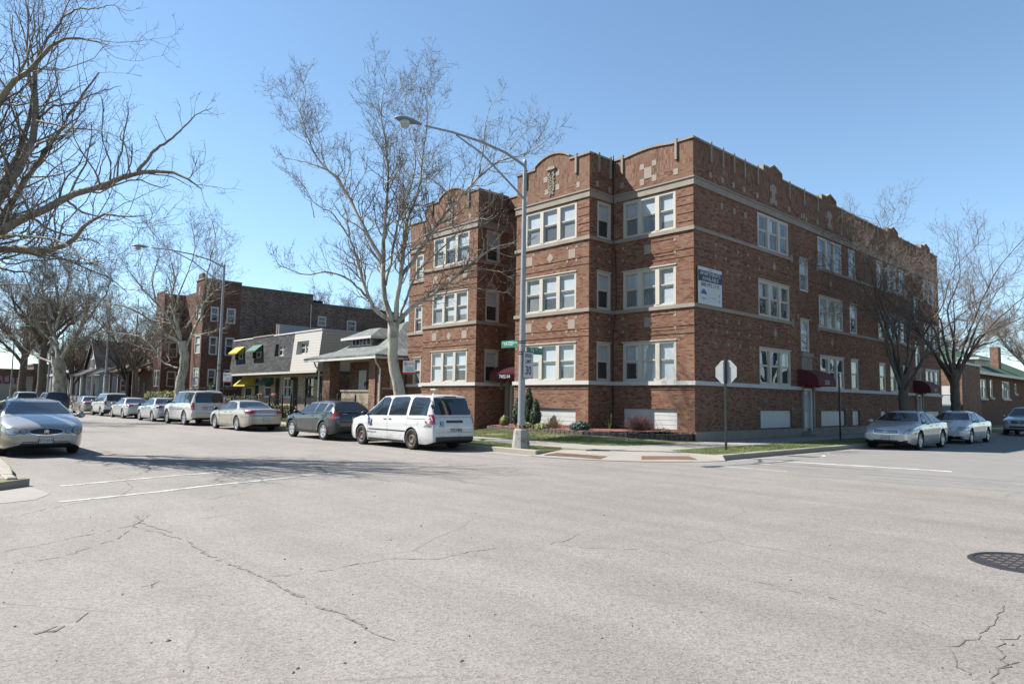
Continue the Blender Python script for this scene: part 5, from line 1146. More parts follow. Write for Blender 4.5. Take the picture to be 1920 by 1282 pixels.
ml, c = right_row('sport_utility', 'silver sport utility vehicle at the right edge with a dark grille and ring badge', 'suv', c, 50.8, '5', sp, -9.4 + .9)
p, nr = c.hit('x', 1, 0, .81); mb = MB(); mb.lathe([(.085, 0), (.085, .012), (.072, .012), (.072, 0)], CH, (p.x + .012, 0, .81), 'x', 20, False)
for a in (90, 210, 330): mb.box((p.x + .012, -.006, .81), (p.x + .02, .006, .885), CH) if a == 90 else mb.add([(p.x + .02, 0, .817), (p.x + .02, 0, .803), (p.x + .02, .075 * math.cos(math.radians(a)), .81 + .075 * math.sin(math.radians(a)))], [(0, 1, 2)], CH)
mb.build('ring_badge', ml)
# ================================================================ neighbouring buildings
def bmk(parent, O):
    def f(name, mb, uv=True, par=None, kind=None, sub=False):
        if not sub and name in ('coping', 'downpipe', 'fascia', 'stone_band', 'eave', 'bargeboard', 'door_leaf'):
            par_ = list(range(len(mb.v)))
            def find(i):
                while par_[i] != i: i = par_[i]
                return i
            for fc in mb.f:
                for i in fc[1:]: par_[find(i)] = find(fc[0])
            gr = {}
            for k, fc in enumerate(mb.f): gr.setdefault(find(fc[0]), []).append(k)
            o = None
            for ks in gr.values():
                m2 = MB()
                for k in ks: m2.add([mb.v[i] for i in mb.f[k]], [tuple(range(len(mb.f[k])))], mb.mats[mb.m[k]], mb.sm[k])
                o = f(name, m2, uv, par, kind, True)
            return o
        me = mb.mesh(name)
        if uv: box_uv(me)
        me.transform(Matrix.Translation((-O[0], -O[1], -O[2]))); o = link(name, me, par or parent)
        return o
    return f
def quad(mb, a, b, c_, d, m): mb.add([a, b, c_, d], [(0, 1, 2, 3)], m)
def thick(mb, pts, m, t=.12):   # roof plane: polygon with thickness downwards
    n = len(pts); nrm = (Vector(pts[1]) - Vector(pts[0])).cross(Vector(pts[2]) - Vector(pts[0])).normalized()
    if nrm.z < 0: pts = pts[::-1]
    lo = [(x, y, z - t) for x, y, z in pts]
    mb.add(list(pts) + lo, [tuple(range(n)), tuple(range(2 * n - 1, n - 1, -1))] + [(i, n + i, n + (i + 1) % n, (i + 1) % n) for i in range(n)], m)
# --- bungalow with the deep porch
O = (-39, 22, .14); bg_ = thing('bungalow', O, 'brown brick bungalow with a pale green-grey hipped roof, dormer and deep front porch', 'house'); P = bmk(bg_, O)
mb = MB(); side = ('x', -35.2, 1); front = ('y', 23.9, -1)
wall(mb, side, 22.2, 36, .2, 4.2, [(22.3, 23.65, 2.2, 3.62)], M['brick_brown']); wall(mb, front, -41.7, -35.6, .8, 4.2, [(-40.6, -39.6, 1.3, 3.5)], M['brick_brown'], .1)
mb.box((-41.7, 24.11, .2), (-35.21, 36, 4.2), M['brick_brown']); mb.box((-35.6, 22.2, .2), (-35.21, 24.1, 4.2), M['brick_brown']); P('wall', mb)
for (a, b) in ((-42.1, -41.1), (-36.3, -35.61)):
    mb = MB(); mb.box((a, 22.1, .2), (b, 22.8, 4.15), M['brick_brown']); P('porch_pillar', mb)
mb = MB(); mb.box((-39.7, 22.2, .2), (-36.3, 22.45, 2.03), M['brick_buff']); mb.box((-39.8, 22.15, 2.03), (-36.3, 22.5, 2.14), M['stone']); P('porch_wall', mb)
mb = MB(); mb.box((-42.1, 22.5, .2), (-35.6, 23.9, .8), M['stone']); P('porch_floor', mb)
window(bg_, side, 22.3, 23.65, 2.2, 3.62, 2, M['white'], .14, .09, style='dark', origin=O)
mb = MB(); mb.box((-40.57, 23.92, 1.3), (-39.63, 23.98, 3.47), M['white']); d_ = P('door', mb, False); mb = MB(); mb.box((-39.78, 23.88, 2.4), (-39.7, 23.92, 2.7), K); P('handle', mb, False, d_)
mb = MB(); mb.box((-39.4, 23.75, 2.5), (-39.15, 23.89, 2.75), K); P('letterbox', mb, False)
mb = MB(); z0 = 4.22; e = (-43.6, 22 - .55, -34.6, 36)
fl = [(e[0], e[1], z0), (e[2], e[1], z0), (-35.9, 23.1, 4.75), (-42.3, 23.1, 4.75)]; thick(mb, fl, M['shingle_roof'])
thick(mb, [(-42.3, 23.1, 4.75), (-35.9, 23.1, 4.75), (-39.1, 26.6, 6.9)], M['shingle_roof']); thick(mb, [(e[2], e[1], z0), (e[2], 36, z0), (-35.9, 36, 4.75), (-35.9, 23.1, 4.75)], M['shingle_roof'])
thick(mb, [(-35.9, 23.1, 4.75), (-35.9, 36, 4.75), (-39.1, 36, 6.9), (-39.1, 26.6, 6.9)], M['shingle_roof']); thick(mb, [(e[0], e[1], z0), (-42.3, 23.1, 4.75), (-42.3, 36, 4.75), (e[0], 36, z0)], M['shingle_roof']); thick(mb, [(-42.3, 23.1, 4.75), (-39.1, 26.6, 6.9), (-39.1, 36, 6.9), (-42.3, 36, 4.75)], M['shingle_roof'])
rf = P('roof', mb)
mb = MB(); mb.box((e[0], e[1], z0 - .25), (e[2], e[1] + .03, z0 - .1), M['white']); mb.box((e[2] - .03, e[1] + .03, z0 - .25), (e[2], 36, z0 - .1), M['white']); mb.box((e[0] + .05, e[1] + .03, z0 - .19), (e[2] - .03, 24.6, z0 - .16), M['white']); P('eave', mb, False, rf)
mb = MB(); mb.box((-41.2, 23.7, 4.85), (-38.6, 26.2, 5.6), M['siding_tan']); dm_ = P('dormer', mb, True, rf)
mb = MB(); mb.box((-41.35, 23.6, 4.95), (-38.5, 23.7, 5.1), M['white']); mb.box((-41.1, 23.62, 5.1), (-38.7, 23.69, 5.55), M['white'])
for i in range(5): mb.box((-40.95 + i * .45, 23.6, 5.14), (-40.62 + i * .45, 23.63, 5.5), M['car_glass'])
P('dormer_window', mb, False, rf)
mb = MB(); zt = 5.6; thick(mb, [(-41.8, 23.2, zt), (-38.0, 23.2, zt), (-39.1, 24.6, 6.3), (-40.6, 24.6, 6.3)], M['shingle_roof']); thick(mb, [(-38.0, 23.2, zt), (-38.0, 26.6, zt), (-39.1, 26.6, 6.3), (-39.1, 24.6, 6.3)], M['shingle_roof']); thick(mb, [(-41.8, 23.2, zt), (-40.6, 24.6, 6.3), (-40.6, 26.6, 6.3), (-41.8, 26.6, zt)], M['shingle_roof']); thick(mb, [(-40.6, 24.6, 6.3), (-39.1, 24.6, 6.3), (-39.1, 26.6, 6.5), (-40.6, 26.6, 6.5)], M['shingle_roof'])
mb.box((-41.8, 23.17, 5.46), (-38.0, 23.2, 5.62), M['white']); mb.box((-38.0, 23.17, 5.46), (-37.97, 26.4, 5.62), M['white']); P('dormer_roof', mb, True, rf)
mb = MB()
for x, dx in ((-34.95, .0), (-42.45, -.0)): mb.tube([(x + .2, 21.5, 4.05), (x, 21.75, 3.7), (x, 22.02, 3.4), (x, 22.02, .3)], .055, M['white'], 8)
P('downpipe', mb, False)
# --- four terrace townhouses with slanted upper storeys
ux = [-62.08, -57.8, -53.75, -50.0, -45.63]; YT = 23.5
spec_t = [('shingle_dark', 'grey-shingled end townhouse with yellow fabric awnings over its windows', 'awn_yellow'), ('shingle_dark', 'charcoal-shingled townhouse with dark green awnings over its windows', 'awn_green'), ('shingle_dark', 'charcoal-shingled townhouse with a plain upper window, next to the white-sided one', None), ('siding', 'white-sided townhouse at the right end of the terrace', None)]
for i, (mt, lb, aw) in enumerate(spec_t):
    a, b = ux[i], ux[i + 1]; O = (a, YT, .14); th = thing('townhouse', O, lb, 'house', 'terrace of slant-fronted townhouses'); P = bmk(th, O); mid = (a + b) / 2; g = .012
    m = MB(); yt = YT + .32; zt = 6.52 if i != 1 else 6.58; z0 = 3.58
    def yz(z): return YT + (yt - YT) * (z - z0) / (zt - z0)
    ua, ub = {0: (-61.3, -59.5), 1: (-57.5, -55.7), 2: (-53.2, -51.4), 3: (-49.4, -47.5)}[i]; za, zb = 4.85, 5.85
    cells = [(a + g, ua, z0, zt), (ub, b - g, z0, zt), (ua, ub, z0, za), (ua, ub, zb, zt)]
    for (p, q, r_, s_) in cells: m.add([(p, yz(r_), r_), (q, yz(r_), r_), (q, yz(s_), s_), (p, yz(s_), s_)], [(0, 1, 2, 3)], M[mt])
    for (p, q, r_, s_) in ((ua, ua, za, zb), (ub, ub, za, zb)): m.add([(p, yz(r_), r_), (p, yz(s_), s_), (p, YT + .62, s_), (p, YT + .62, r_)], [(0, 1, 2, 3)], M[mt] if i < 3 else M['white'])
    m.add([(ua, yz(za), za), (ub, yz(za), za), (ub, YT + .62, za), (ua, YT + .62, za)], [(0, 1, 2, 3)], M['white']); m.add([(ua, yz(zb), zb), (ub, yz(zb), zb), (ub, YT + .62, zb), (ua, YT + .62, zb)], [(0, 1, 2, 3)], M['white'])
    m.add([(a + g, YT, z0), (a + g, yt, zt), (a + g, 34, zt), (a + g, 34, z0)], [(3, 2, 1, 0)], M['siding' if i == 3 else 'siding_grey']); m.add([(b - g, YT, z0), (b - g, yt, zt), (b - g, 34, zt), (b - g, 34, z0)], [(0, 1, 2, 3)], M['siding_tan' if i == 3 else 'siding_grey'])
    m.add([(a + g, yt, zt), (b - g, yt, zt), (b - g, 34, zt), (a + g, 34, zt)], [(0, 1, 2, 3)], M['roof_flat']); m.add([(a + g, YT, z0), (b - g, YT, z0), (b - g, 24.75, z0), (a + g, 24.75, z0)], [(3, 2, 1, 0)], M['cream'])
    P('upper_storey', m)
    window(th, ('y', YT + .45, -1), ua + .02, ub - .02, za + .01, zb - .01, 2, M['white'], .08, .06, style='dark' if i != 2 else 'lit', origin=O)
    m = MB(); m.box((a + g, YT - .06, z0 - .16), (b - g, YT, z0), M['cream']); m.box((a + g, yt - .05, zt), (b - g, yt + .2, zt + .1), M['white'] if i != 1 else M['stone']); P('fascia', m, False)
    fr = ('y', 24.7, -1); dx0, dx1 = {0: (-61.0, -60.1), 1: (-56.85, -56.0), 2: (-52.9, -52.0), 3: (-48.95, -47.9)}[i]
    wx0, wx1 = {0: (-61.9, -61.25), 1: (-59.7, -57.6), 2: (-55.2, -53.4), 3: (-51.4, -49.4)}[i]
    dx0, dx1 = max(dx0, a + .1), min(dx1, b - .1); wx0 = max(wx0, a + .15)
    if wx1 > dx0 - .1 and wx0 < dx0: wx1 = dx0 - .2
    if i == 0: wx0, wx1, dx0, dx1 = -61.6, -59.9, -59.3, -58.4
    if i == 1: wx0, wx1, dx0, dx1 = -57.3, -55.9, -55.2, -54.3
    if i == 2: dx0, dx1, wx0, wx1 = -52.0 + .1, -51.0, -53.6, -52.2
    if i == 3: wx0, wx1, dx0, dx1 = -49.8, -48.4, -47.6, -46.6
    m = MB(); wall(m, fr, a + g, b - g, .2, 3.42, [(dx0, dx1, .9, 3.25), (wx0, wx1, 1.6, 3.2)], M['brick_buff']); m.box((b - g - .01, 24.72, .2), (b - g, 34, 3.42), M['brick_brown']); m.box((a + g, YT + .2, .15), (b - g, 24.69, .75), M['stone']); P('ground_storey', m)
    window(th, fr, wx0, wx1, 1.6, 3.2, 2 if i > 1 else 1, M['white'] if i < 3 else K, .08, .06, style='dark', origin=O)
    m = MB(); m.box((dx0 + .01, 24.78, .9), (dx1 - .01, 24.84, 3.24), K); 
    for k in range(5): m.box((dx0 + .1 + k * (dx1 - dx0 - .2) / 4 - .01, 24.75, 1.0), (dx0 + .1 + k * (dx1 - dx0 - .2) / 4 + .01, 24.775, 3.15), M['black_iron'])
    P('door', m, False)
    m = MB(); m.box((mid - .1, 24.5, 3.0), (mid, 24.69, 3.2), K); P('wall_lamp', m, False)
    if aw:
        for (p, q, zb_, zt_, dp, y0) in ((ua - .1, ub + .05, 5.3, 5.95, .62, YT + .22), ((wx0 - .3, wx1 + .55, 2.5, 3.3, .85, 24.68) if i == 0 else (wx0 - .25, wx1 + .45, 2.55, 3.25, .75, 24.68))):
            m = MB(); vs = [(p, y0, zt_), (q, y0, zt_), (q, y0 - dp, zb_ + .12), (p, y0 - dp, zb_ + .12), (q, y0 - dp, zb_), (p, y0 - dp, zb_), (p, y0, zb_ + .1), (q, y0, zb_ + .1)]
            m.add(vs, [(0, 1, 2, 3), (3, 2, 4, 5), (1, 7, 4, 2), (0, 3, 5, 6)], M[aw]); P('awning', m, False)
m = MB(); O = (-54, 24.3, 6.6); rs = thing('roof_screen', O, 'long pale grey metal screen with a brown pipe on the terrace roof', 'roof screen')
m.box((-.1, 0, -.02), (0, 9.5, .95), M['siding_grey']); m.build('screen', rs, uv=True); m = MB(); m.box((-.55, .0, -.02), (-.3, .25, 1.0), M['brick_brown']); m.build('pipe', rs)
# --- three-storey brick block behind the terrace
O = (-65, 22, .14); bb = thing('brick_block', O, 'three storey red brick block with a long blank side wall behind the terrace', 'apartment building'); P = bmk(bb, O)
sd = ('x', -65.0, 1); W_ = [(22.65, 23.4, 8.45, 9.85), (24.1, 24.95, 8.4, 9.85), (22.65, 23.4, 5.4, 7.1), (24.1, 24.95, 5.4, 7.1), (22.65, 23.4, 2.5, 4.1), (24.1, 24.95, 2.5, 4.1)]
m = MB(); wall(m, sd, 21.97, 25.4, .2, 12.3, W_, M['brick_red'])
bayF = [(-66.8, -65.35, 2.5, 4.2), (-66.8, -65.35, 5.5, 7.2), (-66.8, -65.35, 8.5, 10.1)]; wall(m, ('y', 21.97, -1), -67.1, -65, .2, 12.3, bayF, M['brick_red'])
wall(m, ('x', -67.1, -1), 21.97, 23.6, .2, 12.3, [], M['brick_red']); rec = [(u, u + .9, z, z + 1.6) for u in (-69.2, -71.2) for z in (2.6, 5.6, 8.6)]; wall(m, ('y', 23.6, -1), -75.2, -67.1, .2, 12.0, rec, M['brick_red'])
wall(m, ('x', -75.2, 1), 21.6, 23.6, .2, 12.0, [(22.2, 23.1, z, z + 1.6) for z in (2.5, 5.5, 8.5)], M['brick_red']); by2 = [(-77.4, -75.6, z, z + 1.7) for z in (2.5, 5.5, 8.5)]; wall(m, ('y', 21.6, -1), -77.9, -75.2, .2, 12.2, by2, M['brick_red']); m.box((-77.9, 21.65, .2), (-75.25, 34, 11.9), M['brick_red']); m.box((-75.25, 24, .2), (-65.3, 34, 11.6), M['dark'])
P('wall', m)
m = MB(); wall(m, sd, 25.4, 32.6, .2, 12.05, [], M['brick_dark']); W2 = [(33.35, 34.3, 8.97, 9.98), (36.7, 37.8, 8.7, 9.85)]; wall(m, sd, 32.6, 44, .2, 11.2, W2, M['brick_dark']); m.box((-65.3, 32.6, 11.2), (-65, 32.75, 12.05), M['brick_dark']); P('side_wall', m)
m = MB(); m.box((-65.25, 21.9, 12.3), (-64.93, 25.4, 12.42), M['stone']); m.box((-67.2, 21.9, 12.3), (-65.25, 22.2, 12.42), M['stone']); m.box((-65.25, 25.4, 12.05), (-64.94, 32.75, 12.13), M['roof_trim']); m.box((-65.25, 32.75, 11.2), (-64.94, 44, 11.3), M['roof_trim']); m.box((-66.6, 21.95, 12.42), (-65.5, 22.2, 12.9), M['brick_red']); m.box((-77.9, 21.55, 12.2), (-75.2, 21.8, 12.35), M['stone']); P('coping', m)
for w_ in W_ + W2: window(bb, sd, *w_, 1, M['white'], style='dark', origin=O)
for w_ in bayF: window(bb, ('y', 21.97, -1), *w_, 1, M['white'], style='full', origin=O)
for w_ in rec: window(bb, ('y', 23.6, -1), *w_, 1, M['white'], style='dark', origin=O)
for w_ in by2: window(bb, ('y', 21.6, -1), *w_, 2, M['white'], style='dark', origin=O)
for z in (2.5, 5.5, 8.5): window(bb, ('x', -75.2, 1), 22.2, 23.1, z, z + 1.6, 1, M['white'], style='dark', origin=O)
m = MB(); m.tube([(-64.9, 32.5, 11.1), (-64.9, 32.5, 6.5)], .05, M['white'], 6); P('downpipe', m, False)
m = MB(); m.box((-65.05, 21.9, 2.25), (-64.94, 25.4, 2.4), M['stone']); m.box((-67.15, 21.9, 2.25), (-65.05, 21.97, 2.4), M['stone']); m.box((-66.3, 21.94, 10.9), (-65.9, 21.97, 11.7), M['stone']); P('stone_band', m, False)
# --- gabled houses further along
def gable_house(x0, x1, y0, y1, zw, zr, label, wm, rm, gm, porch=None, win=(2.0, 3.6), cat='house'):
    O = ((x0 + x1) / 2, y0, .14); t = thing('gabled_house', O, label, cat, 'gabled houses beyond the brick block'); P = bmk(t, O); xm = (x0 + x1) / 2
    m = MB(); m.box((x0, y0, .2), (x1, y1, zw), M[wm]); P('wall', m)
    m = MB(); m.add([(x0, y0 - .02, zw), (x1, y0 - .02, zw), (xm, y0 - .02, zr - .1)], [(0, 1, 2)], M[gm]); P('gable', m)
    m = MB(); thick(m, [(x1 + .35, y0 - .4, zw - .25), (x1 + .35, y1, zw - .25), (xm, y1, zr), (xm, y0 - .4, zr)], M[rm]); thick(m, [(x0 - .35, y0 - .4, zw - .25), (xm, y0 - .4, zr), (xm, y1, zr), (x0 - .35, y1, zw - .25)], M[rm]); rf = P('roof', m)
    m = MB()
    for s_ in (x0 - .35, x1 + .35): m.add([(s_, y0 - .42, zw - .38), (xm, y0 - .42, zr - .13), (xm, y0 - .42, zr + .02), (s_, y0 - .42, zw - .23)], [(0, 1, 2, 3)], M['white'])
    P('bargeboard', m, False, rf)
    window(t, ('y', y0 - .2, -1), xm - .8, xm + .8, zw + .15, zw + 1.5, 3, M['white'], .08, .07, style='dark', origin=O)
    window(t, ('y', y0 - .2, -1), xm - 2.0, xm - .4, *win, 2, M['white'], .08, .07, style='dark', origin=O)
    window(t, ('x', x1 + .2, 1), y0 + 2.5, y0 + 3.6, *win, 1, M['white'], .08, .07, style='dark', origin=O)
    m = MB(); m.box((xm + .7, y0 - .06, .9), (xm + 1.6, y0 - .01, 3.0), M['awning'] if wm == 'siding_grey' else K); P('door', m, False)
    if porch:
        px0, px1, d, z, pm = porch; m = MB(); thick(m, [(px0, y0 - d, z), (px1, y0 - d, z), (px1 - .3, y0 - .45, z + .8), (px0 + .3, y0 - .45, z + .8)], M[rm] if pm else M['white'], .16); P('porch_roof', m)
        for x in np.linspace(px0 + .3, px1 - .3, 4):
            m = MB(); m.box((x - .12, y0 - d + .15, .2), (x + .12, y0 - d + .39, z - .16), M['white'] if pm != 2 else M['brick_brown']); P('porch_post', m, False)
        m = MB(); m.box((px0 + .3, y0 - d + .2, .2), (px1 - .3, y0 - d + .35, 1.4), M['brick_dark' if pm == 2 else 'siding_grey']); P('porch_wall', m)
    return t
gable_house(-90.5, -80, 22.6, 36, 4.5, 7.5, 'brown-roofed bungalow with a dark brick porch beside the three storey block', 'brick_brown', 'shingle_brown', 'siding_tan', (-90.8, -79.6, 2.2, 4.3, 2))
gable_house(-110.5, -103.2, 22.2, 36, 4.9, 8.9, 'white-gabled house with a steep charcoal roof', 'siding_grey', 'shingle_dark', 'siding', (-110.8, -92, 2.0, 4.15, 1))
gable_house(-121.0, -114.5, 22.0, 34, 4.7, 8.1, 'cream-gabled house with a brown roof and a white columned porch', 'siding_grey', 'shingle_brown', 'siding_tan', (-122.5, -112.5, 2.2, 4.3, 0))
gable_house(-136.0, -127, 22.5, 34, 4.9, 8.4, 'furthest gabled house, half hidden by bare trees', 'siding_tan', 'shingle_dark', 'siding_tan', (-136, -127, 2, 4.2, 1))
# --- far shops closing the street
O = (-165, 20, 0); sh = thing('shop', O, 'distant low shop with big purple letters under a dark roof at the left edge', 'shop'); m = MB(); m.box((-8, -14, 0), (0, 4, 3.3), M['siding_tan']); m.box((-8, -14, 3.3), (.1, 4, 5.0), simple('pinkish_fascia', (.45, .33, .34), .8)); m.build('wall', sh, uv=True)
m = MB(); m.box((-8.2, -14.2, 5.0), (.5, 4.2, 6.3), M['shingle_brown']); m.build('roof', sh, uv=True)
text_obj('lettering', 'AUT', 2.1, simple('purple_letters', (.14, .03, .12), .7, var=0), frame((.14, -.3, 4.1), (0, 1, 0), (0, 0, 1)), sh, .02, 1, .04)
for y in (-12, -8, -4, .5):
    m = MB(); m.box((0, y, .2), (.06, y + 2.6, 2.6), M['car_glass']); m.build('shop_window', sh)
O = (-170, -14, 0); sh = thing('shop', O, 'distant brown commercial block left of the shop with purple letters', 'shop'); m = MB(); m.box((-10, -22, 0), (0, 6, 6.5), M['brick_brown']); m.build('wall', sh, uv=True); m = MB(); m.box((-10.2, -22.2, 6.5), (.2, 6.2, 6.8), M['stone']); m.build('coping', sh)
O = (-172, 34, 0); sh = thing('shop', O, 'distant dark brick building behind the bare street trees', 'shop'); m = MB(); m.box((-12, -9, 0), (0, 14, 7.5), M['brick_dark']); m.build('wall', sh, uv=True); m = MB(); m.box((-12.2, -9.2, 7.5), (.2, 14.2, 7.8), M['stone']); m.build('coping', sh)
# --- right-hand side street: brick garage and green-roofed house
O = (-16, 66, .1); gr = thing('garage', O, 'small brick garage with a white door between the big building and the green-roofed house', 'garage'); P = bmk(gr, O)
m = MB(); wall(m, ('y', 60.7, -1), -22, -14.9, 0, 4.95, [(-16.9, -15.1, .05, 3.3)], M['brick_brown'], .1); wall(m, ('x', -14.9, 1), 60.7, 66, 0, 4.95, [], M['brick_brown']); P('wall', m)
m = MB(); m.box((-16.9, 60.73, .05), (-15.1, 60.78, 2.55), M['blind']); m.box((-16.9, 60.71, 2.6), (-15.1, 60.77, 3.3), M['white']); P('door', m, False); m = MB(); m.box((-22.2, 60.5, 4.95), (-14.8, 66, 5.1), M['white']); P('roof', m)
O = (-16, 70, .1); gh = thing('green_roofed_house', O, 'low brick house with a green hipped roof and brick chimney at the right edge', 'house'); P = bmk(gh, O)
sd = ('x', -16., 1); W_ = [(70.6, 72.7, 2.5, 4.15, 2), (74.1, 75.0, 2.6, 4.2, 1), (78.6, 81.5, 2.55, 4.2, 3), (83.6, 84.4, 3.1, 4.1, 1)]
m = MB(); wall(m, sd, 69.6, 96, 0, 4.7, [w_[:4] for w_ in W_], M['brick_red']); wall(m, ('y', 69.6, -1), -24, -16, 0, 4.7, [(-19.5, -17, .6, 3.9)], M['brick_red']); P('wall', m)
for w_ in W_: window(gh, sd, *w_[:4], w_[4], M['white'], .07, .1, style='lit', origin=O); 
for w_ in W_:
    m = MB(); m.box((-16, w_[0] - .15, w_[2] - .18), (-15.88, w_[1] + .15, w_[2]), M['stone_white']); P('sill', m, False)
m = MB(); m.box((-16.55, 67.6, 0), (-15.95, 68.2, 4.6), M['brick_red']); P('porch_pillar', m); m = MB(); m.box((-22, 67.6, .0), (-16.55, 67.8, 1.3), M['white']); P('porch_rail', m, False)
m = MB(); ze = 4.75; thick(m, [(-15.3, 67.2, ze), (-15.3, 97, ze), (-20, 92, 7.35), (-20, 76, 7.35)], M['shingle_green']); thick(m, [(-24.7, 67.2, ze), (-15.3, 67.2, ze), (-20, 76, 7.35)], M['shingle_green']); thick(m, [(-24.7, 67.2, ze), (-20, 76, 7.35), (-20, 92, 7.35), (-24.7, 97, ze)], M['shingle_green']); rf = P('roof', m)
m = MB(); m.box((-15.3, 67.2, ze - .28), (-15.26, 97, ze - .02), M['white']); m.box((-24.7, 67.16, ze - .28), (-15.26, 67.2, ze - .02), M['white']); P('eave', m, False, rf)
m = MB(); m.box((-17.3, 80.5, 5), (-16.6, 81.6, 7.6), M['brick_brown']); P('chimney', m, True, rf)
m = MB(); m.box((-17.6, 72, 5.2), (-16.6, 76, 5.95), M['siding']); m.box((-17.9, 71.7, 5.95), (-16.2, 76.3, 6.12), M['white']); P('dormer', m, True, rf)
# lots beyond on both sides (low, mostly hidden)
for (x0, x1, y0, y1, z, m_, lb) in ((-17, -27, 100, 112, 5, 'brick_brown', 'low brown brick house beyond the green-roofed house'), (-30, -44, 66, 80, 6.2, 'brick_dark', 'two storey dark brick house behind the garage')):
    O = ((x0 + x1) / 2, y0, 0); t = thing('back_house', O, lb, 'house'); P = bmk(t, O); m = MB(); m.box((x0, y0, 0), (x1, y1, z), M[m_]); P('wall', m); m = MB(); thick(m, [(x0 + .3, y0 - .3, z), (x0 + .3, y1, z), ((x0 + x1) / 2, y1, z + 2.2), ((x0 + x1) / 2, y0 - .3, z + 2.2)], M['shingle_brown']); thick(m, [(x1 - .3, y0 - .3, z), ((x0 + x1) / 2, y0 - .3, z + 2.2), ((x0 + x1) / 2, y1, z + 2.2), (x1 - .3, y1, z)], M['shingle_brown']); P('roof', m)
# ================================================================ bare trees
def resample(P, R, n):
    P = np.asarray(P, float); R = np.asarray(R, float); d = np.r_[0, np.cumsum(np.linalg.norm(np.diff(P, axis=0), axis=1))]; t = np.linspace(0, d[-1], n)
    k = np.array([np.interp(t, d, P[:, i]) for i in range(3)]).T
    if n > 6:     # light smoothing of the corners
        s = k.copy(); s[1:-1] = (k[:-2] + 2 * k[1:-1] + k[2:]) / 4; k = s
    return k, np.interp(t, d, R)
def tubes(PL, RD, S):
    """PL (N,P,3), RD (N,P) -> verts, quads"""
    Nn, Pn, _ = PL.shape; T = np.gradient(PL, axis=1); T /= np.linalg.norm(T, axis=2, keepdims=True) + 1e-9
    ref = np.where(np.abs(T[..., 2:3]) > .92, np.array([1., 0, 0]), np.array([0, 0, 1.])); U = np.cross(T, ref); U /= np.linalg.norm(U, axis=2, keepdims=True) + 1e-9; V = np.cross(T, U)
    a = 2 * np.pi * np.arange(S) / S; X = PL[:, :, None, :] + (U[:, :, None, :] * np.cos(a)[None, None, :, None] + V[:, :, None, :] * np.sin(a)[None, None, :, None]) * RD[:, :, None, None]
    idx = np.arange(Nn * Pn * S).reshape(Nn, Pn, S); A = idx[:, :-1, :]; B = idx[:, 1:, :]
    Q = np.stack([A, np.roll(A, -1, 2), np.roll(B, -1, 2), B], -1).reshape(-1, 4); return X.reshape(-1, 3), Q
def sprout(g, PL, RD, dens, ratio, Pn, ang=(30, 65), curl=.25, up=.12, t0=.12, rmin=.005, rf=.6, lmax=9, lmin=.1, zbias=None, taper=.35, maxn=5000, tf=.6):
    seg = np.linalg.norm(np.diff(PL, axis=1), axis=2); Ln = seg.sum(1); n = np.maximum(0, np.floor(Ln * dens * (1 - t0) + g.uniform(0, 1, len(Ln)))).astype(int)
    pi = np.repeat(np.arange(len(PL)), n)
    if len(pi) > maxn: pi = g.choice(pi, maxn, replace=False)
    M_ = len(pi); t = t0 + (1 - t0) * g.uniform(0, 1, M_) ** .72; K = PL.shape[1] - 1; f = t * K; i0 = np.minimum(f.astype(int), K - 1); w_ = (f - i0)[:, None]
    p = PL[pi, i0] * (1 - w_) + PL[pi, i0 + 1] * w_; T = PL[pi, i0 + 1] - PL[pi, i0]; T /= np.linalg.norm(T, axis=1, keepdims=True) + 1e-9
    r = RD[pi, i0] * (1 - w_[:, 0]) + RD[pi, i0 + 1] * w_[:, 0]
    rv = g.normal(0, 1, (M_, 3)); rv -= (rv * T).sum(1, keepdims=True) * T; rv /= np.linalg.norm(rv, axis=1, keepdims=True) + 1e-9
    a = np.radians(g.uniform(*ang, M_))[:, None]; d = T * np.cos(a) + rv * np.sin(a)
    L_ = np.clip(Ln[pi] * ratio * (1.15 - tf * t) * g.uniform(.55, 1.25, M_), lmin, lmax); st = (L_ / (Pn - 1))[:, None]
    C = np.empty((M_, Pn, 3)); C[:, 0] = p
    for k in range(1, Pn):
        d = d + g.normal(0, curl, (M_, 3)); d[:, 2] += up; d /= np.linalg.norm(d, axis=1, keepdims=True); C[:, k] = C[:, k - 1] + d * st
    r0 = np.maximum(rmin, np.minimum(r * rf, .017 * L_ + .003)); R = r0[:, None] * np.linspace(1, taper, Pn)[None, :]; return C, np.maximum(R, rmin * .6)
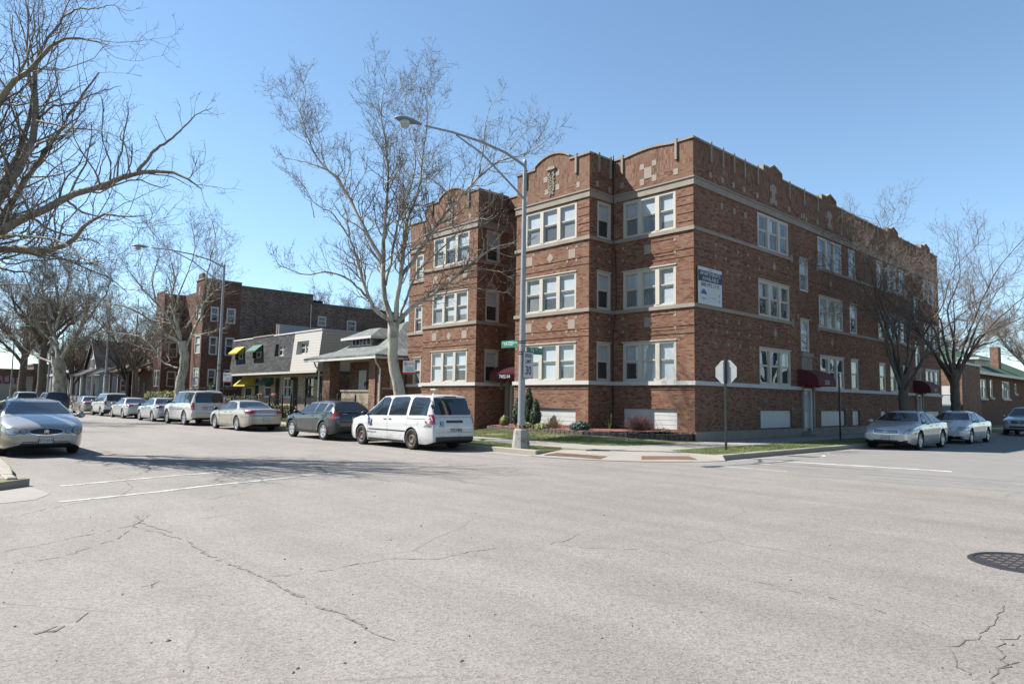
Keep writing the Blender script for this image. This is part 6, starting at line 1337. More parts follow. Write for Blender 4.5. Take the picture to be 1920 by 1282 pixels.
def tree(name, label, group, base, limbs, bark, twig, seed, levels, trunk_n=1, extra_limbs=None, cat='tree', spurs=True, N0=22, bl=0):
    """limbs: list of (points, radii); the first trunk_n make the trunk mesh"""
    g = np.random.default_rng(seed); root = thing(name, (float(base[0]), float(base[1]), .12), label, cat, group); O = np.array([base[0], base[1], .12])
    P0, R0 = zip(*[resample(p, r, N0) for p, r in limbs]); P0 = np.array(P0); R0 = np.array(R0)
    j = g.normal(0, 1, P0.shape) * (R0[..., None] * .1 + .01); j[:, 0] = 0; j[:trunk_n] *= .35; P0 = P0 + j
    V, Q = tubes(P0[:trunk_n] - O, R0[:trunk_n], 12); link('trunk', npmesh('trunk', V, Q, bark, smooth=True), root)
    Vs, Qs, mi = [], [], []; off = 0
    def addt(PL, RD, S_, m):
        nonlocal off
        V, Q = tubes(PL - O, RD, S_); Vs.append(V); Qs.append(Q + off); mi.append(np.full(len(Q), m)); off += len(V)
    if len(P0) > trunk_n: addt(P0[trunk_n:], R0[trunk_n:], 7, 0)
    PL, RD = P0[trunk_n:] if len(P0) > trunk_n else P0, R0[trunk_n:] if len(P0) > trunk_n else R0
    if extra_limbs:
        E_, ER = sprout(g, P0[:trunk_n], R0[:trunk_n], **extra_limbs); E2, R2 = [], []
        for a, b in zip(E_, ER): q, s = resample(a, b, N0); E2.append(q); R2.append(s)
        E2, R2 = np.array(E2), np.array(R2); addt(E2, R2, 7, 0); PL = np.concatenate([PL, E2]) if len(P0) > trunk_n else E2; RD = np.concatenate([RD, R2]) if len(P0) > trunk_n else R2
    prev = (PL, RD)
    for li, kw in enumerate(levels):
        C, R = sprout(g, *prev, **kw); addt(C, R, 4 if li == 0 else 3, 0 if li <= bl else 1)
        if li == 0 and spurs:      # fine spurs straight off the limbs as well
            prev = (C, R)
        else: prev = (C, R)
    link('crown', npmesh('crown', np.concatenate(Vs), np.concatenate(Qs), [bark, twig], np.concatenate(mi), True), root); return root
def trace(pts, dep, rad, d1=None):
    """pixel polyline in the photo -> world points at the given depths (m)"""
    n = len(pts); rad = (rad[0] * .7, rad[1] * .62); dd = np.linspace(dep, d1 if d1 is not None else dep, n); P = [PD(px, py, d) for (px, py), d in zip(pts, dd)]; return P, list(np.linspace(rad[0], rad[1], n))
SYL = [dict(dens=5.4, tf=.6, ratio=.36, Pn=9, ang=(28, 62), curl=.2, up=.13, t0=.15, rmin=.0075, rf=.44, lmax=2.0, lmin=.6), dict(dens=6.4, ratio=.46, Pn=7, ang=(30, 70), curl=.26, up=.1, rmin=.0065, lmax=1.0, lmin=.25), dict(dens=4.6, ratio=.5, Pn=5, ang=(30, 75), curl=.32, up=.08, rmin=.0055, lmax=.42, lmin=.12, maxn=14000)]
# --- corner sycamore, limbs following the photo
c4 = lambda L_: [(480 + x * .4367, 120 + y * .4367) for x, y in L_]
D0 = 27.4; bx = PD(752, 765, D0)
T0 = ([(PD(754, 775, D0)), PD(750, 740, D0), PD(744, 712, D0), PD(738, 688, D0), PD(736, 655, D0), PD(737, 630, D0), PD(739, 602, D0)], [.3, .235, .215, .205, .2, .21, .23])
lim = [T0,
 trace(c4([(590, 1105), (520, 1070), (490, 1020), (470, 960), (445, 880), (420, 800), (400, 740), (392, 660), (370, 600)]), D0, (.13, .03), D0 - 1.5),
 trace(c4([(490, 1015), (430, 950), (370, 905), (290, 892), (210, 910), (140, 880), (90, 860)]), D0 - .2, (.07, .012), D0 - 2.5),
 trace(c4([(585, 1100), (550, 1010), (546, 940), (548, 850), (552, 700), (562, 600), (570, 500), (566, 400), (550, 300), (530, 200), (553, 95)]), D0, (.17, .014), D0 + .6),
 trace(c4([(546, 850), (480, 740), (430, 640), (400, 570), (355, 500), (300, 445), (250, 390), (215, 300), (190, 200), (152, 120)]), D0 + .1, (.12, .012), D0 + 2.4),
 trace(c4([(400, 572), (350, 482), (280, 442), (200, 420), (110, 400)]), D0 + .8, (.06, .012), D0 - .5),
 trace(c4([(190, 200), (215, 120), (180, 10)]), D0 + 2, (.025, .008), D0 + 2.2),
 trace(c4([(250, 660), (230, 560), (170, 480), (100, 450)]), D0 + 1.2, (.03, .01), D0 + 2),
 trace(c4([(400, 745), (330, 640), (250, 600), (190, 520)]), D0 - .8, (.045, .01), D0 - 2.6),
 trace(c4([(600, 1100), (606, 1000), (625, 900), (630, 800), (642, 700), (655, 650), (690, 565), (712, 530), (700, 480), (718, 400), (730, 300), (742, 190), (720, 120)]), D0, (.15, .012), D0 - 1.2),
 trace(c4([(556, 950), (580, 850), (600, 700), (640, 600), (680, 480), (690, 400), (660, 300), (650, 220), (628, 90)]), D0 + .2, (.09, .012), D0 + 2.8),
 trace(c4([(600, 1115), (650, 1060), (720, 1010), (790, 970), (870, 900), (940, 845), (1000, 800), (1050, 778), (1110, 768)]), D0, (.14, .022), D0 - 1.2),
 trace(c4([(620, 1085), (650, 1000), (672, 930), (700, 880), (760, 828), (850, 740), (900, 690), (960, 640)]), D0 + .1, (.09, .015), D0 + 1.2),
 trace(c4([(625, 905), (680, 840), (740, 742), (800, 660), (850, 600), (900, 550), (955, 485), (1010, 438), (1060, 405), (1130, 400), (1190, 375), (1225, 345)]), D0, (.115, .012), D0 - .4),
 trace(c4([(850, 600), (810, 540), (760, 500), (700, 440), (680, 330)]), D0 - .1, (.045, .01), D0 - 1.4),
 trace(c4([(955, 485), (975, 370), (985, 270), (1000, 190), (1055, 125)]), D0 - .2, (.05, .01), D0 - .6),
 trace(c4([(1060, 405), (1120, 330), (1170, 280), (1190, 190)]), D0 - .3, (.03, .008), D0 + .4),
 trace(c4([(880, 560), (940, 540), (1000, 548), (1060, 572)]), D0 - .1, (.04, .012), D0 - .8),
 trace(c4([(740, 742), (800, 700), (860, 690), (930, 660), (1000, 670)]), D0, (.05, .01), D0 - 2.0),
 trace(c4([(870, 900), (960, 880), (1040, 890), (1100, 920)]), D0 - .5, (.045, .012), D0 - 1.8),
 trace(c4([(790, 970), (870, 960), (960, 965), (1100, 985)]), D0 - .3, (.05, .012), D0 - 1.6)]
sy = dict(bark=M['sycamore'], twig=M['sycamore_twig'])
tree('sycamore_tree', 'pale-barked sycamore with a slightly leaning trunk beside the street lamp', 'bare street trees', (bx[0], bx[1]), lim, seed=3, levels=SYL, **sy)
mb = MB()
# --- big sycamore whose trunk stands just out of frame on the left
c3 = lambda L_: [(x * .3743, y * .3743) for x, y in L_]
D1 = 18.3; tb = (-25.5, .9); ts = lambda a: np.array([tb[0] + a[0], tb[1] + a[1], a[2]])
lim = [([ts((0, 0, .1)), ts((.05, .05, 1.5)), ts((0, .1, 3.2)), ts((-.05, .1, 4.4))], [.5, .42, .38, .36])]
J = ts((0, .1, 4.2)); J2 = ts((-.05, .1, 4.4))
def tr1(pts, r, d0=D1, d1=None, join=True):
    P, R = trace(c3(pts), d0, r, d1); return ([J] + P, [r[0] * 1.25] + R) if join else (P, R)
lim += [tr1([(-180, 1230), (0, 1170), (120, 1090), (250, 1030), (400, 970), (560, 908), (690, 858), (780, 850), (880, 862), (960, 905), (1010, 945)], (.19, .02), D1, 17.2),
 tr1([(690, 858), (750, 780), (830, 710), (920, 640), (985, 570), (1065, 540)], (.07, .01), 17.6, 18.6, False),
 tr1([(-150, 1290), (0, 1250), (200, 1245), (320, 1250), (380, 1170), (450, 1110), (520, 1055), (640, 1100), (720, 1080)], (.14, .015), 17.8, 15.6),
 tr1([(-120, 1150), (0, 1010), (60, 910), (110, 800), (165, 700), (182, 600), (185, 480), (165, 370), (185, 260), (250, 190), (310, 90), (370, -40)], (.2, .02), D1, 19.5),
 tr1([(-120, 1060), (0, 945), (60, 860), (105, 730), (135, 640), (170, 520), (160, 420), (120, 300), (150, 100), (120, -60)], (.15, .02), D1 + .5, 20.5),
 tr1([(-160, 800), (-60, 600), (0, 530), (20, 430), (90, 390), (160, 365), (250, 220), (360, 180), (480, 200), (560, 235)], (.17, .012), D1 + .3, 17.2),
 tr1([(180, 605), (270, 622), (350, 642), (480, 652), (600, 685)], (.05, .01), D1 + .3, 16.8, False),
 tr1([(190, 600), (260, 530), (380, 520), (440, 480), (560, 440), (610, 430)], (.05, .01), D1 + .6, 20, False),
 tr1([(110, 810), (180, 730), (240, 700), (300, 680), (370, 650)], (.07, .01), D1, 16.5, False),
 tr1([(310, 90), (400, 40), (500, 45), (560, 20), (630, 70)], (.04, .008), 19.3, 18.5, False),
 tr1([(-100, 1200), (0, 1190), (60, 1175), (200, 1190), (340, 1210), (420, 1300), (520, 1330)], (.07, .012), 17.5, 14.8),
 tr1([(480, 930), (510, 820), (550, 740), (520, 680)], (.03, .008), 17.9, 18.6, False),
 tr1([(650, 870), (640, 760), (600, 690), (640, 600)], (.03, .008), 17.6, 16.8, False),
 tr1([(150, 780), (220, 800), (290, 850), (380, 860)], (.04, .008), D1, 19.5, False),
 tr1([(330, 1000), (400, 1060), (470, 1080), (560, 1110), (650, 1080)], (.05, .008), 17.9, 19.4, False),
 tr1([(-260, 900), (-300, 600), (-320, 300), (-300, 0), (-340, -400)], (.18, .03), D1, 18), tr1([(-350, 900), (-500, 700), (-650, 500), (-800, 380)], (.16, .03), D1, 19)]
lim += [([J2, ts((1.2, 1.5, 6.4)), ts((2.5, 2.4, 8.6)), ts((3.0, 3.4, 11))], [.16, .1, .06, .02]), ([J2, ts((-2, -1.5, 6.5)), ts((-4, -2.5, 8.6)), ts((-5.4, -3, 11))], [.16, .1, .06, .02])]
tree('sycamore_tree', 'large bare tree spreading thick dark limbs into the upper left of the sky', 'bare street trees', tb, lim, seed=8, levels=[dict(SYL[0], dens=3.2, maxn=1200, rmin=.0065, rf=.36, lmax=2.3), dict(SYL[1], dens=3.6, maxn=4800, rmin=.005), dict(SYL[2], dens=3.8, maxn=7500, rmin=.004)], bark=bark_mat('grey_sycamore_bark', (.33, .29, .23), (.22, .185, .145), (.11, .09, .07)), twig=simple('grey_twig_bark', (.15, .12, .095), .9, var=.3, sc=2))
# --- generic bare tree
def auto_limbs(g, base, H, spread, r0, fork, n, lean=(0, 0), vase=.55):
    b = np.array([base[0], base[1], .1]); top = b + np.array([lean[0], lean[1], fork]); L_ = [([b, b * .5 + top * .5 + np.array([g.normal(0, .1), g.normal(0, .1), 0]), top, top + np.array([lean[0] * .5, lean[1] * .5, (H - fork) * .5]), top + np.array([0, 0, (H - fork) * .97])], [r0 * 1.25, r0, r0 * .9, r0 * .45, .03])]
    for i in range(n):
        a = 2 * np.pi * (i + g.uniform(-.25, .25)) / n; z0 = fork * g.uniform(.9, 1.1) + (H - fork) * g.uniform(0, .22); s = spread * g.uniform(.7, 1.1); hh = (H - z0) * g.uniform(.62, .98)
        d = np.array([math.cos(a), math.sin(a), 0]); o = b + np.array([lean[0], lean[1], z0]) * np.array([min(1, z0 / fork), min(1, z0 / fork), 1])
        L_.append(([o, o + d * s * .28 + np.array([0, 0, hh * .3]), o + d * s * .55 + np.array([g.normal(0, .3), g.normal(0, .3), hh * vase]), o + d * s * .82 + np.array([g.normal(0, .3), g.normal(0, .3), hh * .8]), o + d * s + np.array([0, 0, hh])], [r0 * .52, r0 * .4, r0 * .26, r0 * .13, .02]))
    return L_
def auto_tree(label, base, H, spread, r0, fork, n, seed, bark, twig, group='bare street trees', lv=None, name='bare_tree', **k):
    g = np.random.default_rng(seed); return tree(name, label, group, base, auto_limbs(g, base, H, spread, r0, fork, n, **k), bark, twig, seed, lv or [dict(SYL[0], dens=1.1, ratio=.36, maxn=260), dict(SYL[1], dens=2.4, maxn=1500, rmin=.009), dict(SYL[2], dens=3.4, maxn=4200, rmin=.008)], trunk_n=1)
far = lambda r: [dict(SYL[0], dens=4.2, ratio=.42, maxn=800, rmin=r * 1.1, lmax=3.2, rf=.38, tf=.55), dict(SYL[1], dens=5.6, ratio=.46, maxn=6500, rmin=r * .8, lmax=1.5), dict(SYL[2], dens=5.6, maxn=18000 if r < .0135 else 9000, rmin=r * .6, lmax=.8)]
# traced limbs for the second and third sycamores
c1 = lambda L_: [(x * .3743, 420 + y * .3743) for x, y in L_]
D2 = 45.9; b2 = PD(338, 765, D2)
lim = [([PD(337, 775, D2), PD(336, 745, D2), PD(338, 715, D2), PD(345, 690, D2), PD(346, 665, D2), PD(342, 640, D2)], [.36, .32, .3, .28, .28, .3])]
for q in ([(915, 600), (870, 510), (820, 440), (770, 380), (700, 310), (650, 240), (600, 160)], [(915, 600), (880, 480), (850, 380), (880, 280), (860, 200), (840, 100)], [(930, 610), (1000, 480), (1040, 360), (1060, 280), (1090, 180)], [(900, 590), (800, 540), (740, 470), (650, 420), (560, 400), (450, 400)], [(860, 500), (760, 480), (690, 440)], [(930, 620), (960, 560), (1060, 540), (1130, 520)], [(890, 720), (820, 700), (770, 620), (700, 560), (600, 545), (510, 535)], [(930, 520), (1000, 420), (1080, 330), (1150, 300)], [(870, 450), (900, 340), (940, 250), (980, 120), (960, 0)], [(1010, 400), (1040, 250), (1080, 60), (1060, -30)], [(780, 390), (760, 280), (800, 150), (770, 20)]):
    s_ = len(lim); lim.append(trace(c1(q), D2, (.15 if s_ < 5 else .09, .02), D2 + (1.8 if s_ % 2 else -1.8)))
tree('sycamore_tree', 'pale-barked sycamore with a curved trunk rising behind the big white sport utility', 'bare street trees', (b2[0], b2[1]), lim, seed=21, levels=far(.009), **sy)
D3 = 75.5; b3 = PD(112, 770, D3)
lim = [([PD(114, 775, D3), PD(113, 740, D3), PD(111, 700, D3), PD(108, 670, D3)], [.85, .7, .62, .6])]
for q in ([(290, 680), (280, 600), (270, 500), (290, 400), (280, 300), (250, 180)], [(300, 690), (350, 600), (400, 520), (440, 430), (450, 330), (430, 220)], [(330, 640), (420, 570), (500, 530), (560, 480), (600, 440)], [(285, 620), (200, 520), (120, 450), (30, 440), (-80, 400)], [(290, 600), (220, 450), (160, 350), (120, 240), (60, 150)], [(280, 520), (320, 380), (350, 260), (340, 150)], [(275, 700), (200, 670), (140, 640), (60, 560), (0, 560)], [(400, 520), (480, 420), (540, 340), (560, 240)], [(270, 480), (210, 330), (230, 200), (200, 100)]):
    s_ = len(lim); lim.append(trace(c1(q), D3, (.33 if s_ < 3 else .2, .035), D3 + (3 if s_ % 2 else -3)))
tree('sycamore_tree', 'thick-trunked pale sycamore behind the navy minivan at the far end of the row', 'bare street trees', (b3[0], b3[1]), lim, seed=22, levels=far(.014), **sy)
BK, TW = M['bark'], M['twig']
auto_tree('small dark bare tree in front of the brown-roofed bungalow', (-68.2, 17.4), 10.5, 4.2, .15, 3.0, 8, 31, BK, TW, lv=far(.012))
auto_tree('dark ridged tree trunk to the left of the thick pale sycamore', (-104, 16), 15, 6, .5, 6, 7, 32, BK, TW, lv=far(.018)); auto_tree('leftmost of two dark trunks beyond the minivans', (-122, 16.5), 15, 6.5, .5, 6, 7, 33, BK, TW, lv=far(.02))
auto_tree('bare tree on the near side kerb far up the street', (-78, -1), 15, 6.5, .4, 4, 8, 34, BK, TW, lv=far(.015)); auto_tree('bare tree beside the shop with purple letters', (-140, 3), 13, 6, .4, 4, 7, 35, BK, TW, lv=far(.022)); auto_tree('bare tree at the far end in front of the dark brick building', (-150, 26), 14, 7, .4, 4, 7, 36, BK, TW, lv=far(.024))
auto_tree('bare tree overhanging the left edge behind the near silver sedan', (-52, -1.5), 14.5, 6.5, .4, 4, 8, 37, BK, TW, lv=far(.012))
auto_tree('bare tree behind the three storey brick block', (-92, 52), 17, 6, .35, 6, 7, 38, BK, TW, lv=far(.018)); auto_tree('bare tree showing between the bungalow roof and the corner building', (-58, 46), 14, 5, .3, 5, 7, 39, BK, TW, lv=far(.013))
for k_, (x_, y_, h_) in enumerate(((-100, 44, 15), (-118, 46, 16), (-134, 44, 15), (-150, 40, 15), (-112, 20.8, 9), (-84, 21, 8))):
    auto_tree(['bare tree behind the brown-roofed bungalow, right of its ridge', 'bare tree behind the steep charcoal-roofed gable', 'bare tree behind the cream-gabled house', 'bare tree behind the furthest gabled house', 'short bare tree in the yard of the white-gabled house', 'short bare tree in the yard of the brown-roofed bungalow'][k_], (x_, y_), h_, h_ * .42, .28, h_ * .25, 8, 60 + k_, BK, TW, lv=far(.02))
for k_, (x_, y_, h_) in enumerate(((-30, 88, 13), (-20, 118, 14), (-2, 120, 13))):
    auto_tree(['bare tree above the white-doored brick garage', 'bare tree above the chimney of the green-roofed house', 'bare tree at the end of the side street'][k_], (x_, y_), h_, h_ * .42, .28, h_ * .25, 8, 70 + k_, BK, TW, lv=far(.016))
# right-hand kerb: multi-stemmed, vase shaped
def vase_tree(label, base, H, spread, r0, n, seed, fk=2.6):
    g = np.random.default_rng(seed); b = np.array([base[0], base[1], .1]); L_ = [([b, b + [0, 0, fk * .5], b + [0, 0, fk], b + [.05, 0, fk + .5]], [r0 * 1.3, r0, r0 * .98, r0 * .8])]
    for i in range(n):
        a = 2 * np.pi * (i + g.uniform(-.3, .3)) / n; s = spread * g.uniform(.55, 1.1); d = np.array([math.cos(a), math.sin(a), 0]); o = b + np.array([0, 0, fk * g.uniform(.85, 1.15)]) + d * r0 * .4; hh = (H - fk) * g.choice([.5, .72, .85, 1.]) * (1.18 - .35 * s / spread)
        L_.append(([o, o + d * s * .16 + [0, 0, hh * .26], o + d * s * .36 + [g.normal(0, .3), g.normal(0, .3), hh * .52], o + d * s * .68 + [g.normal(0, .4), g.normal(0, .4), hh * .78], o + d * s + [0, 0, hh]], [r0 * .42, r0 * .28, r0 * .16, r0 * .08, .009]))
    return tree('bare_tree', label, 'bare street trees', base, L_, BK, TW, seed, [dict(SYL[0], dens=3.2, ratio=.42, maxn=1100, ang=(28, 70), up=.05, curl=.15, rf=.42, t0=.22, lmax=3.3, tf=.6, rmin=.008), dict(SYL[1], dens=4.6, maxn=9000, rmin=.0055, curl=.2, lmax=1.2), dict(SYL[2], dens=4.4, maxn=20000, rmin=.0042)])
vase_tree('dark multi-stemmed bare tree rising behind the silver sedan on the right', (-11.5, 36.8), 10.6, 4.2, .22, 9, 41); vase_tree('wide bare tree with a dark trunk behind the bright white sedan', (-11.5, 45.4), 11.4, 5.8, .25, 11, 42, 3.2)
vase_tree('bare tree leaning in from the right edge of the view', (1.2, 52), 13.5, 6, .3, 9, 43, 3); auto_tree('bare tree rising over the roof ridge of the green-roofed house', (-26, 98), 13, 6.5, .3, 4, 9, 45, BK, TW, lv=far(.016)); auto_tree('hazy bare tree at the far right horizon', (-12, 104), 12, 6, .3, 3, 9, 46, BK, TW, lv=far(.016))
# ================================================================ shrubs and bedding
def leafy(name, label, base, ells, n, ls, m, seed, cat='shrub', group=None, stem=None):
    g = np.random.default_rng(seed); root = thing(name, (base[0], base[1], base[2]), label, cat, group); Vs = []
    for (cx, cy, cz, rx, ry, rz) in ells:
        k = int(n * rx * ry * rz / sum(e[3] * e[4] * e[5] for e in ells)); d = g.normal(0, 1, (k, 3)); d /= np.linalg.norm(d, axis=1, keepdims=True); rr_ = g.uniform(.35, 1.0, k) ** .45 * (1 + .16 * np.sin(d[:, 0] * 9 + cz * 5) * np.sin(d[:, 2] * 7)); p = np.array([cx, cy, cz]) + d * rr_[:, None] * np.array([rx, ry, rz])
        a = g.normal(0, 1, (k, 3)); a /= np.linalg.norm(a, axis=1, keepdims=True); b = np.cross(a, d); b /= np.linalg.norm(b, axis=1, keepdims=True) + 1e-9; s = ls * g.uniform(.6, 1.4, k)[:, None]
        Vs.append(np.stack([p - a * s, p + b * s * .6, p + a * s, p - b * s * .6], 1).reshape(-1, 3))
    V = np.concatenate(Vs); link('foliage', npmesh('foliage', V, np.arange(len(V)).reshape(-1, 4), m), root)
    if stem:
        mb = MB(); mb.tube([(0, 0, 0), (0, 0, stem)], .03, M['bark'], 6); mb.build('stem', root)
    return root
EV = simple('evergreen_needles', (.06, .095, .035), .7, var=.55, sc=9); YG = simple('yellow_green_leaves', (.3, .33, .1), .7, var=.4, sc=9); BG = simple('blue_green_needles', (.09, .15, .13), .7, var=.3, sc=9); DB = simple('dull_hedge_leaves', (.12, .13, .045), .7, var=.5, sc=5)
leafy('conifer', 'taller dark evergreen column just right of the street lamp', (-21.9, 21.5, .5), [(0, 0, .5, .27, .27, .55), (0, 0, .95, .23, .23, .5), (0.02, 0, 1.35, .13, .13, .42)], 9000, .035, EV, 1, group='evergreen columns by the entrance', stem=1.2); leafy('conifer', 'shorter dark evergreen column by the white basement panel', (-21.35, 21.4, .5), [(0, 0, .42, .24, .24, .48), (.02, 0, .8, .15, .15, .42)], 6000, .035, EV, 2, group='evergreen columns by the entrance', stem=.8)
leafy('conifer', 'ragged evergreen half hidden behind the street lamp post', (-22.7, 21.6, .5), [(0, 0, .5, .25, .25, .5), (0, 0, .9, .14, .14, .4)], 3500, .035, EV, 3, group='evergreen columns by the entrance', stem=.8)
leafy('juniper', 'low blue-green mound near the corner of the front bay', (-18.9, 21.5, .48), [(0, 0, .12, .42, .36, .22)], 3500, .04, BG, 4); leafy('groundcover_plant', 'yellow-green plants at the foot of the evergreens', (-21.3, 21.15, .45), [(-.5, 0, .1, .5, .2, .16), (.5, 0, .08, .5, .18, .14)], 1800, .05, YG, 5); leafy('groundcover_plant', 'small yellow-green clump beside the entrance walk', (-23.6, 21.6, .45), [(0, 0, .2, .2, .2, .28)], 600, .06, YG, 6)
leafy('groundcover_plant', 'small tan clump by the right basement panel', (-15.9, 23.1, .46), [(0, 0, .06, .3, .16, .1)], 500, .04, simple('tan_leaves', (.3, .24, .12), .8, var=.3), 7)
def twig_shrub(label, base, n, h, sp, m, seed):
    g = np.random.default_rng(seed); root = thing('twig_shrub', base, label, 'shrub'); Pn = 7; a = g.uniform(0, 2 * np.pi, n); el = g.uniform(.15, 1.35, n); d = np.stack([np.cos(a) * np.cos(el) * sp, np.sin(a) * np.cos(el) * sp, np.sin(el)], 1); C = np.zeros((n, Pn, 3)); C[:, 0] = g.normal(0, .05, (n, 3)) * [1, 1, 0]
    for k in range(1, Pn): d = d + g.normal(0, .12, (n, 3)); C[:, k] = C[:, k - 1] + d * h / Pn * g.uniform(.7, 1.1, n)[:, None]
    V, Q = tubes(C, np.full((n, Pn), .006) * np.linspace(1, .5, Pn)[None], 3); C2, R2 = sprout(g, C, np.full((n, Pn), .006), 5, .4, 4, rmin=.004); V2, Q2 = tubes(C2, R2, 3)
    link('branches', npmesh('branches', np.concatenate([V, V2]), np.concatenate([Q, Q2 + len(V)]), m), root)
RT = simple('red_twigs', (.2, .085, .07), .85, var=.3, sc=5)
twig_shrub('rounded leafless reddish shrub in front of the right basement panel', (-16.9, 22.9, .46), 420, .72, 1.15, RT, 1); twig_shrub('dry tan and orange leafless shrub beside the evergreens', (-20.3, 21.5, .46), 130, .6, .8, simple('dry_twigs', (.28, .18, .09), .9, var=.3), 2); twig_shrub('thin upright dry weed in the shaded inner corner', (-18.3, 22.7, .46), 14, .75, .15, YG, 3)
# mulch bed with its edging stones
BED = [(-24.2, 21.15), (-20.9, 20.95), (-18.2, 21.05), (-16.6, 21.75), (-15.4, 22.7), (-14.9, 23.5), (-14.9, 23.7), (-18.95, 23.7), (-18.95, 22.11), (-23.52, 22.11), (-23.52, 24.1), (-24.2, 24.1)]
bed = thing('flower_bed', (-19, 22, .14), 'raised bed of red wood mulch with dark edging along the front of the corner building', 'flower bed')
g = np.random.default_rng(4); nx, ny = 190, 70; X, Y = np.meshgrid(np.linspace(-24.2, -14.9, nx), np.linspace(20.9, 24.1, ny)); Z = .44 + .06 * np.clip((Y - 21) / 1.5, 0, 1) + g.uniform(0, .03, X.shape); Vv = np.stack([X - -19, Y - 22, Z - .14], -1).reshape(-1, 3); I = np.arange(nx * ny).reshape(ny, nx); Qd = np.stack([I[:-1, :-1], I[:-1, 1:], I[1:, 1:], I[1:, :-1]], -1).reshape(-1, 4); cc = Vv[Qd].mean(1); Qd = Qd[pip(cc[:, 0] - 19, cc[:, 1] + 22, BED)]
link('mulch', npmesh('mulch', Vv, Qd, M['mulch']), bed); mb = MB(); r = random.Random(9)
for (a, b) in zip(BED[:5], BED[1:6]):
    d = Vector((b[0] - a[0], b[1] - a[1])); L_ = d.length; d.normalize(); nn = Vector((d.y, -d.x)); t = 0
    while t < L_ - .02:
        wd = r.uniform(.17, .26); e = min(L_, t + wd); hh = .45 + r.uniform(-.02, .02); o = r.uniform(-.012, .012); p, q = Vector(a) + d * (t + .006), Vector(a) + d * (e - .006); t = e
        mb.prism([tuple(p + nn * (.09 + o) - Vector((-19, 22))), tuple(q + nn * (.09 + o) - Vector((-19, 22))), tuple(q - nn * .08 - Vector((-19, 22))), tuple(p - nn * .08 - Vector((-19, 22)))], -.06, hh - .14, M['edging'])
mb.build('edging', bed, bevel=.02)
mb = MB(); r = random.Random(2)
for i in range(500):
    x, y = r.uniform(-24, -15), r.uniform(20.2, 22); 
    if pip(np.array([x]), np.array([y]), BED)[0]: continue
    if y < 20.8 and r.random() < .8: continue
    s = r.uniform(.01, .03); mb.add([(x - s, y, .16), (x + s, y + .01, .17), (x, y + s, .165)], [(0, 1, 2)], M['mulch'])
tag(mb.build('mulch_chips'), 'red mulch chips spilled on the lawn by the bed edging', 'mulch', kind='stuff')
# hedges, lawn shrubs and fences along the far walk
def fence(name, label, x0, x1, y, h=1.15, step=.13, group='black iron fences along the walk', zb=.14):
    root = thing(name, (x0, y, zb), label, 'fence', group); n = max(2, int((x1 - x0) / 2.4) + 1)
    for i in range(n + 1):
        x = (x1 - x0) * i / n; mb = MB(); mb.box((x - .04, -.04, 0), (x + .04, .04, h + .12), M['black_iron']); mb.lathe([(.05, h + .12), (.03, h + .2), (0, h + .24)], M['black_iron'], (x, 0, 0), 'z', 8); mb.build('post', root)
    mb = MB(); mb.box((0, -.012, h - .12), (x1 - x0, .012, h - .09), M['black_iron']); mb.box((0, -.012, .15), (x1 - x0, .012, .18), M['black_iron']); x = step
    while x < x1 - x0: mb.box((x - .009, -.009, .05), (x + .009, .009, h), M['black_iron']); x += step
    mb.build('railing_panel', root)
fence('iron_fence', 'black iron fence in front of the bungalow porch', -42.2, -34.2, 20.0, 1.5); fence('iron_fence', 'black iron fence with finials in front of the terrace', -50.5, -42.6, 19.6, 1.45); fence('iron_fence', 'black iron fence before the grey-shingled townhouses', -62, -51, 20.4, 1.2); fence('iron_fence', 'long dark fence below the three storey brick block', -80, -63, 20.2, 1.2); fence('iron_fence', 'distant dark fence before the gabled houses', -124, -82, 19.8, 1.3, .3)
def hedge(label, x0, x1, y, h, d, m, seed, n):
    ee = [((x1 - x0) * (i + .5) / 8, 0, h * .5, (x1 - x0) / 14, d / 2, h * .55) for i in range(8)]; leafy('hedge', label, (x0, y, .14), ee, n, .06, m, seed, 'hedge')
hedge('clipped olive hedge in front of the grey-shingled townhouses', -57.5, -50.5, 21.3, 1.5, .8, DB, 11, 9000); hedge('low clipped hedge in front of the white-sided townhouse', -49.6, -45, 21.6, .9, .8, DB, 12, 6000); hedge('yellow-green hedge below the three storey brick block', -77.5, -68, 21.0, 1.9, .8, YG, 13, 7000); hedge('row of pale bushes by the gabled houses', -120, -96, 20.6, 1.0, 1.0, DB, 14, 4000)
leafy('conifer', 'dark egg-shaped evergreen left of the yellow awnings', (-61.6, 22.0, .14), [(0, 0, 1.0, .6, .6, 1.2), (0, 0, 1.9, .4, .4, .6)], 5000, .06, EV, 15, stem=1.0)
FL_ = [simple('pink_petals', (.4, .16, .16), .7, var=.4, sc=9), simple('peach_petals', (.5, .38, .25), .7, var=.4, sc=9)]
for i, (x, lb) in enumerate(((-50.2, 'pink and red flowers in a planter before the terrace'), (-52.6, 'peach and cream flowers in a window planter of the terrace'))): leafy('flower_planter', lb, (x, 22.4, 1.3), [(0, 0, .45, .45, .2, .14)], 400, .06, FL_[i], 30 + i, 'planter')
leafy('yellow_bush', 'hazy yellow-green bush at the far left beside the dark trunks', (-132, 8.5, 0), [(0, 0, 3, 3.2, 3.2, 3)], 4000, .16, simple('spring_leaves', (.3, .33, .13), .8, var=.4), 16)
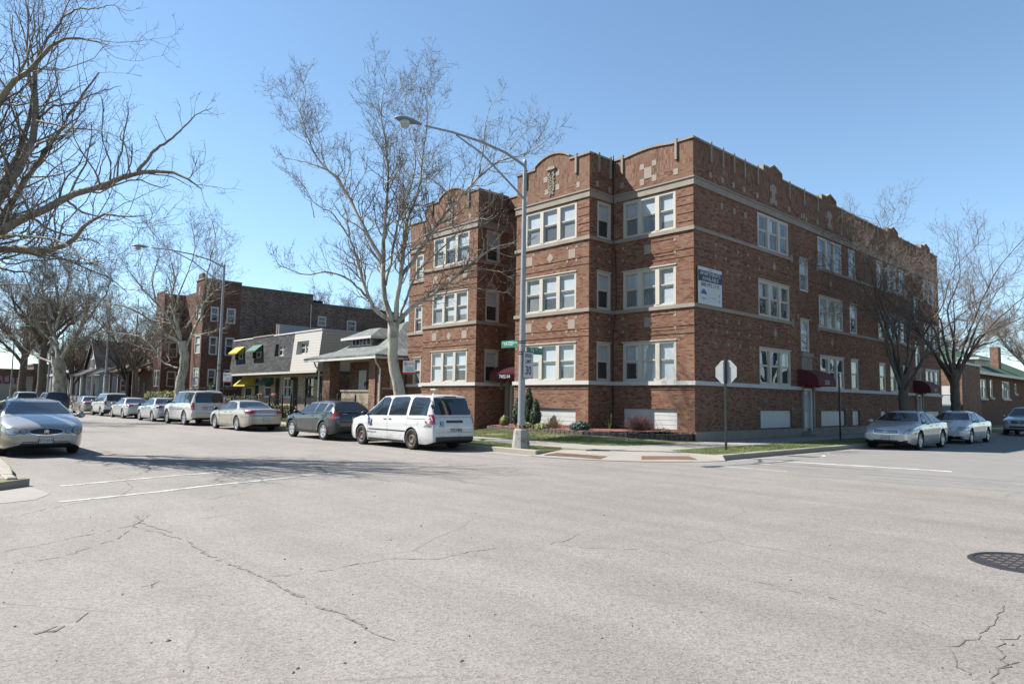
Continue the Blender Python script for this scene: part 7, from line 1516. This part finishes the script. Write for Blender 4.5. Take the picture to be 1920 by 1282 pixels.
# ================================================================ street furniture
def lamp_post(label, x, y, H, base_h, head, seed, light=True):
    root = thing('street_lamp', (x, y, .14), label, 'street lamp', 'mast-arm street lamps'); mp = M['metal_pole']; hx, hy, hz = head[0] - x, head[1] - y, head[2] - .14
    mb = MB(); mb.tube([(0, 0, base_h), (0, 0, 3), (0, 0, H)], [.115, .1, .062], mp, 14); mb.lathe([(.06, H), (.05, H + .05), (0, H + .08)], mp, (0, 0, 0), 'z', 12)
    for z in (2.95, 3.02, 3.3, 3.36): mb.lathe([(.108, z), (.112, z + .005), (.112, z + .025), (.108, z + .03)], M['pole_dark'], (0, 0, 0), 'z', 14)
    mb.build('pole', root)
    if base_h > .2:
        mb = MB(); mb.lathe([(.29, -.0), (.285, .05), (.225, base_h - .04), (.2, base_h - .02), (0, base_h - .02)], M['pole_base'], (0, 0, 0), 'z', 8, False); mb.build('base', root)
        mb = MB(); mb.lathe([(.17, base_h - .02), (.17, base_h + .01), (.13, base_h + .02), (.12, base_h + .09), (.0, base_h + .09)], M['rust'], (0, 0, 0), 'z', 12)
        for k in range(4):
            a = k * math.pi / 2 + .4; mb.tube([(.14 * math.cos(a), .14 * math.sin(a), base_h), (.14 * math.cos(a), .14 * math.sin(a), base_h + .1)], .02, M['rust'], 6)
        mb.build('anchor_collar', root)
    mb = MB(); P = Vector((hx, hy, hz)); up = [(0, 0, H - .15), (P.x * .18, P.y * .18, H + (hz - H) * .3 + .05), (P.x * .4, P.y * .4, H + (hz - H) * .62 + .12), (P.x * .65, P.y * .65, H + (hz - H) * .88 + .12), (P.x * .88, P.y * .88, hz + .06)]
    lo = [(0, 0, H - 1.25), (P.x * .2, P.y * .2, H - .72 + (hz - H) * .25), (P.x * .4, P.y * .4, H - .22 + (hz - H) * .55), (P.x * .62, P.y * .62, H + (hz - H) * .82 + .08)]
    mb.tube(up, [.045, .042, .04, .035, .03], mp, 8); mb.tube(lo, [.035, .032, .03, .025], mp, 8); mb.build('mast_arm', root)
    mb = MB(); a = math.atan2(hy, hx); ca, sa = math.cos(a), math.sin(a); prof = [(-.42, .035, .03), (-.3, .06, .06), (-.1, .13, .1), (.12, .165, .11), (.3, .14, .085), (.42, .06, .04), (.45, .0, .0)]
    V = []; n = 14
    for (t, w_, h_) in prof:
        for k in range(n): b = 2 * math.pi * k / n; u, v = w_ * math.cos(b), h_ * (math.sin(b) if math.sin(b) > 0 else math.sin(b) * .5); V.append((hx + ca * t - sa * u, hy + sa * t + ca * u, hz + .07 + v))
    mb.add(V, [(i * n + k, i * n + (k + 1) % n, (i + 1) * n + (k + 1) % n, (i + 1) * n + k) for i in range(len(prof) - 1) for k in range(n)], M['lamp_grey'], True); mb.build('lamp_head', root)
    mb = MB(); mb.lathe([(.15, .03), (.145, -.03), (.115, -.12), (.06, -.17), (0, -.18)], M['lamp_globe'], (hx + ca * .12, hy + sa * .12, hz), 'z', 18); mb.build('globe', root); return root
M['lamp_grey'] = simple('lamp_housing', (.27, .31, .32), .5, .2, var=.1); M['lamp_globe'] = simple('frosted_globe', (.62, .63, .63), .25, var=.05)
lamp_post('tall grey street lamp on a chipped base at the corner, carrying the street name signs', -15.75, 15.15, 9.25, .62, (-16.35, 11.0, 9.62), 1)
lamp_post('second street lamp behind the big white sport utility', -42.3, 15.4, 9.45, .1, (-43.4, 11.0, 10.1), 2); lamp_post('third street lamp before the gabled houses', -69.2, 15.4, 9.8, .1, (-69.8, 11.0, 10.2), 3); lamp_post('faint street lamp left of the thick sycamore', -95.6, 15.4, 9.6, .1, (-96, 11.2, 10.0), 4); lamp_post('thin distant street lamp in front of the shop with purple letters', -124, 15.4, 9.6, .1, (-124.4, 11.2, 10.0), 5)
lamp_post('street lamp on the near kerb far up the street', -118, 1.0, 9.6, .1, (-118.4, 5, 10.0), 6)
# signs on the corner lamp
sx, sy_, = -15.75, 15.15
sg = thing('speed_limit_sign', (sx + .16, sy_ + .1, 2.36), 'white rectangular speed limit sign strapped to the corner lamp post', 'sign'); fr = Vector((.93, -.0, 0)); mb = MB()
uu = Vector((-.24, .97, 0)).normalized(); nn = Vector((uu.y, -uu.x, 0))
def plate(parent, w_, h_, m, zc=0, d=.0, bevel=False, t=.004, name='plate', c=(0, 0)):
    mb = MB(); P = [];
    for (a, b) in ((-w_ / 2, -h_ / 2), (w_ / 2, -h_ / 2), (w_ / 2, h_ / 2), (-w_ / 2, h_ / 2)): P.append(uu * (a + c[0]) + Vector((0, 0, b + zc + c[1])) + nn * d)
    Q = [p + nn * t for p in P]; mb.add(P + Q, [(3, 2, 1, 0), (4, 5, 6, 7), (0, 1, 5, 4), (1, 2, 6, 5), (2, 3, 7, 6), (3, 0, 4, 7)], m); return mb.build(name, parent)
def lettering(parent, s, size, m, c, d, sx_=1, bold=.0): return text_obj('lettering', s, size, m, frame(uu * c[0] + Vector((0, 0, c[1])) + nn * d, uu, (0, 0, 1)), parent, .0006, 1, bold, sx_)
plate(sg, .61, .84, M['sign_black'], .39, .012, name='border'); plate(sg, .58, .81, M['sign_white'], .39, .018)
lettering(sg, 'SPEED', .16, M['sign_black'], (0, .68), .0235, .95, .004); lettering(sg, 'LIMIT', .16, M['sign_black'], (0, .5), .0235, .95, .004); lettering(sg, '30', .38, M['sign_black'], (0, .21), .0235, .95, .008)
mb = MB(); mb.box((-.06, -.12, .2), (.0, .0, .23), M['sign_back']); mb.box((-.06, -.12, .6), (.0, .0, .63), M['sign_back']); mb.build('bracket', sg)
uu = Vector((1, 0, 0)); nn = Vector((0, -1, 0)); s1 = thing('street_name_sign', (sx - .5, sy_ - .1, 3.42), 'green street name plate reading S YATES BLVD, left of the lamp post', 'sign', 'green street name plates')
plate(s1, .76, .23, M['sign_green'], .02, .0); lettering(s1, 'S', .075, M['sign_white'], (-.32, .06), .0052); lettering(s1, 'YATES', .17, M['sign_white'], (-.06, .03), .0052, .92, .003); lettering(s1, 'BLVD', .09, M['sign_white'], (.27, .05), .0052, 1, .001)
uu = Vector((0, 1, 0)); nn = Vector((1, 0, 0)); s2 = thing('street_name_sign', (sx + .1, sy_ + .46, 3.2), 'green street name plate reading E 74TH ST, right of the lamp post', 'sign', 'green street name plates')
plate(s2, .7, .21, M['sign_green'], .02, .0); lettering(s2, 'E', .075, M['sign_white'], (-.3, .05), .0052); lettering(s2, '74', .17, M['sign_white'], (-.12, .03), .0052, 1, .003); lettering(s2, 'TH', .08, M['sign_white'], (.07, .06), .0052, 1, .002); lettering(s2, 'ST', .08, M['sign_white'], (.26, .03), .0052, 1, .001)
# octagonal sign seen from behind and the second black post
st = thing('stop_sign', (-11.62, 20.35, .14), 'octagonal sign seen from behind on a thin black post in the parkway', 'sign'); mb = MB(); mb.box((-.03, -.03, -.1), (.03, .03, 2.95), M['pole_dark']); mb.build('post', st)
uo = Vector((1, 0, 0)); no = Vector((0, -1, 0)); R_ = .41; pts = [uo * R_ * math.cos(math.radians(22.5 + 45 * i)) + Vector((0, 0, 2.52 + R_ * math.sin(math.radians(22.5 + 45 * i)))) - no * .05 for i in range(8)]; pts2 = [p - no * .004 for p in pts]
mb = MB(); mb.add(pts + pts2, [tuple(range(8)), tuple(range(15, 7, -1))] + [(i, 8 + i, 8 + (i + 1) % 8, (i + 1) % 8) for i in range(8)], M['sign_back']); mb.build('octagon_plate', st)
mb = MB(); pf = [Vector((0, 0, 2.52)) + (p - Vector((0, 0, 2.52)) + no * .05) * .94 - no * .058 for p in pts]; mb.add(pf, [tuple(range(8))[::-1]], M['sign_red']); fc = mb.build('face', st); text_obj('lettering', 'STOP', .3, M['sign_white'], frame(Vector((0, 0, 2.52)) - no * .0605, -uo, (0, 0, 1)), fc, .0005, 1, .004, .95)
mb = MB(); mb.box((-.033, -.06, 2.2), (.033, -.03, 2.85), M['pole_dark']); mb.build('mounting_rail', st)
po = thing('signpost', (-12.35, 31.3, .14), 'bare black signpost with holes standing in the parkway beside the side entrance', 'post'); mb = MB(); mb.box((-.03, -.03, -.1), (.03, .03, 2.8), M['pole_dark']); mb.build('post', po); mb = MB()
for k in range(24): mb.box((.0301, -.008, .3 + k * .1), (.031, .008, .316 + k * .1), M['sign_back'])
mb.build('bolt_holes', po)
# no-parking signs
def no_park(label, x, y, zc, s=1.0, post=True):
    global uu, nn
    uu = Vector((.85, .53, 0)).normalized(); nn = Vector((uu.y, -uu.x, 0)); r_ = thing('parking_sign', (x, y, .14), label, 'sign', 'white and red parking signs'); zc -= .14
    mb = MB(); mb.tube([(-.02, .03, 0), (-.02, .03, zc + .5)], .03, M['pole_dark'], 6); mb.build('post', r_)
    plate(r_, .6 * s, .62 * s, M['sign_white'], zc, .03, c=(.3 * s - .05, 0)); plate(r_, .6 * s, .09 * s, M['sign_red'], zc - .265 * s, .0345, name='red_bar', c=(.3 * s - .05, 0))
    mb = MB(); o = uu * (.13 * s - .05) + Vector((0, 0, zc + .17 * s)) + nn * .036; F = frame(o, uu, (0, 0, 1))
    for k in range(20):
        a, b = 2 * math.pi * k / 20, 2 * math.pi * (k + 1) / 20; mb.add([F @ Vector((R * math.cos(t) * s, R * math.sin(t) * s, 0)) for R, t in ((.095, a), (.095, b), (.075, b), (.075, a))], [(0, 1, 2, 3)], M['sign_red'])
    mb.add([F @ Vector(v) for v in ((-.06 * s, .045 * s, .001), (-.045 * s, .06 * s, .001), (.06 * s, -.045 * s, .001), (.045 * s, -.06 * s, .001))], [(0, 1, 2, 3)], M['sign_red']); mb.build('prohibition_ring', r_)
    lettering(r_, 'P', .11 * s, M['sign_black'], (.13 * s - .05, zc + .17 * s), .036, 1, .002); lettering(r_, 'PARKING', .07 * s, M['sign_red'], (.4 * s - .05, zc + .18 * s), .036)
    for k in range(3): plate(r_, .42 * s, .012, M['sign_back'], zc + (.02 - k * .07) * s, .0345, name='small_print', c=(.32 * s - .05, 0))
no_park('white and red parking sign at the left edge of the corner building', -25.35, 16.2 + 1.0, 3.0, .95); no_park('white and red parking sign beside the second street lamp', -41.4, 15.4, 2.72, .95)
# rubbish by the kerb
mb = MB(); x, y = PG(1540, 856); mb.add([(0, 0, 0), (.12, .03, .01), (.1, .12, .02), (-.02, .1, .01), (.05, .06, .045)], [(0, 1, 4), (1, 2, 4), (2, 3, 4), (3, 0, 4)], M['white']); tag(mb.build('litter', loc=(x, y, .01)), 'crumpled white litter in the gutter near the parkway', 'litter')
x, y = PG(18, 897); g_ = np.random.default_rng(3); mb = MB(); mb.lathe([(.11, 0), (.12, .05), (.08, .1), (0, .12)], M['pole_dark'], (0, 0, 0), 'z', 9); tag(mb.build('rubbish_bag', loc=(-16.6, 2.0 - .25, .14)), 'small dark rubbish lump in the weeds at the left edge', 'rubbish')
# air stays clear: no haze is drawn in the distance
# ================================================================ calibration of every base colour to the chosen exposure
ALB = .53
for m in bpy.data.materials:
    if not m.use_nodes: continue
    nt = m.node_tree
    for b in [n for n in nt.nodes if n.type == 'BSDF_PRINCIPLED']:
        s_ = b.inputs['Base Color']; k = ALB if b.inputs['Metallic'].default_value < .55 else .8
        if s_.is_linked:
            src = s_.links[0].from_socket; mx_ = nt.nodes.new('ShaderNodeMix'); mx_.data_type = 'RGBA'; mx_.blend_type = 'MULTIPLY'; mx_.inputs[0].default_value = 1; mx_.inputs[7].default_value = (k, k, k, 1)
            nt.links.new(src, mx_.inputs[6]); nt.links.new(mx_.outputs[2], s_)
        else: s_.default_value = tuple(c_ * k for c_ in s_.default_value[:3]) + (1,)
